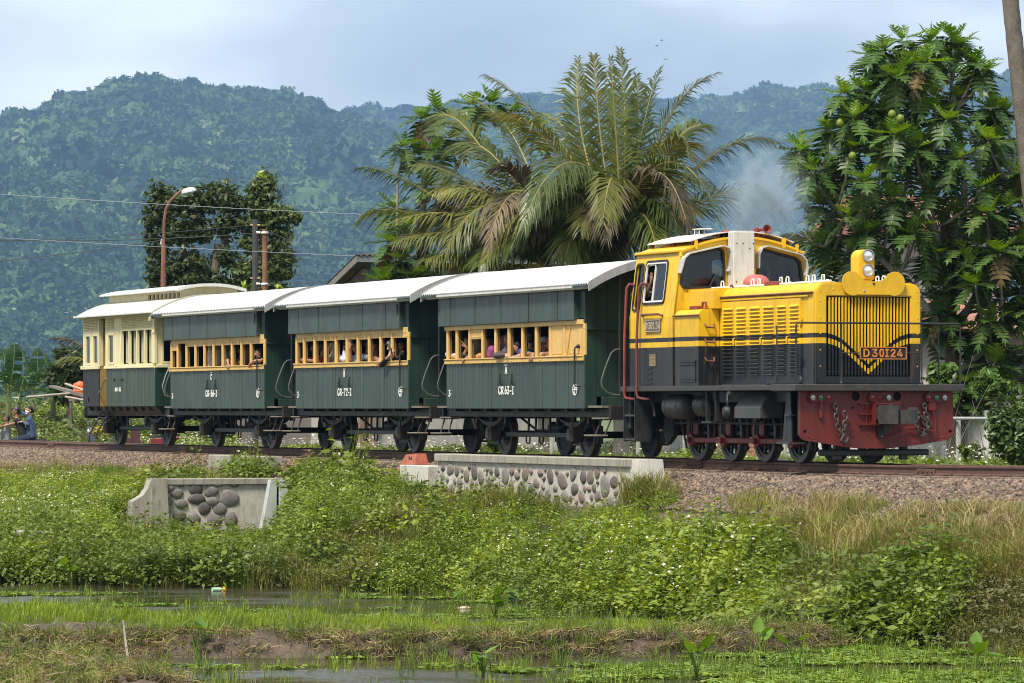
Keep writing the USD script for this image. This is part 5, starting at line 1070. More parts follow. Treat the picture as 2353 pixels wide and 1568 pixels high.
tx = MB(); text_side(tx, 'BH', .09, .1, -.10, 1.235, .006); part(s, 'letters', tx, rubber, smooth=False)

# ---- fence beyond the track
galv = paint('galvanised_pipe', (.42, .43, .44), rough=.45, var=.15, metallic=.3, scale=4)
post_w = paint('white_post', (.42, .41, .37), rough=.8, var=.15, scale=4, dirt=(.2, .19, .15), dirt_amt=.6)
fe = thing('chain_link_fence', 'chain link fence with white posts and a pipe rail beyond the track', 'fence', track(6), HEAD)
for x in np.arange(-18, 24, 2.4): part(fe, 'post', MB().box(x - .035, x + .035, 4.95, 5.02, -.9, .70, .01), post_w)
part(fe, 'top_rail', MB().cyl((-18, 4.9, .68), (23.5, 4.9, .68), .028, 8), galv)
wm = MB()
for x in np.arange(-18, 23.5, .085):
    for s in (-1, 1):
        a, b_ = (x, x + s * 1.25); v = [(a, 4.93, -.6), (b_, 4.93, .67)]
        d = np.array([.002, 0, .002])
        p0, p1 = np.array(v[0]), np.array(v[1]); wm.add([p0 - d, p0 + d, p1 + d, p1 - d], [(0, 1, 2, 3)])
tag(part(fe, 'wire_mesh', wm, galv, smooth=False), kind='stuff')
board_m = paint('white_boards', (.60, .61, .60), rough=.7, var=.12, scale=2, dirt=(.25, .24, .2), dirt_amt=.5)
bf = thing('board_fence', 'pale fence of upright white boards across the yard behind the carriages', 'fence', track(-2), HEAD)
for k, x in enumerate(np.arange(-13, 13, .21)): part(bf, 'board', MB().box(x, x + .17, 8.98, 9.0, -.6, .80 + .03 * math.sin(k * 2.1)), board_m)
part(bf, 'rail', MB().box(-13, 13, 9.001, 9.05, .4, .46), board_m)
brick_m = [paint('brick_' + n, c, rough=.9, var=.3, scale=6) for n, c in (('orange', (.36, .15, .08)), ('brown', (.26, .12, .075)))]
bw = thing('brick_wall', 'low orange brick wall glimpsed beneath the middle carriage', 'wall', track(-7.2), HEAD)
part(bw, 'mortar', MB().box(-1.6, 1.6, 6.92, 7.1, -.8, .62), mortar)
for j in range(12):
    for i in range(13):
        x = -1.6 + i * .245 + (.12 if j % 2 else 0)
        if x < 1.4: part(bw, 'brick', MB().box(x, x + .23, 6.90, 6.95, -.45 + j * .088, -.45 + j * .088 + .075), brick_m[(i * 7 + j * 3) % 2])
tp = thing('tarpaulin', 'black sagging tarpaulin on poles at the right, behind the fence', 'tarpaulin', track(17.5), HEAD)
u = np.linspace(0, 1, 14); X, V = np.meshgrid(u * 3.6 - 1.6, np.linspace(0, 1, 6)); Y = 6.4 + V * 1.4; Zc = .98 - .10 * np.sin(u * math.pi * 1.5)[None, :] * np.ones_like(V) + .04 * np.sin(X * 5) - V * .12
ii, jj = np.meshgrid(range(5), range(13), indexing='ij'); q = np.stack([ii * 14 + jj, ii * 14 + jj + 1, (ii + 1) * 14 + jj + 1, (ii + 1) * 14 + jj], -1).reshape(-1, 4)
v1 = np.stack([X, Y, Zc], -1).reshape(-1, 3); Xf, Zf = np.meshgrid(u * 3.6 - 1.6, np.linspace(0, 1, 6)); zf = (.98 - .10 * np.sin(u * math.pi * 1.5) + .04 * np.sin((u * 3.6 - 1.6) * 5))[None, :] - Zf * .22
v2 = np.stack([Xf, 6.4 - .03 * np.sin(Xf * 4) * Zf, zf], -1).reshape(-1, 3)
part(tp, 'sheet', MB().add(v1, q), plain('black_sheet', (.008, .009, .011), .45), smooth=True); part(tp, 'valance', MB().add(v2, q), plain('black_sheet_edge', (.007, .008, .010), .45), smooth=True)
for x in (-1.5, 1.9): part(tp, 'pole', MB().cyl((x, 6.45, -.8), (x, 6.45, .95), .03, 6), step_wood)

# ---- houses
wall_g = paint('grey_render', (.34, .335, .31), rough=.9, var=.15, scale=1, dirt=(.16, .15, .12), dirt_amt=.5)
tin = paint('old_tin_roof', (.17, .15, .13), rough=.7, var=.3, scale=2, dirt=(.09, .07, .05), dirt_amt=.6)
h0 = at(820, 575, 111.0); hy = tq(h0[0], h0[1])
hs = thing('house', 'grey rendered house with a lean-to tin roof behind the middle carriage, under the palm', 'house', (h0[0], h0[1], 0), HEAD)
H1 = 4.72
# local: +x towards the camera, +y to the far side (right); the high edge of the roof is at x = 0
N = 40; ys = np.linspace(0, 6.0, N * 6 + 1); wv = .022 * np.sin(ys * 2 * math.pi / .15); pr = np.array([[(x, y, H1 + x * .285 + w) for y, w in zip(ys, wv)] for x in (0, -5.2)])
n = len(ys); k = np.arange(n - 1); f = np.stack([k, k + 1, k + 1 + n, k + n], 1)
part(hs, 'roof', MB().add(np.vstack([pr.reshape(-1, 3), pr.reshape(-1, 3) - [0, 0, .03]]), np.vstack([f, f[:, ::-1] + 2 * n, np.stack([k + 1, k, k + 2 * n, k + 2 * n + 1], 1)])), tin, smooth=40)
part(hs, 'fascia', MB().box(-.06, -.03, .02, 5.98, H1 - .20, H1 - .05), paint('blue_grey_fascia', (.16, .20, .21), .7, var=.2))
part(hs, 'verge_board', MB().hull([(x, y, H1 + x * .285 - e) for x in (-.02, -5.2) for y in (.0, .04) for e in (.035, .20)]), tin)
part(hs, 'rafter', MB().hull([(x, y, z) for x, z in ((-.15, H1 - .2), (-1.0, H1 - .98), (-.15, H1 - .36), (-1.0, H1 - 1.12)) for y in (.42, .54)]), paint('green_timber', (.06, .16, .11), .6, var=.2))
part(hs, 'wall', MB().prism(Polygon([(-5.0, -.6), (-.95, -.6), (-.95, H1 - .34), (-5.0, H1 - 1.5)]), .45, .6).box(-1.05, -.95, .6, 5.9, -.6, H1 - .35), wall_g)
part(hs, 'corner_post', MB().box(-1.02, -.88, .38, .56, -.6, H1 - .5).box(-.9, -.8, .62, .80, -.6, H1 - 1.1), paint('worn_timber', (.23, .17, .12), .8, var=.3))
w = part(hs, 'window', MB().box(-.95, -.86, .95, 2.4, H1 - 1.9, H1 - .98).box(-.95, -.80, .85, 2.5, H1 - .98, H1 - .92), paint('pale_blue_frame', (.42, .50, .50), .6, var=.15))
part(w, 'panel', MB().box(-.86, -.85, 1.0, 1.42, H1 - 1.85, H1 - 1.02), cream_p); part(w, 'pane', MB().box(-.862, -.855, 1.55, 2.3, H1 - 1.85, H1 - 1.06), void)
w = part(hs, 'side_window', MB().box(-2.7, -1.2, .42, .45, H1 - 1.75, H1 - 1.25), wall_g)
for x in (-2.6, -1.9): part(w, 'pane', MB().box(x, x + .55, .412, .42, H1 - 1.7, H1 - 1.32), plain('dim_pane_' + str(int(-x * 10)), (.06, .065, .07), .3))
tile_m = paint('terracotta_tiles', (.26, .12, .085), rough=.85, var=.35, scale=3, dirt=(.10, .08, .07), dirt_amt=.6)
for (px, py, d, wd, hgt, lab) in ((2105, 440, 104, 2.4, 1.7, 'pale house glimpsed through the upper branches of the breadfruit tree'), (2290, 690, 92, 3.0, 1.2, 'low house with a brown tiled roof behind the breadfruit tree at the right edge')):
    c = at(px, py, d); h = thing('house', lab, 'house', (c[0], c[1], 0), HEAD)
    zr = c[2]; zw = zr - .75 * hgt * .6
    part(h, 'wall', MB().box(-4, -.5, -.4, wd, -.6, zw), paint('pink_render_' + str(px), (.46, .42, .39), .85, var=.12, dirt_amt=.4))
    rf = part(h, 'roof', MB().hull([(x, y, z) for x, z in ((.1, zw - .1), (-2.2, zr), (-4.5, zw - .1), (.1, zw - .18), (-4.5, zw - .18)) for y in (-.8, wd + .4)]), tile_m)
    for j in range(8):
        x = .08 - j * .28; z = zw - .1 + (zr - zw + .1) * (j * .28) / 2.3
        part(rf, 'tile_course', MB().hull([(x + a, y, z + b) for a, b in ((.02, .015), (-.27, .12), (.02, .04), (-.27, .14)) for y in (-.8, wd + .4)]), tile_m)
    for y in (.3, 1.6):
        w = part(h, 'window', MB().box(-.5, -.46, y, y + .8, zw - 1.5, zw - .4), board_m); part(w, 'pane', MB().box(-.462, -.455, y + .08, y + .72, zw - 1.42, zw - .48), void)

# ---- lamp, poles, wires, pylon
rust_pole = paint('rusty_pole', (.19, .085, .05), rough=.8, var=.35, scale=3, dirt=(.08, .05, .04), dirt_amt=.6)
dark_pole = paint('dark_pole', (.045, .042, .045), rough=.7, var=.3, scale=3)
g0 = -.3
D = 124.0; c = at(375, 660, D)
sl = thing('street_lamp', 'tall rusty street lamp with a bent arm and white hood behind the cream coach', 'street lamp', (c[0], D, g0))
def A(px, py, d=D): q = at(px, py, d); return (q[0] - c[0], 0, q[2] - g0)
part(sl, 'pole', MB().tube([(0, 0, 0), A(375, 660), A(376, 560)], [.085, .075, .07], 10), rust_pole)
part(sl, 'arm', MB().tube([A(376, 560), A(376, 530), A(377, 505), A(381, 480), A(389, 464), A(400, 452), A(414, 440), A(424, 434)], .04, 8), rust_pole)
m = MB().lathe([(0, .07), (.06, .065), (.13, .03), (.16, -.03), (.155, -.07), (.10, -.06), (0, -.055)], (0, 0, 0), 'z', 20); m.v = [v * [1.35, .9, 1] for v in m.v]; m.move(rot((0, 1, 0), -12)); m.move(tr(*A(433, 436)))
part(sl, 'hood', m, white_s)
part(sl, 'cable_tie', MB().tube([A(374, 565), A(369, 558), A(372, 548)], .02, 6), white_s)
def pole(name, px, ptop, pbot, d, r, mat, lab, bits):
    c = at(px, pbot, d); top = at(px, ptop, d)
    p = thing(name, lab, 'utility pole', (c[0], d, g0)); part(p, 'pole', MB().tube([(0, 0, 0), (0, 0, top[2] - g0)], [r * 1.25, r], 10), mat)
    for nm, dx, py, kind in bits:
        z = at(px, py, d)[2] - g0
        if kind == 'arm': part(p, nm, MB().box(-.13 + dx, .13 + dx, -.05, .05, z - .02, z + .02), paint('yellow_band_' + str(py), (.5, .36, .16), .6))
        else:
            q = part(p, nm, MB().lathe([(r + .005, z - .03), (r + .03, z - .02), (r + .03, z + .02), (r + .005, z + .03)], (0, 0, 0), 'z', 12), white_s)
            part(q, 'insulator', MB().cyl((-r - .05, 0, z), (-r - .16, 0, z + .01), .03, 8), white_s)
    return p
pole('utility_pole', 586, 503, 690, 119, .08, dark_pole, 'dark utility pole with yellow bands in front of the dense trees', [('crossarm', 0, 516, 'arm'), ('crossarm', 0, 638, 'arm')])
pole('utility_pole', 608, 526, 690, 117.5, .068, rust_pole, 'rust red utility pole wrapped with white wire beside the dark pole', [('clamp', 0, 534, 'c'), ('clamp', 0, 652, 'c'), ('clamp', 0, 672, 'c')])
wire_m = plain('wire', (.03, .032, .036), .6); wire_p = plain('pale_wire', (.22, .24, .27), .5)
def wire(a, b, sag, mat, lab, r=.0075):
    P0, P1 = at(*a), at(*b); s = np.linspace(0, 1, 25)[:, None]; p = P0 * (1 - s) + P1 * s; p[:, 2] -= sag * 4 * (s * (1 - s))[:, 0]
    single('wire', MB().tube(p, r, 5), mat, lab, 'wire')
wire((-80, 440, 119), (980, 498, 113), .05, wire_p, 'topmost pale wire passing over the street lamp and the dense trees')
wire((-80, 556, 124), (586, 516, 119), .08, wire_m, 'dark wire running from the left to the top band of the dark pole')
wire((-80, 548, 123), (606, 534, 117.5), .12, wire_m, 'heavy dark wire running to the top of the rust red pole', .011)
wire((-80, 541, 122), (920, 592, 112), .03, wire_p, 'long pale wire passing below the crown of the dense trees to the house')
wire((-80, 607, 123), (374, 551, 124), .05, wire_m, 'dark wire climbing from the left edge to the street lamp', .010)
wire((608, 528, 117.5), (830, 607, 112), .05, wire_m, 'dark wire dropping from the rust red pole to the house roof')
wire((608, 652, 117.5), (800, 640, 112), .04, wire_m, 'upper of the low wires between the rust red pole and the house')
wire((608, 672, 117.5), (790, 655, 112), .04, wire_m, 'lowest wire between the rust red pole and the house')
py_ = thing('power_pylon', 'tiny hazy lattice pylon on the hillside right of the dense trees', 'pylon', at(684, 586, 4600)); k = 4600 / F
pt = lambda x, z: (x * k, 0, z * k)
for s in (-1, 1):
    part(py_, 'leg', MB().tube([pt(s * 9, 0), pt(s * 4, 40), pt(s * 2.5, 66)], .35, 4), galv)
for z in (46, 54, 62): part(py_, 'crossarm', MB().tube([pt(-8, z), pt(8, z)], .3, 4), galv)
for a, b_ in ((0, 14), (14, 27), (27, 40)):
    wa, wb = 9 - a * .125, 9 - b_ * .125
    part(py_, 'brace', MB().tube([pt(-wa, a), pt(wb, b_)], .25, 4), galv); part(py_, 'brace', MB().tube([pt(wa, a), pt(-wb, b_)], .25, 4), galv)

# ---- yard at the far left
D = 128.0; c = at(184, 912, D)
wt = thing('water_tank', 'orange plastic water tank standing left of the cream coach', 'water tank', (c[0], D, c[2]))
part(wt, 'body', MB().lathe([(0, 0), (.20, 0), (.205, .02), (.20, .04), (.205, .16), (.215, .18), (.205, .2), (.205, .36), (.17, .41), (.09, .43)], (0, 0, 0), 'z', 20), paint('orange_plastic', (.62, .11, .02), .45, var=.08))
part(wt, 'lid', MB().lathe([(0, .47), (.06, .465), (.09, .43), (.09, .42)], (0, 0, 0), 'z', 16), paint('orange_lid', (.60, .10, .02), .45, var=.08)); part(wt, 'stand', MB().box(-.3, .3, -.3, .3, -.12, 0).box(-.28, -.22, -.28, -.22, -.9, -.12).box(.22, .28, -.28, -.22, -.9, -.12), step_wood)
bamb = paint('bleached_wood', (.32, .29, .24), rough=.8, var=.2, scale=4)
for a, b_, lab in (((150, 881, 126.5), (192, 896, 126), 'pale wooden eave beam of a shed beside the orange tank'), ((60, 912, 127), (160, 903, 127.5), 'pale pole lying across the banana plants'), ((150, 911, 125), (250, 929, 124.5), 'white pipe on the grassy slope left of the cream coach')):
    single('pole', MB().cyl(at(*a), at(*b_), .035, 7), bamb, lab, 'pole')
single('shed_roof', MB().hull([at(112, 884, 129) + [0, y, z] for y in (0, 2) for z in (0, -.06)] + [at(192, 905, 127) + [0, y, z] for y in (0, 2) for z in (0, -.10)]), tin, 'dark low shed roof behind the orange water tank', 'shed')
for px, py in ((1520, 92), (1509, 105), (1529, 136)):
    q = at(px, py, 160); w = math.sin(px); bd = thing('bird', {1520: 'highest of the three tiny dark birds above the palm', 1509: 'middle one of the three tiny dark birds above the palm', 1529: 'lowest of the three tiny dark birds above the palm'}[px], 'bird', q, px * 7 % 90)
    part(bd, 'body', MB().lathe([(0, -.055), (.012, -.04), (.016, 0), (.01, .03), (0, .05)], (0, 0, 0), 'x', 8), rubber)
    for s in (-1, 1): part(bd, 'wing', MB().hull([(.02, s * .01, .002), (-.03, s * .01, .002), (.01, s * .05, .02 + .01 * w), (-.02, s * .05, .02), (-.02, s * .10, .012), (.02, s * .01, -.002), (-.01, s * .05, .015)]), rubber)

# ================================================================ TREES
bark = paint('bark', (.12, .095, .07), rough=.9, var=.35, scale=3, dirt=(.20, .18, .15), dirt_amt=.5, bump=.8, bscale=24)
bark_pale = paint('pale_bark', (.26, .235, .20), rough=.9, var=.3, scale=3, dirt=(.10, .085, .07), dirt_amt=.6, bump=.8, bscale=24)
frond_g = leaf_mat('palm_leaf_green', [(.055, .080, .016), (.105, .130, .028), (.19, .205, .050)], trans=.22, rough=.38, pos_scale=1.2)
frond_y = leaf_mat('palm_leaf_yellow', [(.10, .115, .022), (.18, .18, .038), (.29, .26, .065)], trans=.22, rough=.42, pos_scale=1.2)
frond_b = leaf_mat('palm_leaf_dry', [(.07, .05, .028), (.15, .11, .06), (.26, .20, .12)], trans=.1, rough=.6, pos_scale=1.2)
rachis_m = paint('frond_stalk', (.28, .22, .07), rough=.5, var=.25, scale=4)
def bez(P, n):
    P = np.asarray(P, float); u = np.linspace(0, 1, n)[:, None]; m = len(P) - 1
    return sum(math.comb(m, i) * u ** i * (1 - u) ** (m - i) * P[i] for i in range(m + 1))
def frond(P, seed, blade=.80, n=88, droop=.95):
    """A feather leaf along the control points P: returns (stalk, leaflets)."""
    r = np.random.default_rng(seed); C = bez(P, n); st, lf = MB(), MB()
    st.tube(C[::4], np.linspace(.032, .006, len(C[::4])), 5)
    T = np.gradient(C, axis=0); T /= np.linalg.norm(T, axis=1, keepdims=True)
    roll = r.uniform(-.5, .5)
    for i in range(5, n):
        s = i / n; t = T[i]; up = np.array([0, 0, 1.]) - t * t[2]
        if np.linalg.norm(up) < .05: up = np.array([1., 0, 0])
        up /= np.linalg.norm(up); side = np.cross(t, up); side, up = side * math.cos(roll) + up * math.sin(roll), up * math.cos(roll) - side * math.sin(roll)
        L = blade * (.35 + 1.0 * math.sin(math.pi * min(1, s * 1.02 + .06)) ** .7) * r.uniform(.85, 1.1)
        for k in (-1, 1):
            if r.random() < .04: continue
            a = math.radians(r.normal(52 - 22 * s, 5)); d = t * math.cos(a) + side * k * math.sin(a) + up * r.normal(.22, .08); d /= np.linalg.norm(d)
            w = np.cross(d, up); w /= np.linalg.norm(w) + 1e-9; w *= .023 * (1.25 - .6 * s)
            p0 = C[i]; dr = droop * r.uniform(.7, 1.3) * L
            p1 = p0 + d * L * .5 - [0, 0, dr * .14]; p2 = p0 + d * L * .95 - [0, 0, dr * .55]
            lf.add([p0 - w * .5, p0 + w * .5, p1 + w, p1 - w, p2], [(0, 1, 2), (0, 2, 3), (3, 2, 4)])
    return st, lf
cp = lambda x, y: ((1400 + x / 1.307) * 2352 / 4076, (200 + y / 1.307) * 2352 / 4076)
def palm(base, label, fr, seed, n_extra, trunk_to=-.6, lean=0.0):
    t = thing('coconut_palm', label, 'palm tree', (base[0], base[1], 0)); o = np.array([base[0], base[1], 0]); r = np.random.default_rng(seed)
    b = base - o
    tk = bez([(b[0] - lean, .4, trunk_to), (b[0] - lean * .5, .2, b[2] * .5), (b[0], 0, b[2] + .1)], 14)
    part(t, 'trunk', MB().tube(tk, np.linspace(.20, .13, 14) * (1 + .06 * np.sin(np.arange(14) * 2.4)), 10), bark_pale)
    for i, (pts, dd, mat, sd) in enumerate(fr):
        P = [at(*cp(*p), base[1] + d) - o for p, d in zip(pts, np.linspace(0, dd, len(pts)))]
        if np.linalg.norm(P[0] - b) < 1.6: P[0] = b + (P[0] - b) * .35
        s, l = frond(P, seed * 100 + i)
        f = part(t, 'frond', l, {'g': frond_g, 'y': frond_y, 'b': frond_b}[mat], smooth=False); part(f, 'stalk', s, rachis_m if mat != 'b' else bark)
    for i in range(n_extra):
        a = r.uniform(0, 2 * math.pi); e = r.uniform(.2, 1.25); L = r.uniform(2.6, 4.0); h = np.array([math.cos(a) * .8, math.sin(a), 0])
        P = [b, b + h * L * .35 * math.cos(e) + [0, 0, L * .5 * math.sin(e) + .4], b + h * L * .75 + [0, 0, L * .62 * math.sin(e) + .2], b + h * L * (.95 + .1 * e) + [0, 0, L * (.45 * math.sin(e) - .30)]]
        s, l = frond(P, seed * 100 + 60 + i, n=80); f = part(t, 'frond', l, [frond_g, frond_g, frond_y, frond_g, frond_y, frond_b][int(r.integers(6))], smooth=False); part(f, 'stalk', s, rachis_m)
    return t
palm(at(*cp(1405, 1010), 97.0), 'big coconut palm with tall upright fronds rising behind the first carriage and the cab', [
    ([(1410, 980), (1390, 640), (1370, 330), (1345, 40)], -.6, 'g', 0), ([(1400, 980), (1430, 560), (1430, 250), (1395, 0)], .8, 'g', 0),
    ([(1300, 960), (1120, 620), (980, 300), (700, 330)], -1.2, 'y', 0), ([(1320, 900), (1150, 560), (900, 220), (700, 130)], .4, 'g', 0),
    ([(1260, 800), (1170, 500), (1160, 250), (1178, 45)], 1.2, 'g', 0), ([(1500, 940), (1545, 560), (1640, 220), (1890, 120)], -.3, 'g', 0),
    ([(1490, 970), (1590, 620), (1700, 330), (1775, 560)], -1.5, 'y', 0), ([(1540, 950), (1760, 620), (1980, 380), (2215, 480)], .2, 'g', 0),
    ([(1560, 1000), (1850, 760), (2120, 600), (2225, 840)], -.8, 'g', 0), ([(1350, 920), (1260, 600), (1150, 380), (980, 320)], 1.6, 'g', 0),
    ([(1450, 930), (1490, 520), (1540, 220), (1610, 90)], 1.0, 'g', 0), ([(1420, 1100), (1345, 980), (1320, 880), (1240, 1000)], -1.8, 'g', 0),
    ([(1520, 1040), (1600, 830), (1690, 700), (1790, 850)], -1.8, 'y', 0), ([(1460, 960), (1600, 560), (1740, 330), (1850, 400)], .8, 'g', 0),
    ([(1300, 1000), (1050, 760), (830, 640), (720, 800)], 1.8, 'g', 0), ([(1350, 950), (1290, 560), (1270, 200), (1260, 30)], .6, 'y', 0),
    ([(1480, 980), (1520, 640), (1500, 300), (1480, 130)], 1.6, 'g', 0),
    ([(1405, 1000), (1250, 820), (1150, 880), (1110, 1090)], -1.8, 'g', 0), ([(1405, 1000), (1480, 860), (1570, 900), (1610, 1080)], -1.8, 'g', 0), ([(1350, 1000), (1230, 700), (1060, 640), (950, 880)], -1.7, 'g', 0), ([(1380, 1000), (1330, 800), (1280, 760), (1190, 930)], -2.2, 'y', 0), ([(1430, 1000), (1520, 760), (1640, 700), (1700, 940)], -2.2, 'g', 0)], 1, 20)
palm(at(*cp(1010, 1130), 99.0), 'lower coconut palm with drooping yellow fronds over the roof of the first carriage', [
    ([(1050, 1140), (850, 900), (520, 760), (190, 900)], -1.5, 'y', 0), ([(1000, 1000), (780, 720), (600, 660), (440, 730)], -1.0, 'y', 0),
    ([(900, 1000), (520, 860), (260, 590), (40, 610)], .6, 'g', 0), ([(1240, 1130), (1140, 930), (960, 780), (925, 960)], -2.2, 'b', 0),
    ([(820, 1190), (620, 1040), (480, 1040), (390, 1090)], -2.0, 'y', 0), ([(980, 950), (640, 420), (560, 300), (430, 340)], 1.2, 'g', 0),
    ([(1060, 900), (820, 540), (640, 420), (530, 500)], .8, 'g', 0), ([(860, 1050), (400, 860), (140, 760), (60, 880)], -.4, 'g', 0),
    ([(1000, 1040), (760, 780), (480, 560), (330, 600)], -.8, 'g', 0), ([(1060, 950), (960, 700), (860, 560), (760, 620)], -.5, 'b', 0),
    ([(960, 1080), (700, 960), (420, 900), (230, 1000)], -1.8, 'y', 0), ([(1060, 900), (960, 600), (820, 330), (640, 260)], 1.6, 'g', 0),
    ([(1020, 1130), (1080, 860), (1010, 760), (890, 1010)], -2.0, 'g', 0), ([(1010, 1130), (900, 980), (760, 960), (660, 1120)], -2.2, 'g', 0), ([(1020, 1130), (1120, 960), (1230, 950), (1290, 1110)], -2.0, 'g', 0)], 2, 18)
# one frond of a palm beyond, and the slender trunk at the right edge
q = at(1895, 560, 93); t = thing('coconut_palm', 'palm with a single frond arching out behind the cab roof at its right', 'palm tree', (q[0] + .5, 93, 0)); o = np.array([q[0] + .5, 93, 0])
for i, pts in enumerate(([(1960, 640), (1900, 560), (1850, 535), (1790, 548)], [(1960, 640), (1930, 600), (1880, 590), (1830, 640)])):
    s, l = frond([at(*p, 93) - o for p in pts], 900 + i, blade=.6, n=60); f = part(t, 'frond', l, frond_y, smooth=False); part(f, 'stalk', s, rachis_m)
part(t, 'trunk', MB().tube([at(1965, 1000, 93.3) - o, at(1962, 700, 93.2) - o, at(1960, 635, 93) - o], .11, 8), bark_pale)
t0 = at(2420, 1075, 83.5); tr_ = thing('coconut_palm', 'tall leaning palm trunk at the right edge of the picture', 'palm tree', (t0[0], 83.5, 0)); o = np.array([t0[0], 83.5, 0])
C = bez([(0, 0, -.6), at(2400, 700, 83.5) - o, at(2352, 250, 83.5) - o, at(2322, 90, 83.5) - o, at(2300, -260, 83.5) - o], 60)
part(tr_, 'trunk', MB().tube(C, .165 + .012 * np.abs(np.sin(np.arange(60) * 1.9)) - np.linspace(0, .02, 60), 14), paint('ringed_bark', (.115, .10, .082), rough=.9, var=.4, scale=5, dirt=(.21, .19, .16), dirt_amt=.7, bump=1, bscale=18, streak=False))

# ---- breadfruit: lobed leaves in rosettes at the ends of the twigs
bf_new = leaf_mat('breadfruit_leaf_young', [(.085, .17, .014), (.17, .29, .026), (.28, .40, .05)], trans=.36, rough=.45, pos_scale=1.0, spec=.3)
bf_old = leaf_mat('breadfruit_leaf', [(.045, .088, .020), (.080, .145, .034), (.14, .21, .055)], trans=.22, rough=.42, pos_scale=1.0, spec=.3)
bf_dry = leaf_mat('breadfruit_leaf_dry', [(.10, .07, .02), (.17, .115, .03), (.25, .16, .05)], trans=.15, rough=.6)
rib_m = leaf_mat('leaf_rib', [(.20, .22, .06), (.26, .28, .08), (.32, .33, .10)], trans=.1)
def lobed_leaf(L, W, droop, seed):
    """A pinnately lobed blade along +x, folded up a little about the midrib and bending down by droop."""
    r = np.random.default_rng(seed); m = MB(); n = 6
    xs = [.08 + .148 * i for i in range(n)]
    def pt(x, y): return np.array([x * L, y, abs(y) * .22 - droop * L * x ** 2 * .8 + .035 * L * math.sin(x * 9)])
    for k in (-1, 1):
        for i, x in enumerate(xs):
            w = W * (.50 + .50 * math.sin(math.pi * (.22 + .66 * i / n))) * r.uniform(.88, 1.1) * (1 if i < n - 1 else .55)
            P = [pt(x - .070, 0), pt(x + .078, 0), pt(x - .02, k * w * .26), pt(x + .10, k * w * .24), pt(x + .045, k * w * .66), pt(x + .140, k * w * .62), pt(x + .205, k * w)]
            T = [(0, 1, 2), (1, 3, 2), (2, 3, 4), (3, 5, 4), (4, 5, 6)]
            m.add(P, T if k > 0 else [t_[::-1] for t_ in T])
        m.add([pt(.9, 0), pt(.93, k * W * .16), pt(1.06, 0)], [(0, 1, 2)])
    rb = MB().add([pt(0, -.012) + [0, 0, .004], pt(0, .012) + [0, 0, .004], pt(.5, .007) + [0, 0, .006], pt(.5, -.007) + [0, 0, .006], pt(1, 0) + [0, 0, .005]], [(0, 1, 2), (0, 2, 3), (3, 2, 4)])
    return m, rb
def frame_to(d, up=(0, 0, 1)):
    d = np.asarray(d, float); d /= np.linalg.norm(d); s = np.cross(up, d); s = s / (np.linalg.norm(s) + 1e-9) if np.linalg.norm(s) > .05 else np.array([0, 1., 0]); u = np.cross(d, s)
    M = np.eye(4); M[:3, 0], M[:3, 1], M[:3, 2] = d, s, u; return M
def breadfruit(name_label, base, stems, centres, seed, size=.53, most=300, fruits=()):
    t = thing('breadfruit_tree', name_label, 'tree', (base[0], base[1], 0)); o = np.array([base[0], base[1], 0]); r = np.random.default_rng(seed)
    nodes = []
    for i, (pts, r0, r1) in enumerate(stems):
        C = bez([np.asarray(p) - o for p in pts], 16); nodes += list(C[5:])
        part(t, 'trunk' if i == 0 else 'limb', MB().tube(C, np.linspace(r0, r1, 16), 9), bark_pale if i else bark)
    nodes = np.array(nodes); tw = MB(); leaves = []
    for c in centres:
        c = np.asarray(c) - o; k = np.argmin(np.linalg.norm((nodes - c) * [1, 1, .7] + [0, 0, .4], axis=1)); a = nodes[k]
        tw.tube(bez([a, a * .45 + c * .55 - [0, 0, .25], c - [0, 0, .12], c], 6), np.linspace(.035, .016, 6), 5)
        nl = int(r.integers(9, 13)); a0 = r.uniform(0, 6.28)
        for j in range(nl):
            f = j / nl; el = math.radians(72 - 128 * f ** .85 + r.normal() * 8); az = a0 + j * 2.4
            d = np.array([math.cos(az) * math.cos(el), math.sin(az) * math.cos(el), math.sin(el)])
            L = size * (.62 + .55 * f ** .5) * r.uniform(.85, 1.12)
            lf, rb = lobed_leaf(L, L * .40, .10 + .55 * f, int(r.integers(1e6))); M = frame_to(d); M[:3, 3] = c + d * .05
            lf.move(M); rb.move(M); leaves.append((c[1] + d[1] * L * .5, lf, rb, 'n' if f < .36 else 'd' if f > .86 and r.random() < .12 else 'o'))
    part(t, 'twigs', tw, bark_pale)
    leaves.sort(key=lambda q: q[0]); rest = {'n': MB(), 'o': MB(), 'd': MB()}; ribs = MB()
    mats = {'n': bf_new, 'o': bf_old, 'd': bf_dry}
    for i, (_, lf, rb, k) in enumerate(leaves):
        ribs.add(*rb.get())
        if i < most: part(t, 'leaf', lf, mats[k], smooth=True)
        else: rest[k].add(*lf.get())
    tag(part(t, 'leaf_ribs', ribs, rib_m, smooth=False), kind='stuff')
    for k in rest:
        if rest[k].n: tag(part(t, 'leaves', rest[k], mats[k], smooth=True), kind='stuff')
    for p in fruits:
        m = trimesh.creation.icosphere(2); v = m.vertices * (1 + .05 * np.sin(m.vertices[:, :1] * 40) * np.sin(m.vertices[:, 2:] * 40)) * [.075, .075, .085]
        part(t, 'fruit', (v + (np.asarray(p) - o), m.faces), leaf_mat('breadfruit_skin_' + str(int(p[2] * 100)), [(.12, .17, .015), (.17, .22, .02)], trans=.02))
    return t
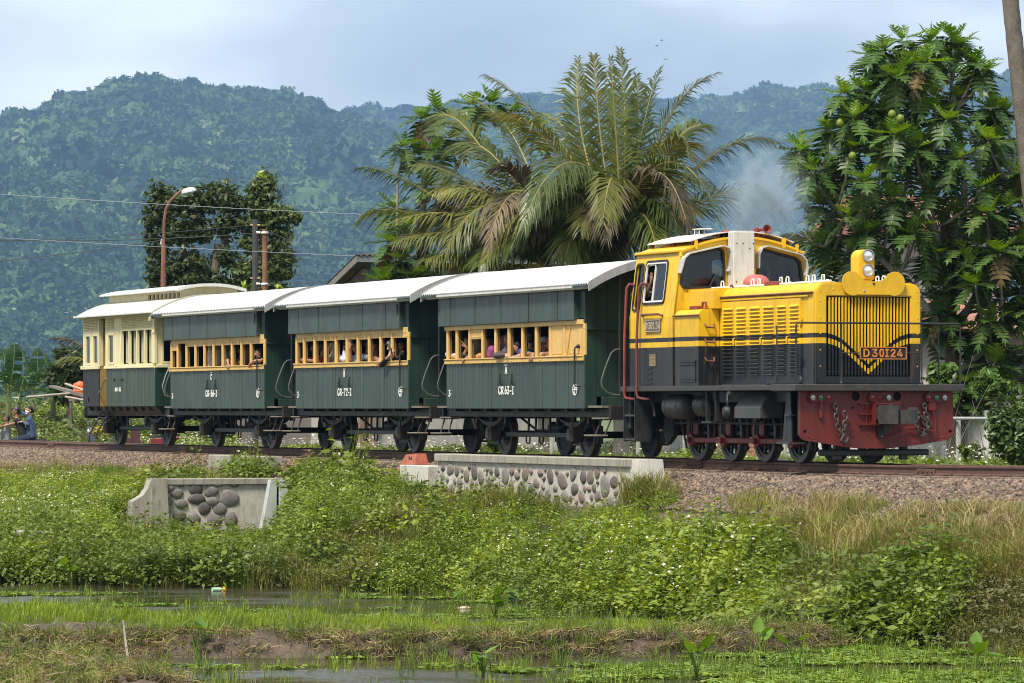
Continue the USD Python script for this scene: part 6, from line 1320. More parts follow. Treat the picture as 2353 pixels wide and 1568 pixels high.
def scatter_in(poly, n, dmin, d, dd, seed, bulge=True):
    """Points through the volume whose outline is poly (seen from the track side), at least dmin apart."""
    r = np.random.default_rng(seed); P = Polygon(poly); x0, y0, x1, y1 = P.bounds; out = []
    for _ in range(n * 60):
        if len(out) >= n: break
        x, y = r.uniform(x0, x1), r.uniform(y0, y1)
        if not P.contains(Point(x, y)): continue
        e = min(1.0, P.exterior.distance(Point(x, y)) / 140)
        q = at(x, y, d + (-dd * math.sqrt(e) + r.uniform(0, 1.0 * dd) * (1 if r.random() < .6 else 2)))
        if all(np.linalg.norm(q - k) > dmin for k in out): out.append(q)
    return out
D = 85.0
crown_px = [(1818, 345), (1880, 300), (1925, 215), (1960, 205), (2010, 200), (2000, 125), (2050, 100), (2100, 95), (2190, 90), (2250, 150), (2262, 215), (2300, 250), (2345, 330), (2420, 380), (2450, 700), (2440, 940), (2130, 930), (2122, 640), (1890, 620), (1850, 540), (1845, 470), (1850, 400)]
cs = [at(*p, D + d) for p, d in (((2025, 118), 0), ((2075, 95), .3), ((2140, 92), -.2), ((2200, 105), .2), ((2255, 170), 0), ((1940, 220), -.3), ((1985, 210), .2), ((1835, 350), 0), ((1868, 395), -.5), ((1905, 300), 0), ((2275, 250), 0), ((2310, 260), .4))]
cs += scatter_in(crown_px, 150, .44, D, 1.5, 71)
tb = at(2196, 1075, D)
st = [([(tb[0], D, -.7), at(2196, 900, D), at(2180, 700, D), at(2170, 480, D)], .19, .10), ([at(2185, 700, D), at(2150, 520, D - .3), at(2100, 350, D - .2), at(2065, 180, D)], .09, .04), ([at(2180, 640, D), at(2240, 500, D + .3), at(2210, 330, D), at(2185, 190, D)], .085, .04),
      ([at(2190, 780, D), at(2080, 640, D - .5), at(1980, 560, D - .3), at(1880, 430, D)], .08, .03), ([at(2190, 760, D), at(2290, 620, D), at(2330, 480, D), at(2330, 340, D)], .08, .035), ([at(2195, 860, D), at(2260, 800, D - .6), at(2330, 760, D - .5), at(2420, 720, D)], .07, .03), ([at(2175, 560, D), at(2060, 440, D + .5), at(1990, 360, D + .3), at(1950, 260, D)], .07, .03)]
breadfruit('large breadfruit tree with lobed leaves and green fruit behind the front of the locomotive', tb, st, cs, 8, fruits=[at(2049, 262, D - 1.7), at(2068, 272, D - 1.75), at(1958, 358, D - 1.2), at(1930, 282, D - 1)])
D = 101.0; tb = at(960, 900, D)
cs = [at(*p, D + d) for p, d in (((1005, 255), 0), ((975, 275), .3), ((1085, 245), .5), ((1130, 240), 1), ((925, 340), 0), ((960, 360), .4), ((1000, 350), -.4), ((1040, 320), .6), ((985, 430), 0), ((900, 560), 0), ((925, 600), -.3), ((950, 640), -.6), ((905, 480), .5), ((890, 620), .2), ((985, 620), 0), ((1180, 260), 1.2), ((1020, 480), .8), ((940, 520), -.2), ((880, 650), -.5), ((960, 690), -.5), ((1080, 640), -.2), ((1120, 660), -.4), ((1240, 300), 1.5))]
breadfruit('smaller breadfruit tree growing at the left of the lower palm beside the house', tb, [([(tb[0], D, -.6), at(958, 700, D), at(965, 520, D), at(985, 330, D)], .13, .05), ([at(960, 560, D), at(1010, 460, D), at(1060, 360, D + .3), at(1110, 270, D + .6)], .06, .03), ([at(960, 720, D), at(920, 650, D), at(905, 580, D), at(915, 400, D)], .05, .025)], cs, 9, size=.60, most=180)

# ---- the dense dark trees behind the coach
dk_leaf = leaf_mat('dark_tree_leaf', [(.045, .070, .018), (.09, .13, .032), (.17, .21, .05)], trans=.32, rough=.45, pos_scale=.7, spec=.4)
lime_leaf = leaf_mat('lime_leaf', [(.22, .32, .02), (.34, .44, .04)], trans=.3)
def leafy(t, blobs, d, seed, leaf=.105, dens=340, mat=None, name='crown'):
    r = np.random.default_rng(seed); m = MB(); V, Fc = [], []; k = 0
    for (px, py, rx, ry) in blobs:
        c = at(px, py, d); sx, sz = rx / F * d, ry / F * d; n = int(dens * (rx * ry) / 900.)
        u = r.normal(size=(n, 3)); u /= np.linalg.norm(u, axis=1, keepdims=True); u *= r.uniform(.45, 1.1, (n, 1)) * (1 + .75 * (meshkit.noise(u * 2.2 + seed + px * .1, seed)[:, None] - .5) * 2)
        P = c + u * [sx, (sx + sz) * .5, sz]
        nr = u * .6 + r.normal(size=(n, 3)) * .55 + [0, 0, .35]; nr /= np.linalg.norm(nr, axis=1, keepdims=True)
        a = np.cross(nr, r.normal(size=(n, 3))); a /= np.linalg.norm(a, axis=1, keepdims=True); b = np.cross(nr, a); s = leaf * r.uniform(.6, 1.3, (n, 1))
        V.append(np.stack([P - a * s, P - b * s * .5 - nr * s * .12, P + a * s, P + b * s * .5 - nr * s * .12], 1).reshape(-1, 3))
    V = np.vstack(V); n = len(V) // 4; q = np.arange(n)[:, None] * 4 + np.arange(4)[None]
    o = np.array([*t.GetAttribute('xformOp:translate').Get()])
    part(t, name, MB().add(V - o, q), mat or dk_leaf, smooth=False)
D = 134.0
def bushy(label, base, stems, blobs, seed, extra=()):
    b = at(*base, D); t = thing('leafy_tree', label, 'tree', (b[0], b[1], 0)); o = np.array([b[0], b[1], 0])
    for i, (pts, r0, r1) in enumerate(stems):
        part(t, 'trunk' if i == 0 else 'limb', MB().tube(bez([at(*p, D) - o for p in pts], 12), np.linspace(r0, r1, 12), 8), bark)
    leafy(t, blobs, D, seed)
    for e in extra: leafy(t, [e], D - 1.5, seed + 5, leaf=.12, dens=120, mat=lime_leaf, name='young_shoot')
bushy('dense dark green tree with rounded crown behind the street lamp', (470, 960), [([(470, 960), (480, 760), (490, 640), (500, 560)], .26, .10), ([(478, 700), (440, 600), (400, 540), (385, 480)], .11, .04), ([(486, 640), (520, 560), (530, 500), (525, 450)], .11, .04), ([(470, 760), (420, 680), (400, 640), (380, 600)], .08, .03)],
      [(370, 445, 34, 26), (400, 470, 42, 34), (355, 500, 28, 28), (450, 470, 40, 34), (505, 450, 48, 36), (540, 470, 26, 26), (400, 530, 40, 34), (455, 530, 44, 30), (515, 520, 32, 30), (365, 570, 30, 30), (385, 620, 44, 34), (440, 600, 34, 28), (470, 640, 44, 34), (515, 590, 28, 26), (360, 640, 26, 20), (430, 650, 44, 26), (345, 540, 16, 18), (390, 660, 40, 20), (500, 650, 34, 24)], 3)
bushy('taller narrow dark tree with lime green shoots right of the rounded one', (600, 960), [([(600, 960), (600, 760), (598, 620), (602, 500)], .24, .08), ([(600, 640), (640, 560), (660, 520), (672, 495)], .09, .03), ([(598, 620), (570, 560), (560, 530), (550, 510)], .08, .03), ([(600, 700), (640, 640), (655, 610), (660, 590)], .08, .03)],
      [(608, 418, 28, 24), (590, 445, 30, 24), (612, 450, 26, 22), (595, 480, 34, 24), (625, 490, 36, 26), (660, 492, 30, 22), (680, 500, 14, 14), (560, 510, 28, 22), (605, 520, 40, 24), (648, 535, 26, 22), (575, 560, 30, 24), (625, 570, 34, 26), (655, 590, 24, 22), (560, 620, 34, 28), (610, 620, 40, 30), (650, 620, 28, 20), (590, 665, 44, 24), (640, 665, 28, 20), (550, 665, 26, 20)], 4, extra=((598, 400, 9, 6), (640, 660, 14, 8), (560, 655, 8, 8)))
bushy('ragged mid green tree growing behind the orange tank', (160, 960), [([(160, 960), (158, 900), (160, 860), (165, 830)], .1, .04)], [(150, 815, 26, 22), (178, 830, 26, 26), (140, 850, 28, 24), (175, 870, 26, 24), (120, 870, 22, 20), (160, 900, 40, 26), (195, 855, 20, 26)], 6)
q = at(205, 800, 133); t = thing('coconut_palm', 'small palm with one grey drooping frond just left of the cream coach', 'palm tree', (q[0] + .4, 133, 0)); o = np.array([q[0] + .4, 133, 0])
for i, pts in enumerate(([(225, 850), (200, 790), (165, 775), (122, 776)], [(225, 850), (205, 830), (170, 805), (130, 830)], [(225, 850), (230, 790), (235, 760), (260, 745)])):
    s, l = frond([at(*p, 133) - o for p in pts], 950 + i, blade=.5, n=50); f = part(t, 'frond', l, frond_b if i == 0 else frond_y, smooth=False); part(f, 'stalk', s, rachis_m)
part(t, 'trunk', MB().tube([at(228, 965, 133) - o, at(226, 900, 133) - o, at(225, 848, 133) - o], .12, 8), bark_pale)

# ---- banana plants
ban_m = leaf_mat('banana_leaf', [(.028, .065, .018), (.055, .115, .03), (.11, .19, .045)], trans=.3, rough=.35, pos_scale=.8, spec=.5)
banana_rib = leaf_mat('banana_midrib', [(.16, .22, .06), (.22, .28, .09)], trans=.1)
def banana_leaf(P, w, seed):
    r = np.random.default_rng(seed); n = 18; C = bez(P, n); T = np.gradient(C, axis=0); T /= np.linalg.norm(T, axis=1, keepdims=True); m = MB()
    ang = r.uniform(-.6, .6)
    S = np.cross(T, [0, .25, 1.0]); S /= np.linalg.norm(S, axis=1, keepdims=True); U = np.cross(S, T)
    S, U = S * math.cos(ang) + U * math.sin(ang), U * math.cos(ang) - S * math.sin(ang)
    for k in (-1, 1):
        for i in range(2, n - 1):
            if r.random() < .10: continue
            w0 = w * math.sin(math.pi * (i / n) ** .8) ** .6; w1 = w * math.sin(math.pi * min(1, (i + 1) / n) ** .8) ** .6; g = r.uniform(.02, .10)
            a, b = C[i], C[i] * g + C[i + 1] * (1 - g); dz = r.uniform(-.06, .06)
            m.add([a, b, b + S[i] * k * w1 + U[i] * (.22 * w + dz), a + S[i] * k * w0 + U[i] * (.22 * w + dz)], [(0, 1, 2, 3) if k > 0 else (3, 2, 1, 0)])
    return m, MB().tube(C, np.linspace(.02, .006, n), 5)
for i, (bx, by, d, lvs, lab) in enumerate((
    (18, 960, 136, [((30, 880), (35, 800), (33, 788)), ((5, 860), (-30, 840), (-60, 880)), ((45, 870), (85, 850), (120, 868)), ((10, 870), (15, 820), (5, 800))], 'banana plant at the far left edge with one upright leaf'),
    (75, 965, 138, [((72, 880), (60, 830), (50, 805)), ((85, 880), (90, 830), (84, 800)), ((95, 885), (115, 850), (100, 812)), ((60, 890), (25, 880), (5, 905)), ((95, 900), (130, 890), (150, 910))], 'banana plant with three raised leaves left of the orange tank'),
    (120, 975, 134, [((110, 900), (70, 885), (35, 905)), ((128, 900), (150, 880), (160, 850)), ((112, 915), (75, 910), (40, 930)), ((125, 905), (118, 860), (105, 830))], 'low banana plant with drooping leaves nearest the orange tank'),
    (40, 990, 131, [((35, 930), (0, 910), (-40, 930)), ((50, 930), (80, 915), (100, 935)), ((42, 920), (48, 880), (60, 860))], 'short banana plant just behind the motorbike riders'))):
    b = at(bx, by, d); t = thing('banana_plant', lab, 'banana plant', (b[0], b[1], 0)); o = np.array([b[0], b[1], 0])
    tp_ = at(bx + 2, by - 70, d) - o
    part(t, 'stem', MB().tube([(0, 0, -.5), tp_ * [1, 1, .5], tp_], [.12, .10, .06], 8), leaf_mat('banana_stem_' + str(i), [(.10, .11, .04), (.16, .16, .07)], trans=.05))
    for j, pts in enumerate(lvs):
        m, rb = banana_leaf([tp_] + [at(*p, d + (j - 1.5) * .5) - o for p in pts], .27, 31 * i + j); l = part(t, 'leaf', m, ban_m, smooth=False); part(l, 'midrib', rb, banana_rib)

# ================================================================ GROUND PLANTS
def proj(P):
    P = np.asarray(P, float); return CX + F * P[..., 0] / P[..., 1], HZ - F * (P[..., 2] - ZC) / P[..., 1]
def weed(seed, n=95, R=.30, H=.42, leaf=.056, up=.6):
    r = np.random.default_rng(seed); m = MB()
    for k in range(7):
        a = r.uniform(0, 6.28); e = np.array([math.cos(a) * R * .6, math.sin(a) * R * .6, H * r.uniform(.6, 1)]); w = np.array([.004, 0, 0])
        m.add([-w, w, e + w * .5, e - w * .5], [(0, 1, 2, 3)])
    for k in range(n):
        a = r.uniform(0, 6.28); q = math.sqrt(r.random()) * R; z = H * (1 - .55 * (q / R) ** 2) * r.uniform(.25, 1.0) ** .6
        c = np.array([math.cos(a) * q, math.sin(a) * q, z]); d = np.array([math.cos(a + r.normal() * .9), math.sin(a + r.normal() * .9), r.normal() * .35 + .05]); d /= np.linalg.norm(d)
        nn = np.array([r.normal() * up, r.normal() * up, 1.0]); s = np.cross(nn, d); s /= np.linalg.norm(s); L = leaf * r.lognormal(-.04, .24); u = np.cross(d, s)
        m.add([c, c + d * L * .55 + s * L * .36 - u * L * .05, c + d * L * 1.25 - u * L * .22, c + d * L * .55 - s * L * .36 - u * L * .05], [(0, 1, 2, 3)])
    return m
def grass(seed, n=46, R=.16, H=.38, w=.0055, bend=.5):
    r = np.random.default_rng(seed); m = MB()
    for k in range(n):
        a = r.uniform(0, 6.28); q = math.sqrt(r.random()) * R; p = np.array([math.cos(a) * q, math.sin(a) * q, 0]); h = H * r.uniform(.45, 1.1); b = r.uniform(0, 6.28); e = bend * h * r.uniform(.2, 1.2)
        d = np.array([math.cos(b), math.sin(b), 0]); s = np.array([-d[1], d[0], 0]) * w
        p1 = p + d * e * .3 + [0, 0, h * .6]; p2 = p + d * e + [0, 0, h * (1 - .25 * bend)]
        m.add([p - s, p + s, p1 + s * .8, p1 - s * .8, p2], [(0, 1, 2), (0, 2, 3), (3, 2, 4)])
    return m
def flowers(seed, n=7, R=.25, H=.46):
    r = np.random.default_rng(seed); fl = MB(); st = MB()
    for k in range(n):
        a = r.uniform(0, 6.28); q = r.uniform(0, R); c = np.array([math.cos(a) * q, math.sin(a) * q, H * r.uniform(.8, 1.12)]); nn = np.array([r.normal() * .4, r.normal() * .4 - .35, 1.0]); nn /= np.linalg.norm(nn)
        u = np.cross(nn, [1, 0, 0]); u /= np.linalg.norm(u); v = np.cross(nn, u); R0 = r.uniform(.017, .028)
        P = [c] + [c + (u * math.cos(t) + v * math.sin(t)) * R0 * (1 if i % 2 else .55) for i, t in enumerate(np.linspace(0, 2 * math.pi, 11)[:-1])]
        fl.add(P, [(0, i, i % 10 + 1) for i in range(1, 11)])
    return fl
W_b = leaf_mat('weed_bright', [(.13, .18, .018), (.25, .32, .032), (.39, .44, .065)], trans=.30, rough=.5, pos_scale=.9)
W_m = leaf_mat('weed_mid', [(.082, .125, .015), (.165, .225, .028), (.28, .34, .055)], trans=.28, rough=.5, pos_scale=.9)
W_d = leaf_mat('weed_dull', [(.065, .075, .022), (.12, .125, .04), (.20, .18, .07)], trans=.22, rough=.6, pos_scale=.9)
G_g = leaf_mat('grass_green', [(.08, .13, .016), (.15, .22, .03), (.25, .31, .06)], trans=.3, rough=.5, pos_scale=.8)
G_o = leaf_mat('grass_olive', [(.16, .165, .035), (.27, .26, .065), (.39, .355, .12)], trans=.25, rough=.6, pos_scale=.8)
G_d = leaf_mat('grass_dry', [(.24, .185, .08), (.38, .30, .145), (.52, .43, .24)], trans=.2, rough=.7, pos_scale=.8)
G_r = leaf_mat('rice_grass', [(.17, .24, .018), (.28, .37, .03), (.42, .48, .07)], trans=.35, rough=.5, pos_scale=.5)
fl_w = leaf_mat('daisy_white', [(.62, .60, .50), (.72, .70, .62), (.78, .76, .70)], trans=.15, rough=.6)
fl_y = leaf_mat('flower_yellow', [(.60, .40, .01), (.70, .48, .02)], trans=.15, rough=.6)
P_ = lambda *a: Polygon(a)
Z_mound = P_((520, 1062), (600, 1035), (700, 1022), (760, 1005), (830, 1000), (900, 1040), (960, 1060), (1030, 1080), (1030, 1110), (960, 1130), (860, 1190), (700, 1260), (560, 1290), (520, 1230), (590, 1180), (640, 1110), (540, 1090))
Z_flower = P_((880, 1290), (1000, 1215), (1120, 1165), (1300, 1150), (1500, 1140), (1600, 1105), (1690, 1140), (1800, 1210), (1850, 1300), (1800, 1420), (1700, 1470), (1500, 1440), (1300, 1420), (1090, 1400), (900, 1390), (850, 1350))
Z_left = P_((-400, 1075), (0, 1075), (130, 1090), (260, 1098), (330, 1100), (350, 1190), (520, 1215), (560, 1290), (500, 1345), (0, 1360), (-400, 1360))
Z_rbush = P_((1940, 1330), (2040, 1290), (2180, 1300), (2300, 1340), (2500, 1350), (2600, 1560), (2100, 1520), (1960, 1480), (1880, 1440))
Z_dry = P_((1690, 1110), (1850, 1120), (2000, 1135), (2352, 1120), (2700, 1130), (2700, 1330), (2352, 1330), (2150, 1300), (1900, 1300), (1780, 1180))
Z_band = P_((600, 1290), (860, 1195), (1040, 1112), (1300, 1130), (1300, 1155), (1120, 1165), (1000, 1215), (880, 1290), (850, 1360), (560, 1350))
Z_par = P_((1040, 1100), (1460, 1118), (1560, 1130), (1460, 1190), (1200, 1175), (1060, 1165))
r = np.random.default_rng(101)
t_, s_ = r.uniform(-62, 36, 66000), r.random(66000)
qt_ = np.interp(t_, _tt, _tq) + .35
q_ = 1.75 + (qt_ - 1.75) * s_ ** .95
keep = r.random(66000) < np.clip((qt_ - 1.7) / 9.0, .12, 1) ** .8 * np.clip(.35 + (t_ + 60) / 70, .3, 1)
t_, q_ = t_[keep], q_[keep]; s_ = s_[keep]
X, Y = X0 + t_ * SN - q_ * CS, D0 - t_ * CS - q_ * SN; Zg = ground_z(X, Y); Zg = np.where(q_ < 3.0, np.maximum(Zg, bed_z(t_, q_)), Zg)
ok = (Zg > WATER_Z - .05) & ~((q_ > 1.5) & (q_ < 2.2) & (t_ > .2) & (t_ < 10.4))
wall_zone = (np.abs(t_ + 8.4) < .5) & (q_ > 1.6) & (q_ < 4.9)
front_of_wall = (t_ > -8.4) & (t_ < -5.6) & (q_ > 1.6) & (q_ < 4.6)
ok &= ~wall_zone
X, Y, Zg, t_, q_, s_, front_of_wall = X[ok], Y[ok], Zg[ok], t_[ok], q_[ok], s_[ok], front_of_wall[ok]
px, py = proj(np.stack([X, Y, Zg + .15], -1)); nz = meshkit.fbm(np.stack([X * .7, Y * .35, 0 * X], -1), 3, 77)
kind = np.full(len(X), -1); sc = np.ones(len(X)); u = r.random(len(X))
for i in range(len(X)):
    p = Point(px[i], py[i]); a, b = nz[i], u[i]
    if Z_mound.contains(p): kind[i] = 1 if b < .75 else 0; sc[i] = .42 + .75 * a + (.42 if py[i] < 1120 else 0)
    elif Z_band.contains(p): kind[i] = 4 if b < .58 else (3 if b < .74 else (2 if b < .92 else 1)); sc[i] = .75 + .45 * a
    elif Z_flower.contains(p): kind[i] = (0 if a + .3 * b > .56 else 1) if b < .80 else (3 if b < .92 else 4); sc[i] = (.18 + 1.1 * a) * (.62 if q_[i] < 3.1 else 1)
    elif Z_left.contains(p):
        low = py[i] > 1225
        kind[i] = (1 if b < .8 else 4) if low else (0 if b < .72 else 3); sc[i] = (.75 if low else .38) + .42 * a
    elif Z_rbush.contains(p): kind[i] = 1 if a > .46 else (2 if b < .5 else 4); sc[i] = .6 + .8 * a
    elif Z_dry.contains(p): kind[i] = 5 if b < .55 + .4 * (a - .5) else (4 if b < .85 else 3); sc[i] = .9 + .5 * a; 
    elif Z_par.contains(p): kind[i] = 4 if b < .5 else (5 if b < .88 else 3); sc[i] = 1.05 + .5 * a
    else:
        kind[i] = (3 if a > .5 else 4) if b < .6 else (2 if b < .8 else (1 if b < .92 else 5)); sc[i] = .85 + .5 * a
    if q_[i] < 2.5 and not Z_mound.contains(p):
        if not Z_par.contains(p):
            sc[i] *= .6
            if b > (.55 if t_[i] < 9 else .40): kind[i] = -1
            elif t_[i] > 9: kind[i] = 5 if b < .26 else 4
    if t_[i] < -24 and q_[i] < 3.2 and u[i] > .25: kind[i] = -1
    xcw = np.interp(Y[i], [72, 89], [-5.1, -6.2]); wv = float(smooth(1.9, 1.3, abs(X[i] - xcw)) * smooth(74, 79, Y[i])) * (t_[i] > -8.35)
    if wv > 0 and kind[i] >= 0:
        sc[i] *= 1 - .12 * wv
        if u[i] < .35 * wv: kind[i] = 4
    if False:
        sc[i] *= .42
        if q_[i] < 4.2 and t_[i] < -7.2 and u[i] > .5: kind[i] = -1
yq = yaw_quats(np.random.default_rng(5), len(X), .16)
def cover(name, k, protos, lab, cat, smul=1.0, zoff=-.03):
    m = np.isin(kind, k); n = m.sum(); rr = np.random.default_rng(k[0] + 50)
    instancer(name, protos, np.stack([X, Y, Zg + zoff], -1)[m], yq[m], sc[m] * np.clip(rr.lognormal(0, .24, n), .5, 1.6) * smul, rr.integers(0, len(protos), n), lab, cat)
cover('weeds', [0], [(weed(1), W_b, False), (weed(2, 110, .34, .38), W_b, False), (weed(3, 80, .26, .48), W_b, False), (weed(9, 46, .14, .72, .06), W_b, False)], 'bright green leafy weeds on the bank below the track', 'weeds')
cover('weeds', [1], [(weed(4), W_m, False), (weed(5, 110, .36, .40, .062), W_m, False), (weed(6, 90, .28, .50), W_b, False), (weed(10, 44, .15, .74, .062), W_m, False)], 'deeper green leafy weeds and low bushes on the bank', 'weeds')
cover('weeds', [2], [(weed(7, 90, .3, .36, .04), W_d, False), (weed(8, 70, .25, .42, .036), W_d, False)], 'dull brownish weeds among the grass of the bank', 'weeds')
cover('grass', [3], [(grass(1), G_g, False), (grass(2, 52, .2, .32), G_g, False)], 'green grass tufts on the bank', 'grass')
cover('grass', [4], [(grass(3, 50, .18, .40, .005, .7), G_o, False), (grass(4, 44, .2, .34, .005, .9), G_o, False)], 'olive grass tufts on the bank', 'grass')
cover('grass', [5], [(grass(5, 46, .18, .46, .0045, .8), G_d, False), (grass(6, 40, .2, .40, .0045, 1.0), G_d, False), (grass(7, 40, .16, .44, .005, .7), G_o, False)], 'dry straw coloured grass along the top of the bank', 'grass')
# flowers among the weeds
fm = ((kind == 0) & (r.random(len(X)) < .34 * np.clip((nz - .38) * 5, .08, 1) * np.where(px < 560, 1.7, 1.0)) | (kind == 1) & (r.random(len(X)) < .06) & (px < 1900))
fm &= ~((py > 1390) | ((px < 500) & (py > 1230)))
k = fm.sum(); instancer('daisies', [(flowers(i, 1 + i), fl_w, False) for i in range(1, 5)], np.stack([X, Y, Zg - .02], -1)[fm], yq[fm], sc[fm] * r.uniform(.9, 1.25, k), r.integers(0, 4, k), 'small white daisies scattered through the weeds of the bank', 'flowers')
fm2 = np.array([Polygon([(270, 1200), (520, 1215), (520, 1240), (270, 1240)]).contains(Point(a, b)) for a, b in zip(px, py)]) & (r.random(len(X)) < .35)
k = fm2.sum(); instancer('yellow_flowers', [(flowers(11, 3), fl_y, False)], np.stack([X, Y, Zg], -1)[fm2], yq[fm2], np.full(k, .8), np.zeros(k, int), 'small yellow flowers below the culvert wall', 'flowers')
# weeds at the foot of the walls and spilling over the masonry
def patch(name, pts, protos, scl, lab, cat, seed, kindv='stuff'):
    rr = np.random.default_rng(seed); n = len(pts)
    instancer(name, protos, pts, yaw_quats(rr, n, .2), np.asarray(scl) * rr.uniform(.8, 1.25, n), rr.integers(0, len(protos), n), lab, cat, kindv)
# beyond the track
rr = np.random.default_rng(202); n = 6500
tb_, qb_ = rr.uniform(-75, 30, n), -rr.uniform(3.1, 9.5, n)
Xb, Yb = X0 + tb_ * SN - qb_ * CS, D0 - tb_ * CS - qb_ * SN; Zb = ground_z(Xb, Yb)
hgt = (.75 + .9 * meshkit.fbm(np.stack([Xb * .8, Yb * .3, 0 * Xb], -1), 2, 3)) * np.where(tb_ < -28, .8, 1.0)
instancer('weeds', [(weed(21, 110, .36, .5, .06), W_m, False), (weed(22, 100, .3, .5, .055), W_b, False), (grass(23, 60, .24, .55, .006), G_g, False), (weed(24, 90, .3, .45, .05), W_b, False)], np.stack([Xb, Yb, Zb - .03], -1), yaw_quats(rr, n), hgt, rr.integers(0, 4, n), 'green weeds and grass beyond the track, seen between the wheels', 'weeds')
n = 900; k_ = rr.integers(0, 6500, n)
instancer('daisies', [(flowers(31, 6, .3, .52), fl_w, False)], np.stack([Xb, Yb, Zb], -1)[k_], yaw_quats(rr, n), hgt[k_] * 1.05, np.zeros(n, int), 'pale flowers in the weeds beyond the track', 'flowers')
n = 3000; xl = rr.uniform(-19, -9.5, n); yl = rr.uniform(119, 150, n); zl_ = ground_z(xl, yl); okl = -tq(xl, yl)[1] > 3.5
instancer('weeds', [(weed(41, 110, .42, .5, .075), W_m, False), (weed(42, 110, .42, .45, .07), W_b, False), (grass(43, 60, .3, .45, .007), G_g, False), (weed(44, 100, .4, .6, .07), W_d, False)], np.stack([xl, yl, zl_ - .03], -1)[okl], yaw_quats(rr, okl.sum()), rr.uniform(.7, 1.5, okl.sum()), rr.choice(4, okl.sum(), p=[.3, .3, .25, .15]), 'tangled green growth on the slope behind the motorbikes', 'weeds')
# hedge and shrubs at the right
def shrub(label, px, py, d, rx, ry, seed, mat, leaf=.06, name='shrub', cat='shrub', dens=700):
    b = at(px, py + ry, d); t = thing(name, label, cat, (b[0], b[1], -.7))
    rr = np.random.default_rng(seed); o = np.array([b[0], b[1], -.7]); c = at(px, py, d) - o
    for k in range(6): part(t, 'stem', MB().tube(bez([(rr.normal() * .1, 0, 0), (rr.normal() * .3, rr.normal() * .2, c[2] * .5), c + rr.normal(size=3) * [.4, .3, .25]], 6), np.linspace(.012, .005, 6), 5), bark)
    leafy(t, [(px + rr.normal() * rx * .4, py + rr.normal() * ry * .4, rx * rr.uniform(.4, .7), ry * rr.uniform(.4, .7)) for _ in range(9)], d, seed, leaf=leaf, dens=dens, mat=mat)
shrub_m = leaf_mat('shrub_leaf', [(.03, .065, .014), (.06, .11, .022), (.12, .17, .035)], trans=.25, rough=.45, pos_scale=1.5)
shrub('bushy green shrub growing over the fence at the right edge', 2335, 1015, 72.0, 55, 55, 12, shrub_m)
shrub('green shrub hanging over the pipe rail of the fence, right of the white gap', 2385, 960, 73.5, 55, 45, 13, shrub_m)
shrub('dark low shrub beside the breadfruit trunk behind the fence', 2235, 1045, 76.0, 26, 22, 14, W_m)
cro = leaf_mat('croton_leaf', [(.07, .13, .02), (.15, .21, .03), (.33, .32, .05)], trans=.3)
shrub('yellow green croton with yellow blooms above the black tarpaulin', 2165, 870, 79.0, 30, 34, 15, cro, .09, dens=150)
shrub('flowering shrub with yellow blooms at the right edge above the tarpaulin', 2270, 890, 79.5, 44, 30, 16, cro, .08, dens=130)
shrub('low yellow flowered bush beside the parked motorbikes', 225, 992, 118.0, 22, 10, 17, leaf_mat('yellow_bloom', [(.35, .33, .02), (.6, .48, .02), (.7, .55, .03)], trans=.2), .05)
shrub('round pale green bush beyond the track between the first two carriages', 1145, 1020, 89.0, 24, 12, 18, G_r, .05)
# paddy grass, bund grass, floating plants
rr = np.random.default_rng(303); n = 42000
xg, yg = rr.uniform(-13, 9.5, n), rr.uniform(44, 76, n); zg = ground_z(xg, yg); gq = tq(xg, yg); inb = gq[1] > np.interp(gq[0], _tt, _tq) - .4
on_strip = inb & (zg > WATER_Z - .035) & (seg_dist(xg, yg, BUND1) > .5) & (seg_dist(xg, yg, BUND2) > 1.0)
nzg = meshkit.fbm(np.stack([xg * .8, yg * .5, 0 * xg], -1), 3, 8); on_strip &= rr.random(n) < np.clip((nzg - .30 - .10 * smooth(-3, 3, xg)) * 4, .04, 1)
m = on_strip; k = m.sum()
instancer('paddy_grass', [(grass(51, 34, .15, .26, .0055, .35), G_r, False), (grass(52, 30, .18, .22, .005, .4), G_r, False), (grass(53, 26, .14, .30, .005, .4), G_g, False)], np.stack([xg, yg, zg - .02], -1)[m], yaw_quats(rr, k, .1), rr.uniform(.5, 1.05, k) * np.interp(xg[m], [-6, 2], [1.0, .75]), rr.choice(3, k, p=[.45, .35, .2]), 'bright green young grass growing in the wet paddy', 'grass')
d1g, d2g = seg_dist(xg, yg, BUND1), seg_dist(xg, yg, BUND2)
zbk = np.maximum(WATER_Z - .12 + .35 * (1 - np.clip(d1g / .62, 0, 1) ** 2.2), WATER_Z - .12 + .42 * (1 - np.clip(d2g / .85, 0, 1) ** 2.2)); zg = np.where((d1g < .62) | (d2g < .85), np.maximum(zg, zbk), zg)
m = inb & ((seg_dist(xg, yg, BUND1) < 1.0) | (seg_dist(xg, yg, BUND2) < .95)) & (zg > WATER_Z) & (rr.random(n) < .85 + .25 * (xg > 0)); k = m.sum()
instancer('bund_grass', [(grass(54, 22, .14, .24, .0045, 1.0), G_o, False), (grass(55, 20, .14, .22, .0045, 1.1), G_d, False), (grass(56, 24, .12, .3, .005, .6), G_g, False)], np.stack([xg, yg, zg - .015], -1)[m], yaw_quats(rr, k, .3), rr.uniform(.4, 1.05, k), rr.choice(3, k, p=[.30, .25, .45]), 'sparse olive grass on the mud bunds', 'grass')
clod = [(stone_mesh(70 + i, 0), mud_mat, False) for i in range(4)]
m = inb & ((seg_dist(xg, yg, BUND1) < .7) | (seg_dist(xg, yg, BUND2) < .9)) & (rr.random(n) < .95); k = m.sum()
q4 = rr.normal(size=(k, 4)); q4 /= np.linalg.norm(q4, axis=1, keepdims=True)
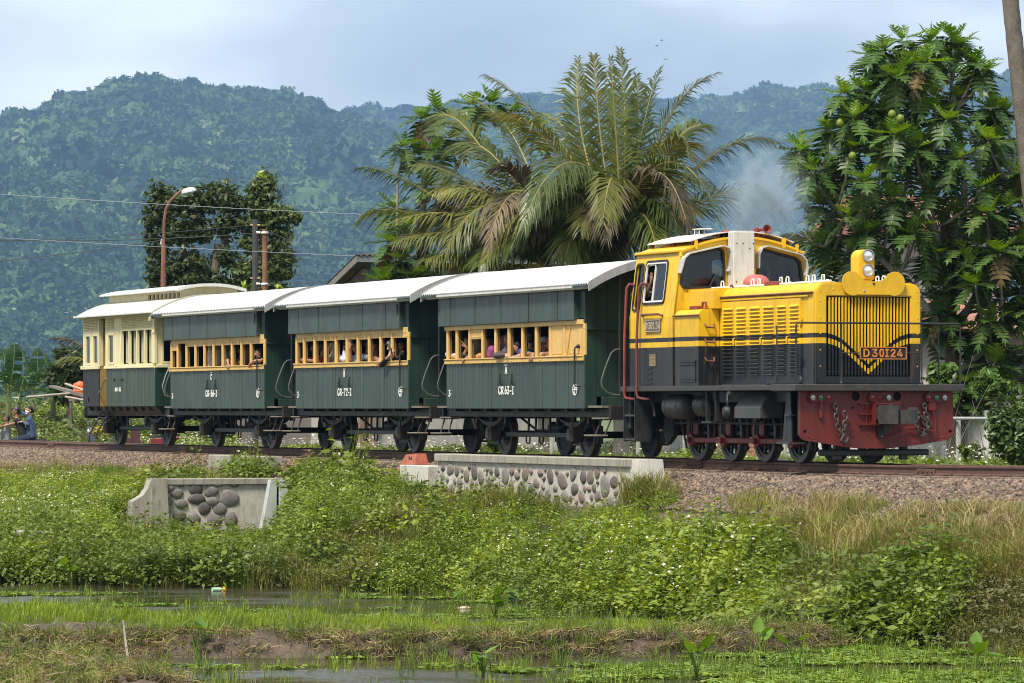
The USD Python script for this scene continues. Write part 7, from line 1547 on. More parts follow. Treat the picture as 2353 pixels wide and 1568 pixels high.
instancer('mud_clods', clod, np.stack([xg, yg, zg - .01], -1)[m], q4, rr.lognormal(-3.35, .5, k), rr.integers(0, 4, k), 'clods of dark brown mud on the bunds', 'mud')
def floater(seed, n=12, R=.20):
    r = np.random.default_rng(seed); m = MB()
    for k in range(n):
        a = r.uniform(0, 6.28); c = np.array([math.cos(a), math.sin(a), 0]) * R * math.sqrt(r.random()); s = r.uniform(.02, .05); b = r.uniform(0, 6.28)
        P = [c + np.array([math.cos(b + t) * s, math.sin(b + t) * s, r.uniform(.004, .03)]) for t in np.linspace(0, 2 * math.pi, 7)[:-1]]
        m.add([c + [0, 0, .006]] + P, [(0, i, i % 6 + 1) for i in range(1, 7)])
    return m
fl_m = leaf_mat('floating_leaf', [(.10, .17, .02), (.19, .27, .035), (.30, .36, .07)], trans=.15, rough=.5, pos_scale=.6)
n = 26000; xf, yf = rr.uniform(-10, 8.5, n), rr.uniform(44, 72, n); zf = ground_z(xf, yf); nf = meshkit.fbm(np.stack([xf * .55, yf * .8, 0 * xf], -1), 3, 12); gq = tq(xf, yf)
pxf, pyf = proj(np.stack([xf, yf, 0 * xf + WATER_Z], -1))
m = (zf < WATER_Z) & (gq[1] > np.interp(gq[0], _tt, _tq) - .6) & (rr.random(n) < np.clip((nf - .57 + .16 * smooth(1300, 2100, pxf) + .05 * (pyf < 1400) - .03 * (pxf < 1000)) * 7, 0, .95)); k = m.sum()
instancer('floating_plants', [(floater(i, 10 + 2 * i), fl_m, False) for i in range(3)], np.stack([xf, yf, 0 * xf + WATER_Z + .004], -1)[m], yaw_quats(rr, k, 0), rr.uniform(.6, 1.3, k), rr.integers(0, 3, k), 'pale green floating plants and duckweed on the paddy water', 'water plants')
m = (zf < WATER_Z - .0) & (gq[1] > np.interp(gq[0], _tt, _tq)) & (rr.random(n) < np.clip((nf - .40 + .12 * smooth(1300, 2100, pxf)) * 1.2, 0, .35)); k = m.sum()
instancer('paddy_grass', [(grass(57, 10, .10, .26, .005, .4), G_g, False), (grass(58, 8, .1, .22, .005, .5), G_r, False)], np.stack([xf, yf, 0 * xf + WATER_Z - .05], -1)[m], yaw_quats(rr, k, .1), rr.uniform(.6, 1.2, k), rr.integers(0, 2, k), 'thin grass stems standing in the paddy water', 'grass')
def straw(seed, n=26, R=.22):
    r = np.random.default_rng(seed); m = MB()
    for k in range(n):
        a = r.uniform(0, 6.28); c = np.array([r.normal() * R * .6, r.normal() * R * .6, r.uniform(.0, .05)]); L = r.uniform(.06, .22); d = np.array([math.cos(a), math.sin(a), r.normal() * .25]) * L * .5; w = np.array([-math.sin(a), math.cos(a), .6]) * .0035
        b = np.array([0, 0, r.uniform(.0, .04)]); m.add([c - d - w, c - d + w, c + b + w, c + b - w, c + d], [(0, 1, 2), (0, 2, 3), (3, 2, 4)])
    return m
nS = 5200; k_ = np.flatnonzero(inb & ((d1g < .7) | (d2g < .9)))[:nS]; nS = len(k_)
instancer('straw', [(straw(1), G_d, False), (straw(2), G_o, False), (straw(3, 30), leaf_mat('rotten_straw', [(.07, .05, .03), (.13, .10, .06), (.2, .15, .09)], trans=.1, rough=.8), False)], np.stack([xg, yg, zg], -1)[k_], yaw_quats(rr, nS, .3), rr.uniform(.6, 1.4, nS), rr.choice(3, nS, p=[.3, .25, .45]), 'matted dead straw lying on the mud banks', 'straw')
# broad leaved water plants, one by one
arrow_m = leaf_mat('arrowhead_leaf', [(.085, .17, .015), (.15, .26, .03), (.24, .35, .05)], trans=.35, rough=.4, pos_scale=2.)
arrow_d = leaf_mat('taro_leaf', [(.06, .11, .05), (.11, .17, .085), (.17, .23, .13)], trans=.25, rough=.4, pos_scale=2.)
def broad(label, px, py, d, n, h, L, mat, seed, grp=None):
    z = WATER_Z - .04; b = at(px, py, d); b = gpt(px, py, WATER_Z); t = thing('broad_leaved_plant', label, 'water plant', (b[0], b[1], max(z, float(ground_z(b[0], b[1])) - .02)), 0, grp); r = np.random.default_rng(seed)
    for k in range(n):
        a = r.uniform(0, 6.28); e = np.array([math.cos(a), math.sin(a), 0]) * r.uniform(.1, .5) * h; hh = h * r.uniform(.6, 1.1); top = e + [0, 0, hh]; st = bez([(0, 0, 0), e * .2 + [0, 0, hh * .6], top], 6)
        l = L * r.uniform(.7, 1.15); d_ = np.array([math.cos(a + r.normal() * .7), math.sin(a + r.normal() * .7), r.uniform(-.1, 1.0)]); d_ /= np.linalg.norm(d_); M = frame_to(d_); M[:3, 3] = top
        o = [(-.12, 0), (-.25, .22), (-.1, .36), (.2, .40), (.6, .26), (1.0, 0)]
        P = [(x * l, y * l, abs(y) * l * .25) for x, y in o] + [(x * l, -y * l, abs(y) * l * .25) for x, y in o[1:-1][::-1]]
        m = MB().add([(.15 * l, 0, -.02 * l)] + P, [(0, i, i % 10 + 1) for i in range(1, 11)]).move(M)
        lf = part(t, 'leaf', m, mat, smooth=True); part(lf, 'stalk', MB().tube(st, np.linspace(.010, .006, 6), 5), mat)
for i, (px_, py_, n_, h_, L_, m_, lab) in enumerate(((165, 1345, 5, .42, .20, arrow_m, 'yellow green broad leaved plant at the left water edge'), (452, 1510, 4, .42, .17, arrow_m, 'upright broad leaved plant in the shallows beside the lower left bund'), (1135, 1420, 6, .40, .18, arrow_m, 'cluster of upright broad leaves left of the pond middle'), (1190, 1420, 5, .36, .18, arrow_m, 'broad leaved plant just right of the biggest upright cluster'), (1040, 1415, 4, .36, .16, arrow_m, 'small broad leaved plant standing in the open pond'), (1545, 1425, 5, .38, .17, arrow_m, 'broad leaved plant at the foot of the flowering bank'), (1600, 1560, 6, .42, .18, arrow_m, 'broad leaved plant at the bottom edge among floating leaves'),
        (1745, 1500, 4, .36, .20, arrow_m, 'yellow green plant leaning over the water by the right bank'), (1835, 1545, 4, .40, .18, arrow_m, 'single tall broad leaf plant in the right hand duckweed'), (2240, 1545, 5, .40, .20, arrow_m, 'broad leaved plant near the bottom right corner'), (1920, 1475, 12, .40, .20, arrow_d, 'grey green taro clump at the foot of the right bank'), (2000, 1470, 10, .36, .18, arrow_d, 'second grey green taro clump, right of the first'), (55, 1338, 10, .26, .20, arrow_d, 'grey green low plants at the water edge in the far left'), (330, 1340, 10, .24, .20, arrow_d, 'grey green low plants at the water edge below the left weeds'), (1110, 1555, 5, .34, .16, arrow_m, 'broad leaved plant at the bottom middle among lily leaves'), (1300, 1385, 8, .26, .14, arrow_d, 'grey green clump at the water edge below the flowers'))):
    broad(lab, px_, py_, 0, n_, h_, L_, m_, 500 + i)
# litter and sticks
b = gpt(500, 1358, WATER_Z); t = thing('drink_bottle', 'yellow capped plastic bottle floating at the far edge of the pond', 'bottle', (b[0], b[1], WATER_Z + .03), 30)
part(t, 'body', MB().lathe([(0, -.10), (.035, -.10), (.037, .04), (.02, .08), (.02, .10)], (0, 0, 0), 'x', 14), plain('bottle_green', (.35, .55, .35), .2)); part(t, 'cap', MB().lathe([(.045, .085), (.045, .12), (0, .12)], (0, 0, 0), 'x', 14), plain('cap_yellow', (.7, .40, .02), .4))
b = gpt(1067, 1398, WATER_Z); t = thing('floating_litter', 'pale pink scrap floating on the pond near the bank', 'litter', (b[0], b[1], WATER_Z), 10); part(t, 'body', MB().ball((0, 0, .01), (.10, .06, .03), 2), plain('pink_scrap', (.5, .36, .3), .6))
b = gpt(292, 1512, -2.0); single('stick', MB().tube([at(294, 1512, b[1]), at(288, 1470, b[1] + .1), at(283, 1424, b[1] + .2)], [.016, .014, .010], 6), bark_pale, 'thin bare stick standing upright in the mud bund', 'stick')

# ================================================================ PEOPLE
MF = manifold3d.Manifold
def _sp(p, r, seg=10): return MF.sphere(float(r), seg).translate([float(x) for x in p])
def bone(a, b, ra, rb, seg=10): return MF.batch_hull([_sp(a, ra, seg), _sp(b, rb, seg)])
def smooth_body(ms, length=.022, it=4):
    m = MF.batch_boolean(ms, manifold3d.OpType.Add).refine_to_length(length); q = m.to_mesh()
    t = trimesh.Trimesh(q.vert_properties[:, :3], q.tri_verts, process=False)
    trimesh.smoothing.filter_taubin(t, lamb=.5, nu=.53, iterations=it); return t.vertices, t.faces
def unit(v): v = np.asarray(v, float); return v / (np.linalg.norm(v) + 1e-9)
def hand(W, d, n, curl=.35, spread=1.0, s=1.0, point=False, left=1):
    """Five fingers on a palm: wrist W, pointing along d, palm facing n."""
    d, n = unit(d), unit(n); n = unit(n - d * (n @ d)); x = np.cross(d, n) * left; W = np.asarray(W, float); out = []
    k = [W + d * .085 * s + x * o * s for o in (-.034, -.012, .011, .032)]
    out.append(MF.batch_hull([_sp(W, .024 * s, 8), _sp(W + x * .02 * s, .018 * s, 8)] + [_sp(q, .0125 * s, 8) for q in k]))
    for i, (q, L) in enumerate(zip(k, (.066, .078, .073, .056))):
        c = curl * (1 if not point else (0 if i == 0 else 2.6)); L *= s; dd = unit(d + x * (i - 1.5) * .13 * spread); p = q
        for j, (f, r) in enumerate(((.45, .0095), (.32, .0088), (.26, .008))):
            a = c * (j + .6); e = p + (dd * math.cos(a) + n * math.sin(a)) * L * f; out.append(bone(p, e, r * s, (r - .0006) * s, 6)); p = e
    t0 = W + d * .025 * s - x * .026 * s; t1 = t0 + unit(d * .6 - x * .9 + n * .35) * .038 * s; t2 = t1 + unit(d * .9 - x * .35 + n * .3) * .030 * s
    out += [bone(t0, t1, .013 * s, .0105 * s, 6), bone(t1, t2, .0105 * s, .0085 * s, 6)]
    return out
skin = {k: usdkit.material(stage, '/World/Looks/skin_' + k, {'p': ('principled_bsdf', {'base_color': c, 'roughness': .5, 'subsurface_weight': .15, 'subsurface_radius': (.02, .008, .004), 'subsurface_scale': .5})}, surface='p.BSDF') for k, c in (('tan', (.36, .19, .115)), ('brown', (.25, .125, .075)), ('light', (.44, .26, .175)))}
hair_m = plain('black_hair', (.010, .009, .008), .45); eye_m = plain('dark_eye', (.012, .010, .009), .3); lip_m = plain('lips', (.25, .085, .07), .5)
_cloth = {}
def cloth(c):
    k = tuple(round(x, 3) for x in c)
    if k not in _cloth: _cloth[k] = paint(f'cloth_{len(_cloth):03d}', c, rough=.85, var=.22, scale=14, dirt_amt=.05, streak=False, bump=.5, bscale=60, fine=30)
    return _cloth[k]
def person(label, loc, rz, head, face, arms=(), shirt=(.05, .05, .06), sleeve=.5, hair='short', hcol=None, sk='tan', s=1.0, legs=None, trousers=(.03, .035, .05), lean=(0, 0), tilt=0.0, group=None, glasses=False, mask=False, chin=(0, 0, 0), skirt=False, inside=False, legdir=None):
    """head: its centre; face: where it looks (local frame); arms: (side, elbow, wrist, finger direction, palm normal, options)."""
    t = thing('person', label, 'person', loc, rz, group)
    H = np.asarray(head, float); fd = unit([face[0], face[1], 0]); fz = face[2] if len(face) > 2 else 0.0; sd = np.array([-fd[1], fd[0], 0]); fv = unit(fd + [0, 0, fz]); up = np.cross(fv, -sd); up = up if up[2] > 0 else -up
    N = H - up * .15 * s - fd * .02 * s - [0, 0, .03 * s]; C = N + np.array([lean[0], lean[1], -.18]) * s; Pv = C + np.array([lean[0] * 1.2, lean[1] * 1.2, -.36]) * s
    bd = unit(np.array([fd[0], fd[1], 0]))
    if inside:
        N[1] = max(N[1], -1.04); C[1] = max(C[1], -.98); Pv[1] = max(Pv[1], -.80); C[0], Pv[0] = np.clip(C[0], -3.1, 3.1), np.clip(Pv[0], -3.0, 3.0); bd = unit([1.0 if fd[0] >= 0 else -1.0, .25, 0])
    tw = (unit([-bd[1], bd[0], 0]) if inside else sd) if legs is None else np.array(legs.get('side', sd), float)
    SH = {k: N + tw * k * .175 * s + [0, 0, -.065 * s] for k in (-1, 1)}
    sk_p = []
    # head with jaw, nose, ears
    E = lambda a, b, c: H + (fv * a + sd * b + up * c) * s
    sk_p.append(MF.batch_hull([_sp(E(-.02, 0, .035), .086 * s, 14), _sp(E(.02, 0, .03), .078 * s, 14), _sp(E(.035, 0, -.075), .032 * s, 8), _sp(E(.02, .035, -.045), .032 * s, 8), _sp(E(.02, -.035, -.045), .032 * s, 8)]))
    sk_p.append(MF.batch_hull([_sp(E(.094, 0, .01), .010 * s, 6), _sp(E(.108, 0, -.022), .013 * s, 6), _sp(E(.088, .012, -.026), .010 * s, 6), _sp(E(.088, -.012, -.026), .010 * s, 6)]))
    for k in (-1, 1): sk_p.append(MF.batch_hull([_sp(E(-.01, k * .084, .01), .016 * s, 6), _sp(E(-.005, k * .082, -.022), .010 * s, 6)]))
    sk_p.append(bone(H - up * .06 * s - fd * .015 * s, N, .050 * s, .056 * s))
    torso = [MF.batch_hull([_sp(SH[1], .062 * s), _sp(SH[-1], .062 * s), _sp(C + tw * .10 * s, .105 * s), _sp(C - tw * .10 * s, .105 * s), _sp(N - [0, 0, .03 * s], .06 * s)]), MF.batch_hull([_sp(C + tw * .09 * s, .105 * s), _sp(C - tw * .09 * s, .105 * s), _sp(Pv + tw * .09 * s, .115 * s), _sp(Pv - tw * .09 * s, .115 * s)])]
    sk_p += torso; cl = [m for m in ()]
    grow = .012 * s
    cl.append(MF.batch_hull([_sp(SH[1], .070 * s), _sp(SH[-1], .070 * s), _sp(C + tw * .10 * s, .118 * s), _sp(C - tw * .10 * s, .118 * s), _sp(N - [0, 0, .05 * s], .066 * s)])); cl.append(MF.batch_hull([_sp(C + tw * .10 * s, .118 * s), _sp(C - tw * .10 * s, .118 * s), _sp(Pv + tw * .10 * s, .128 * s), _sp(Pv - tw * .10 * s, .128 * s)]))
    for side, el, wr, d, n, opt in arms:
        S_, el, wr = SH[side], np.asarray(el, float), np.asarray(wr, float)
        sk_p += [bone(S_, el, .050 * s, .040 * s), bone(el, wr, .040 * s, .026 * s)]; sk_p += hand(wr, d, n, s=s, left=side, **opt)
        q = el if sleeve >= .5 else S_ + (el - S_) * sleeve * 2
        cl.append(bone(S_, q, .066 * s, .056 * s))
        if sleeve > .5:
            w2 = el + (wr - el) * (sleeve - .5) * 2; cl.append(bone(el, w2, .056 * s, .040 * s))
    tr_p = []
    if legs is None:
        for k in (-1, 1):
            a = Pv + tw * k * .09 * s; kn = a + bd * .40 * s + [0, 0, .02]; ft = kn + [0, 0, -.42 * s]
            sk_p += [bone(a, kn, .085 * s, .060 * s), bone(kn, ft, .058 * s, .038 * s), bone(ft, ft + bd * .16 * s, .04 * s, .028 * s)]; tr_p += [bone(a, kn, .094 * s, .070 * s), bone(kn, ft, .068 * s, .050 * s)]
    else:
        for k in (-1, 1):
            a = Pv + tw * k * .09 * s; kn, ft, to = (np.asarray(q, float) for q in legs[k])
            sk_p += [bone(a, kn, .085 * s, .058 * s), bone(kn, ft, .056 * s, .036 * s), bone(ft, to, .038 * s, .026 * s)]
            e = legs.get('cover', 1.0); tr_p.append(bone(a, a + (kn - a) * min(1, e), .094 * s, .075 * s))
            if e > 1: tr_p.append(bone(kn, kn + (ft - kn) * (e - 1), .07 * s, .055 * s))
        if skirt: tr_p = [MF.batch_hull([_sp(Pv + tw * .1, .13 * s), _sp(Pv - tw * .1, .13 * s)] + [_sp(np.asarray(legs[k][0]), .10 * s) for k in (-1, 1)]), MF.batch_hull([_sp(np.asarray(legs[k][0]), .10 * s) for k in (-1, 1)] + [_sp(np.asarray(legs[k][1]) + bd * -.04, .09 * s) for k in (-1, 1)])]
    body = part(t, 'body', smooth_body(sk_p), skin[sk], smooth=True)
    part(body, 'shirt', smooth_body(cl, .03), cloth(shirt), smooth=True)
    part(body, 'skirt' if skirt else 'trousers', smooth_body(tr_p, .04), cloth(trousers), smooth=True)
    # face
    for k in (-1, 1):
        part(body, 'eye', MB().ball(E(.085, k * .032, .022), np.array([.009, .013, .007]) * s, 1), eye_m)
        part(body, 'eyebrow', MB().tube([E(.094, k * .015, .043), E(.092, k * .035, .048), E(.080, k * .052, .040)], .0045 * s, 5), hair_m)
    if not mask: part(body, 'mouth', MB().tube([E(.075, -.024, -.052), E(.084, 0, -.054), E(.075, .024, -.052)], .006 * s, 5), lip_m)
    else:
        part(body, 'face_mask', smooth_body([MF.batch_hull([_sp(E(.098, 0, -.012), .018 * s), _sp(E(.05, .055, -.03), .022 * s), _sp(E(.05, -.055, -.03), .022 * s), _sp(E(.065, 0, -.085), .022 * s)])], .02), plain('mask_white', (.72, .76, .80), .8), smooth=True)
    if glasses:
        g = MB()
        for k in (-1, 1): g.tube([E(.100, k * .034 + .022 * math.cos(a), .020 + .016 * math.sin(a)) for a in np.linspace(0, 6.28, 11)], .003 * s, 4); g.tube([E(.098, k * .055, .022), E(0, k * .088, .02)], .003 * s, 4)
        g.tube([E(.104, -.012, .022), E(.104, .012, .022)], .003 * s, 4); part(body, 'glasses', g, rubber)
    hc = cloth(hcol) if hcol is not None else hair_m
    if hair in ('short', 'cap', 'bun'):
        cap_ = MF.batch_hull([_sp(E(-.03, 0, .05), .096 * s, 14), _sp(E(.012, 0, .062), .076 * s, 14), _sp(E(-.055, 0, -.02), .062 * s, 10)])
        cut = MF.batch_hull([_sp(E(.11, .07, -.02), .05 * s, 8), _sp(E(.11, -.07, -.02), .05 * s, 8), _sp(E(.075, .08, -.12), .06 * s, 8), _sp(E(.075, -.08, -.12), .06 * s, 8), _sp(E(.12, 0, .03), .035 * s, 8)])
        part(body, 'hair', smooth_body([cap_ - cut], .02, 2), hair_m, smooth=True)
        if hair == 'bun': part(body, 'hair_knot', MB().ball(E(-.13, 0, .0), np.array([.05, .045, .06]) * s, 2), hair_m)
        if hair == 'cap':
            dome_ = MF.batch_hull([_sp(E(-.02, 0, .07), .100 * s, 14), _sp(E(.01, 0, .085), .085 * s, 12)]); dome_ = dome_ - MF.batch_hull([_sp(E(a, b, -.06), .06 * s, 8) for a in (-.2, .2) for b in (-.2, .2)])
            part(body, 'cap', smooth_body([dome_, MF.batch_hull([_sp(E(.07, .05, .065), .008 * s, 6), _sp(E(.07, -.05, .065), .008 * s, 6), _sp(E(.155, .03, .05), .007 * s, 6), _sp(E(.155, -.03, .05), .007 * s, 6)])], .02, 2), hc, smooth=True)
    elif hair == 'hijab':
        sh = MF.batch_hull([_sp(E(-.03, 0, .04), .106 * s, 14), _sp(E(.0, 0, .05), .098 * s, 14), _sp(E(-.04, 0, -.08), .085 * s, 10), _sp(E(.02, 0, -.12), .055 * s, 10)])
        ov = MF.batch_hull([_sp(E(.115, 0, .045), .052 * s, 10), _sp(E(.115, .022, .0), .05 * s, 10), _sp(E(.115, -.022, .0), .05 * s, 10), _sp(E(.10, 0, -.055), .042 * s, 10)])
        dr = MF.batch_hull([_sp(E(.0, 0, -.12), .075 * s, 10), _sp(N + tw * .13 * s - [0, 0, .07 * s], .06 * s), _sp(N - tw * .13 * s - [0, 0, .07 * s], .06 * s), _sp(N + fd * .09 * s - [0, 0, .15 * s], .06 * s)])
        part(body, 'headscarf', smooth_body([sh - ov, dr], .02, 2), hc, smooth=True)
    return t

def seat(label, tc, cx, cy, crop, face=(.2, -1, 0), y=-.98, **kw):
    """A passenger: the head as seen at (cx, cy) of a window, y metres from the centre line of carriage tc; arms are given from the head."""
    x0, y0, k = crop; px, py = (x0 + cx * k) * 2352 / 4076, (y0 + cy * k) * 2352 / 4076
    t_, z = on_side(px, py, y); h = np.array([t_ - tc, y, z])
    arms = []
    for side, e, w, d, n, opt in kw.pop('arms', ()):
        pt = lambda q: (lambda a: np.array([a[0] - tc, q[2], a[1]]))(on_side((x0 + q[0] * k) * 2352 / 4076, (y0 + q[1] * k) * 2352 / 4076, q[2]))
        arms.append((side, pt(e), pt(w), d, n, opt))
    return person(label, track(tc), HEAD, h, face, arms, inside=True, **kw)
KB, KA, KC = (1130, 1330, 520 / 1344), (1760, 1270, 580 / 1344), (640, 1320, 440 / 1344)
rest = dict(curl=.4); openh = dict(curl=.08, spread=1.6); fist = dict(curl=1.3, spread=.3)
DN = (.2, -.5, -1)
seat('man in black shirt with bare forearms on the left end sill of CR-72-I', TB, 318, 150, KB, (1, -.25, 0), -.92, shirt=(.012, .012, .014), sleeve=.42, sk='brown', lean=(-.5, .1), arms=[(-1, (190, 265, -1.18), (318, 272, -1.16), (1, -.1, -.1), (0, 0, -1), rest)])
seat('person with dark hair and a red top, behind the third window of CR-72-I', TB, 412, 135, KB, (.3, .8, 0), -.85, shirt=(.55, .02, .03), sleeve=.4, sk='brown', lean=(.05, .0))
seat('woman in a cream headscarf looking out of the fourth window of CR-72-I', TB, 517, 140, KB, (.35, -1, -.05), -1.0, shirt=(.45, .42, .36), sleeve=.95, hair='hijab', hcol=(.52, .48, .37), sk='light')
seat('person in striped white sleeve resting chin on hand in CR-72-I', TB, 652, 118, KB, (.6, -.8, 0), -.95, shirt=(.40, .43, .52), sleeve=.92, sk='brown', hair='short', glasses=True, arms=[(-1, (628, 262, -1.16), (622, 170, -1.12), (.2, .1, 1), (1, .4, 0), fist)])
seat('man with glasses and light blue shirt raising a hand from CR-72-I', TB, 745, 130, KB, (-.15, -1, -.1), -1.02, shirt=(.28, .46, .50), sleeve=.4, sk='tan', glasses=True, lean=(.15, .1), arms=[(-1, (690, 262, -1.17), (682, 142, -1.22), (.12, -.1, 1), (.3, -1, 0), openh)])
seat('person in a grey blue striped shirt turned away behind the seventh window of CR-72-I', TB, 872, 105, KB, (1, .6, 0), -.80, shirt=(.14, .20, .25), sleeve=.45, sk='brown', lean=(-.25, -.15), arms=[(-1, (880, 240, -1.1), (960, 245, -1.15), (1, 0, -.1), (0, 0, -1), rest)])
seat('dim passenger with hands on the sill at the eighth window of CR-72-I', TB, 955, 140, KB, (.6, -.6, 0), -.80, shirt=(.015, .014, .016), sleeve=.6, sk='brown', arms=[(-1, (930, 262, -1.1), (985, 255, -1.24), (.5, -.5, -.5), (0, 0, -1), rest)])
w = seat('woman in black cap and top leaning out with a phone from CR-72-I', TB, 1112, 128, KB, (.15, -1, -.25), -1.12, shirt=(.010, .010, .012), sleeve=.82, hair='hijab', hcol=(.16, .17, .17), sk='light', lean=(.1, .25), arms=[(-1, (1005, 312, -1.34), (1082, 222, -1.34), (.4, .3, .9), (0, 1, .2), fist), (1, (1150, 275, -1.2), (1108, 215, -1.34), (-.3, .3, .9), (0, 1, .2), fist)])
t_, z_ = on_side((1130 + 1110 * 520 / 1344) * 2352 / 4076, (1330 + 170 * 520 / 1344) * 2352 / 4076, -1.36); p = track(TB); _ph = thing('phone', 'black phone held up by the woman in the black cap', 'phone', p, HEAD); part(_ph, 'body', MB().box(t_ - TB - .035, t_ - TB + .035, -1.375, -1.365, z_ - .07, z_ + .06, .004), rubber); part(_ph, 'lens', MB().cyl((t_ - TB + .02, -1.378, z_ + .04), (t_ - TB + .02, -1.374, z_ + .04), .007, 8), lens)
t_, z_ = on_side((1130 + 1108 * 520 / 1344) * 2352 / 4076, (1330 + 85 * 520 / 1344) * 2352 / 4076, -1.12); _c = thing('cap', 'black flat cap on the woman who leans out with a phone', 'cap', track(TB), HEAD); part(_c, 'crown', MB().ball((t_ - TB, -1.10, z_ - .01), (.115, .125, .055), 2), hair_m); part(_c, 'peak', MB().ball((t_ - TB, -1.21, z_ - .035), (.08, .06, .012), 2), hair_m)
seat('grey haired passenger sitting in shade at the last window of CR-72-I', TB, 1218, 125, KB, (1, -.2, 0), -.75, shirt=(.05, .05, .055), sk='brown')
seat('passenger in white short sleeves with an elbow out of the first window, CR 63-I', TA, 150, 205, KA, (-.6, .7, 0), -.75, shirt=(.55, .56, .58), sleeve=.46, sk='tan', lean=(-.25, -.15), arms=[(-1, (95, 345, -1.22), (165, 360, -1.15), (1, .2, 0), (0, 0, -1), rest)])
seat('person in black pointing a finger out of the second window of CR 63-I', TA, 248, 215, KA, (-.3, -1, 0), -.95, shirt=(.014, .014, .016), sleeve=.5, sk='tan', lean=(.1, .1), arms=[(-1, (205, 330, -1.15), (228, 268, -1.15), (-.35, -.4, .85), (-.6, -.6, -.3), dict(curl=.5, point=True)), (1, (258, 345, -1.1), (235, 352, -1.24), (-.5, -.6, -.5), (0, 0, -1), rest)])
seat('passenger in a dull green headscarf behind the half lowered shutter of CR 63-I', TA, 338, 225, KA, (.7, .6, 0), -.90, shirt=(.20, .27, .20), sleeve=.9, hair='hijab', hcol=(.085, .105, .06), sk='tan')
seat('passenger in an orange shirt at the third and fourth windows of CR 63-I', TA, 440, 215, KA, (.8, -.5, 0), -.88, shirt=(.62, .26, .09), sleeve=.45, sk='brown', lean=(-.40, -.2), arms=[(-1, (345, 345, -1.14), (400, 350, -1.15), (1, 0, 0), (0, 0, -1), rest)])
seat('child in a magenta headscarf resting on the sill of CR 63-I', TA, 470, 305, KA, (.3, .9, -.2), -1.12, shirt=(.38, .36, .34), sleeve=.9, hair='hijab', hcol=(.22, .045, .16), s=.82, sk='tan')
seat('woman in a purple headscarf looking left from the fifth window of CR 63-I', TA, 578, 215, KA, (-1, -.3, 0), -.92, shirt=(.10, .05, .09), sleeve=.9, hair='hijab', hcol=(.10, .035, .085), sk='tan')
seat('woman in grey hood and brown jacket leaning an arm out of CR 63-I', TA, 614, 200, KA, (.4, -1, 0), -1.0, shirt=(.075, .050, .050), sleeve=.95, hair='hijab', hcol=(.14, .13, .16), sk='light', lean=(.05, .15), arms=[(-1, (490, 335, -1.36), (595, 328, -1.28), (1, -.2, -.2), (0, 0, -1), rest)])
seat('small dark haired child peering over the sill of the seventh window of CR 63-I', TA, 695, 262, KA, (-.5, -1, -.1), -1.10, shirt=(.30, .24, .20), sleeve=.4, s=.85, sk='tan', arms=[(1, (735, 335, -1.2), (742, 240, -1.2), (.1, .3, 1), (0, 1, 0), fist)])
seat('man in a blue shirt seen from behind at the eighth window of CR 63-I', TA, 822, 178, KA, (-.7, .7, 0), -.92, shirt=(.012, .05, .22), sleeve=.45, sk='brown', arms=[(1, (800, 320, -1.15), (838, 318, -1.27), (.2, -.5, -.8), (0, 0, -1), rest)])
seat('child in a pale blue cap at the ninth window of CR 63-I', TA, 942, 235, KA, (.5, -1, 0), -1.05, shirt=(.40, .28, .18), sleeve=.45, hair='cap', hcol=(.30, .36, .48), s=.86, sk='brown', arms=[(-1, (930, 325, -1.15), (985, 308, -1.2), (1, -.2, 0), (0, 0, -1), rest)])
seat('child in a red cap behind the closed shutter edge of CR 63-I', TA, 1002, 240, KA, (-.3, -1, 0), -.98, shirt=(.30, .26, .24), sleeve=.45, hair='cap', hcol=(.55, .03, .04), s=.86, sk='tan')
seat('standing passenger in a loose white shirt behind the middle windows of CR-56-I', TC, 700, 20, KC, (.3, .9, 0), -.75, shirt=(.52, .50, .50), sleeve=.8, sk='brown', s=1.12)
seat('standing passenger in a grey shirt beside the white shirt inside CR-56-I', TC, 800, 20, KC, (-.4, .8, 0), -.70, shirt=(.22, .20, .20), sleeve=.8, sk='brown', s=1.1)
seat('child reaching a hand out over the sill in the middle of CR-56-I', TC, 878, 268, KC, (.2, -1, 0), -1.02, shirt=(.25, .2, .18), sleeve=.35, s=.85, sk='tan', arms=[(-1, (815, 345, -1.22), (822, 385, -1.30), (.1, -.3, -1), (-.3, .8, 0), rest)])
seat('passenger in a mustard top near the right end of CR-56-I', TC, 985, 240, KC, (.8, .3, 0), -.85, shirt=(.30, .17, .03), sleeve=.9, sk='brown')
seat('passenger in a brown and violet wrap beside the mustard top in CR-56-I', TC, 1075, 240, KC, (.6, .6, 0), -.85, shirt=(.16, .08, .05), sleeve=.9, hair='hijab', hcol=(.14, .08, .03), sk='brown')
seat('child with arms folded over the sill at the last window of CR-56-I', TC, 1197, 268, KC, (-.1, -1, 0), -1.10, shirt=(.02, .018, .018), sleeve=.3, s=.9, sk='tan', arms=[(-1, (1170, 348, -1.20), (1105, 372, -1.30), (-.6, -.3, -.7), (0, 0, -1), rest), (1, (1228, 340, -1.18), (1150, 352, -1.28), (-1, -.1, -.1), (0, 0, -1), rest)])
KD = (2540, 1030, 160 / 717)
seat('driver waving a spread hand behind the side window of the locomotive cab', TL, 90, 400, KD, (-.1, -1, 0), -.72, shirt=(.03, .03, .035), sleeve=.35, sk='brown', arms=[(-1, (130, 665, -1.06), (238, 420, -1.10), (.15, 0, 1), (0, -1, 0), openh)])

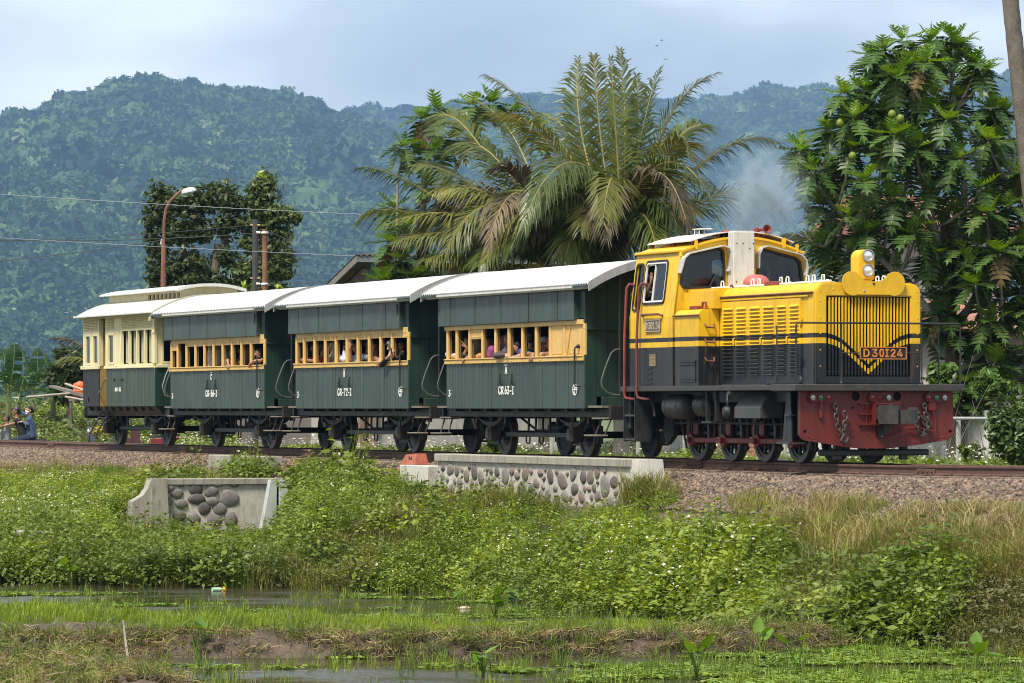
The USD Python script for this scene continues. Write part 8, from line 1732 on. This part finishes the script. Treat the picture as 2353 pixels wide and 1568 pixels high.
# ---- scooters and riders beyond the track at the far left
tyre_m = plain('tyre_rubber', (.015, .015, .015), .8); grey_pl = plain('scooter_grey', (.12, .13, .13), .35); silver = plain('scooter_silver', (.40, .41, .42), .35, .3)
def scooter(label, loc, rz, col, group=None):
    t = thing('motor_scooter', label, 'scooter', loc, rz, group)       # front is +x
    for x in (-.62, .62):
        w = part(t, 'wheel', MB().lathe([(.20, -.045), (.255, -.04), (.275, 0), (.255, .04), (.20, .045), (.20, -.045)], (x, 0, .275), 'y', 22), tyre_m)
        rm = MB().lathe([(.20, -.03), (.17, -.02), (.17, .02), (.20, .03)], (x, 0, .275), 'y', 22).cyl((x, -.05, .275), (x, .05, .275), .045, 10)
        for k in range(5): a = k * 1.2566; rm.tube([(x, 0, .275), (x + .18 * math.cos(a), 0, .275 + .18 * math.sin(a))], .014, 5)
        part(w, 'rim', rm, silver)
        fn = MB()
        for a in np.linspace(.25, 2.6, 8): fn.hull([(x + rr_ * math.cos(a + d), y, .275 + rr_ * math.sin(a + d)) for rr_ in (.30, .31) for d in (0, .34) for y in (-.06, .06)])
        part(t, 'mudguard', fn, col)
    part(t, 'leg_shield', MB().hull([(.40, y, .32) for y in (-.16, .16)] + [(.47, y, .9) for y in (-.19, .19)] + [(.55, y, .62) for y in (-.12, .12)] + [(.52, y, .92) for y in (-.10, .10)]), col)
    part(t, 'floor_board', MB().box(-.15, .45, -.14, .14, .27, .33, .02), grey_pl)
    part(t, 'rear_body', MB().hull([(-.15, y, .32) for y in (-.13, .13)] + [(-.10, y, .68) for y in (-.13, .13)] + [(-.75, y, .62) for y in (-.11, .11)] + [(-.88, y, .72) for y in (-.06, .06)] + [(-.55, y, .44) for y in (-.13, .13)]), col)
    part(t, 'seat', MB().hull([(-.05, y, .70) for y in (-.12, .12)] + [(-.10, y, .77) for y in (-.10, .10)] + [(-.72, y, .80) for y in (-.11, .11)] + [(-.78, y, .73) for y in (-.11, .11)]), rubber)
    part(t, 'handlebar', MB().tube([(.42, -.34, 1.0), (.47, -.2, 1.02), (.48, 0, 1.0), (.47, .2, 1.02), (.42, .34, 1.0)], .016, 6).tube([(.48, 0, 1.0), (.62, 0, .3)], .03, 8), grey_pl)
    part(t, 'headlamp', MB().ball((.53, 0, .97), (.07, .09, .07), 2), lens); part(t, 'tail_lamp', MB().ball((-.88, 0, .70), (.03, .07, .04), 2), lens_r)
    part(t, 'exhaust', MB().tube([(-.2, -.14, .28), (-.5, -.16, .30), (-.92, -.17, .40)], [.025, .05, .045], 8), silver)
    for y in (-.33, .33): part(t, 'mirror', MB().tube([(.44, y * .8, 1.02), (.42, y, 1.18)], .006, 5).ball((.42, y, 1.21), (.015, .05, .035), 1), grey_pl)
    part(t, 'number_tag', MB().box(-.93, -.92, -.07, .07, .48, .58), board_m)
    return t
D = 121.0; b = at(48, 1000, D); g = float(ground_z(b[0], D)); base = np.array([b[0] - .05, D, g + .02])
scooter('grey scooter ridden by a family beyond the track at the far left', base, 180, grey_pl)
LX = lambda px, py, y: (lambda q: (-(q[0] - base[0]), -y, q[2] - base[2]))(at(px, py, D + y))   # into the scooter frame (front to the left)
def rider(label, px, py, face, arms, **kw):
    return person(label, base, 180, LX(px, py, 0), face, [(s_, LX(*e), LX(*w_), d, n_, o) for s_, e, w_, d, n_, o in arms], **kw)
rider('woman in a denim jacket, white face mask and long navy skirt riding pillion', 66, 943, (.8, .6, 0), [(1, (70, 958, .0), (46, 945, .05), (1, 0, -.2), (0, 0, -1), rest), (-1, (62, 975, -.25), (53, 968, -.2), (1, .2, 0), (0, 0, -1), rest)], shirt=(.045, .075, .14), sleeve=.95, hair='bun', sk='light', mask=True, trousers=(.010, .016, .045), skirt=True, lean=(-.03, 0),
      legs={1: ((-.02, -.22, .72), (-.02, -.22, .26), (.12, -.24, .22)), -1: ((.02, .26, .74), (.02, .27, .28), (.16, .27, .24)), 'side': (0, 1, 0)})
rider('man in a black shirt and shorts steering the scooter with bare arms', 37, 945, (1, .15, 0), [(1, (30, 972, .15), (8, 978, .2), (1, 0, 0), (0, 0, -1), fist), (-1, (32, 972, -.2), (6, 979, -.25), (1, 0, 0), (0, 0, -1), fist)], shirt=(.012, .012, .014), sleeve=.4, sk='brown', trousers=(.012, .013, .018), lean=(-.09, 0),
      legs={1: ((.30, -.20, .66), (.22, -.22, .28), (.38, -.22, .25)), -1: ((.34, .24, .66), (.24, .26, .28), (.40, .26, .25)), 'side': (0, 1, 0), 'cover': .9})
rider('small child in a grey top standing in front of the rider on the scooter', 15, 962, (.9, .3, 0), [(-1, (12, 978, -.1), (6, 980, -.15), (1, 0, 0), (0, 0, -1), fist)], shirt=(.25, .26, .27), sleeve=.4, s=.8, sk='brown', trousers=(.012, .013, .02),
      legs={1: ((.33, -.07, .50), (.30, -.07, .34), (.40, -.07, .33)), -1: ((.33, .07, .50), (.30, .07, .34), (.40, .07, .33)), 'side': (0, 1, 0)})
q = at(250, 1000, 117.0); scooter('black scooter parked beyond the rear steps of the cream coach', (q[0], 117, float(ground_z(q[0], 117)) + .02), 165, plain('scooter_black', (.015, .016, .018), .3))
q = at(345, 1000, 116.0); scooter('red scooter parked behind the wheels of the cream coach', (q[0], 116, float(ground_z(q[0], 116)) + .02), 150, plain('scooter_red', (.11, .008, .008), .3))

# ================================================================ EXHAUST SMOKE
sm_c = np.array(at(1752, 455, 74.0)); sm = MB()
m = trimesh.creation.icosphere(4); v = m.vertices.copy(); s_ = np.array([.95, .8, 1.15]); sm.add(v * s_ + sm_c, m.faces)
smoke = usdkit.material(stage, '/World/Looks/exhaust_smoke', {
    'g': ('geometry', {}), 'm': ('mapping', {'location': tuple(-sm_c / s_), 'scale': tuple(1 / s_)}), 'gr': ('gradient_texture', {'gradient_type': 'quadratic_sphere'}),
    'n': ('noise_texture', {'scale': 2.0, 'detail': 5., 'roughness': .6, 'distortion': 1.2}), 'r': ('map_range', {'from_min': .38, 'from_max': .75, 'to_min': 0., 'to_max': 10.0, 'clamp': True}),
    'k': ('math', {'math_type': 'multiply'}), 'v': ('principled_volume', {'color': (.68, .85, 1.0), 'anisotropy': .1})},
    [('g.position', 'm.vector'), ('m.vector', 'gr.vector'), ('g.position', 'n.vector'), ('n.fac', 'r.value'), ('r.result', 'k.value1'), ('gr.fac', 'k.value2'), ('k.value', 'v.density')], volume='v.volume')
single('smoke', sm, smoke, 'thin blue grey exhaust smoke drifting above the locomotive cab', 'smoke', kind='stuff', smooth=False)
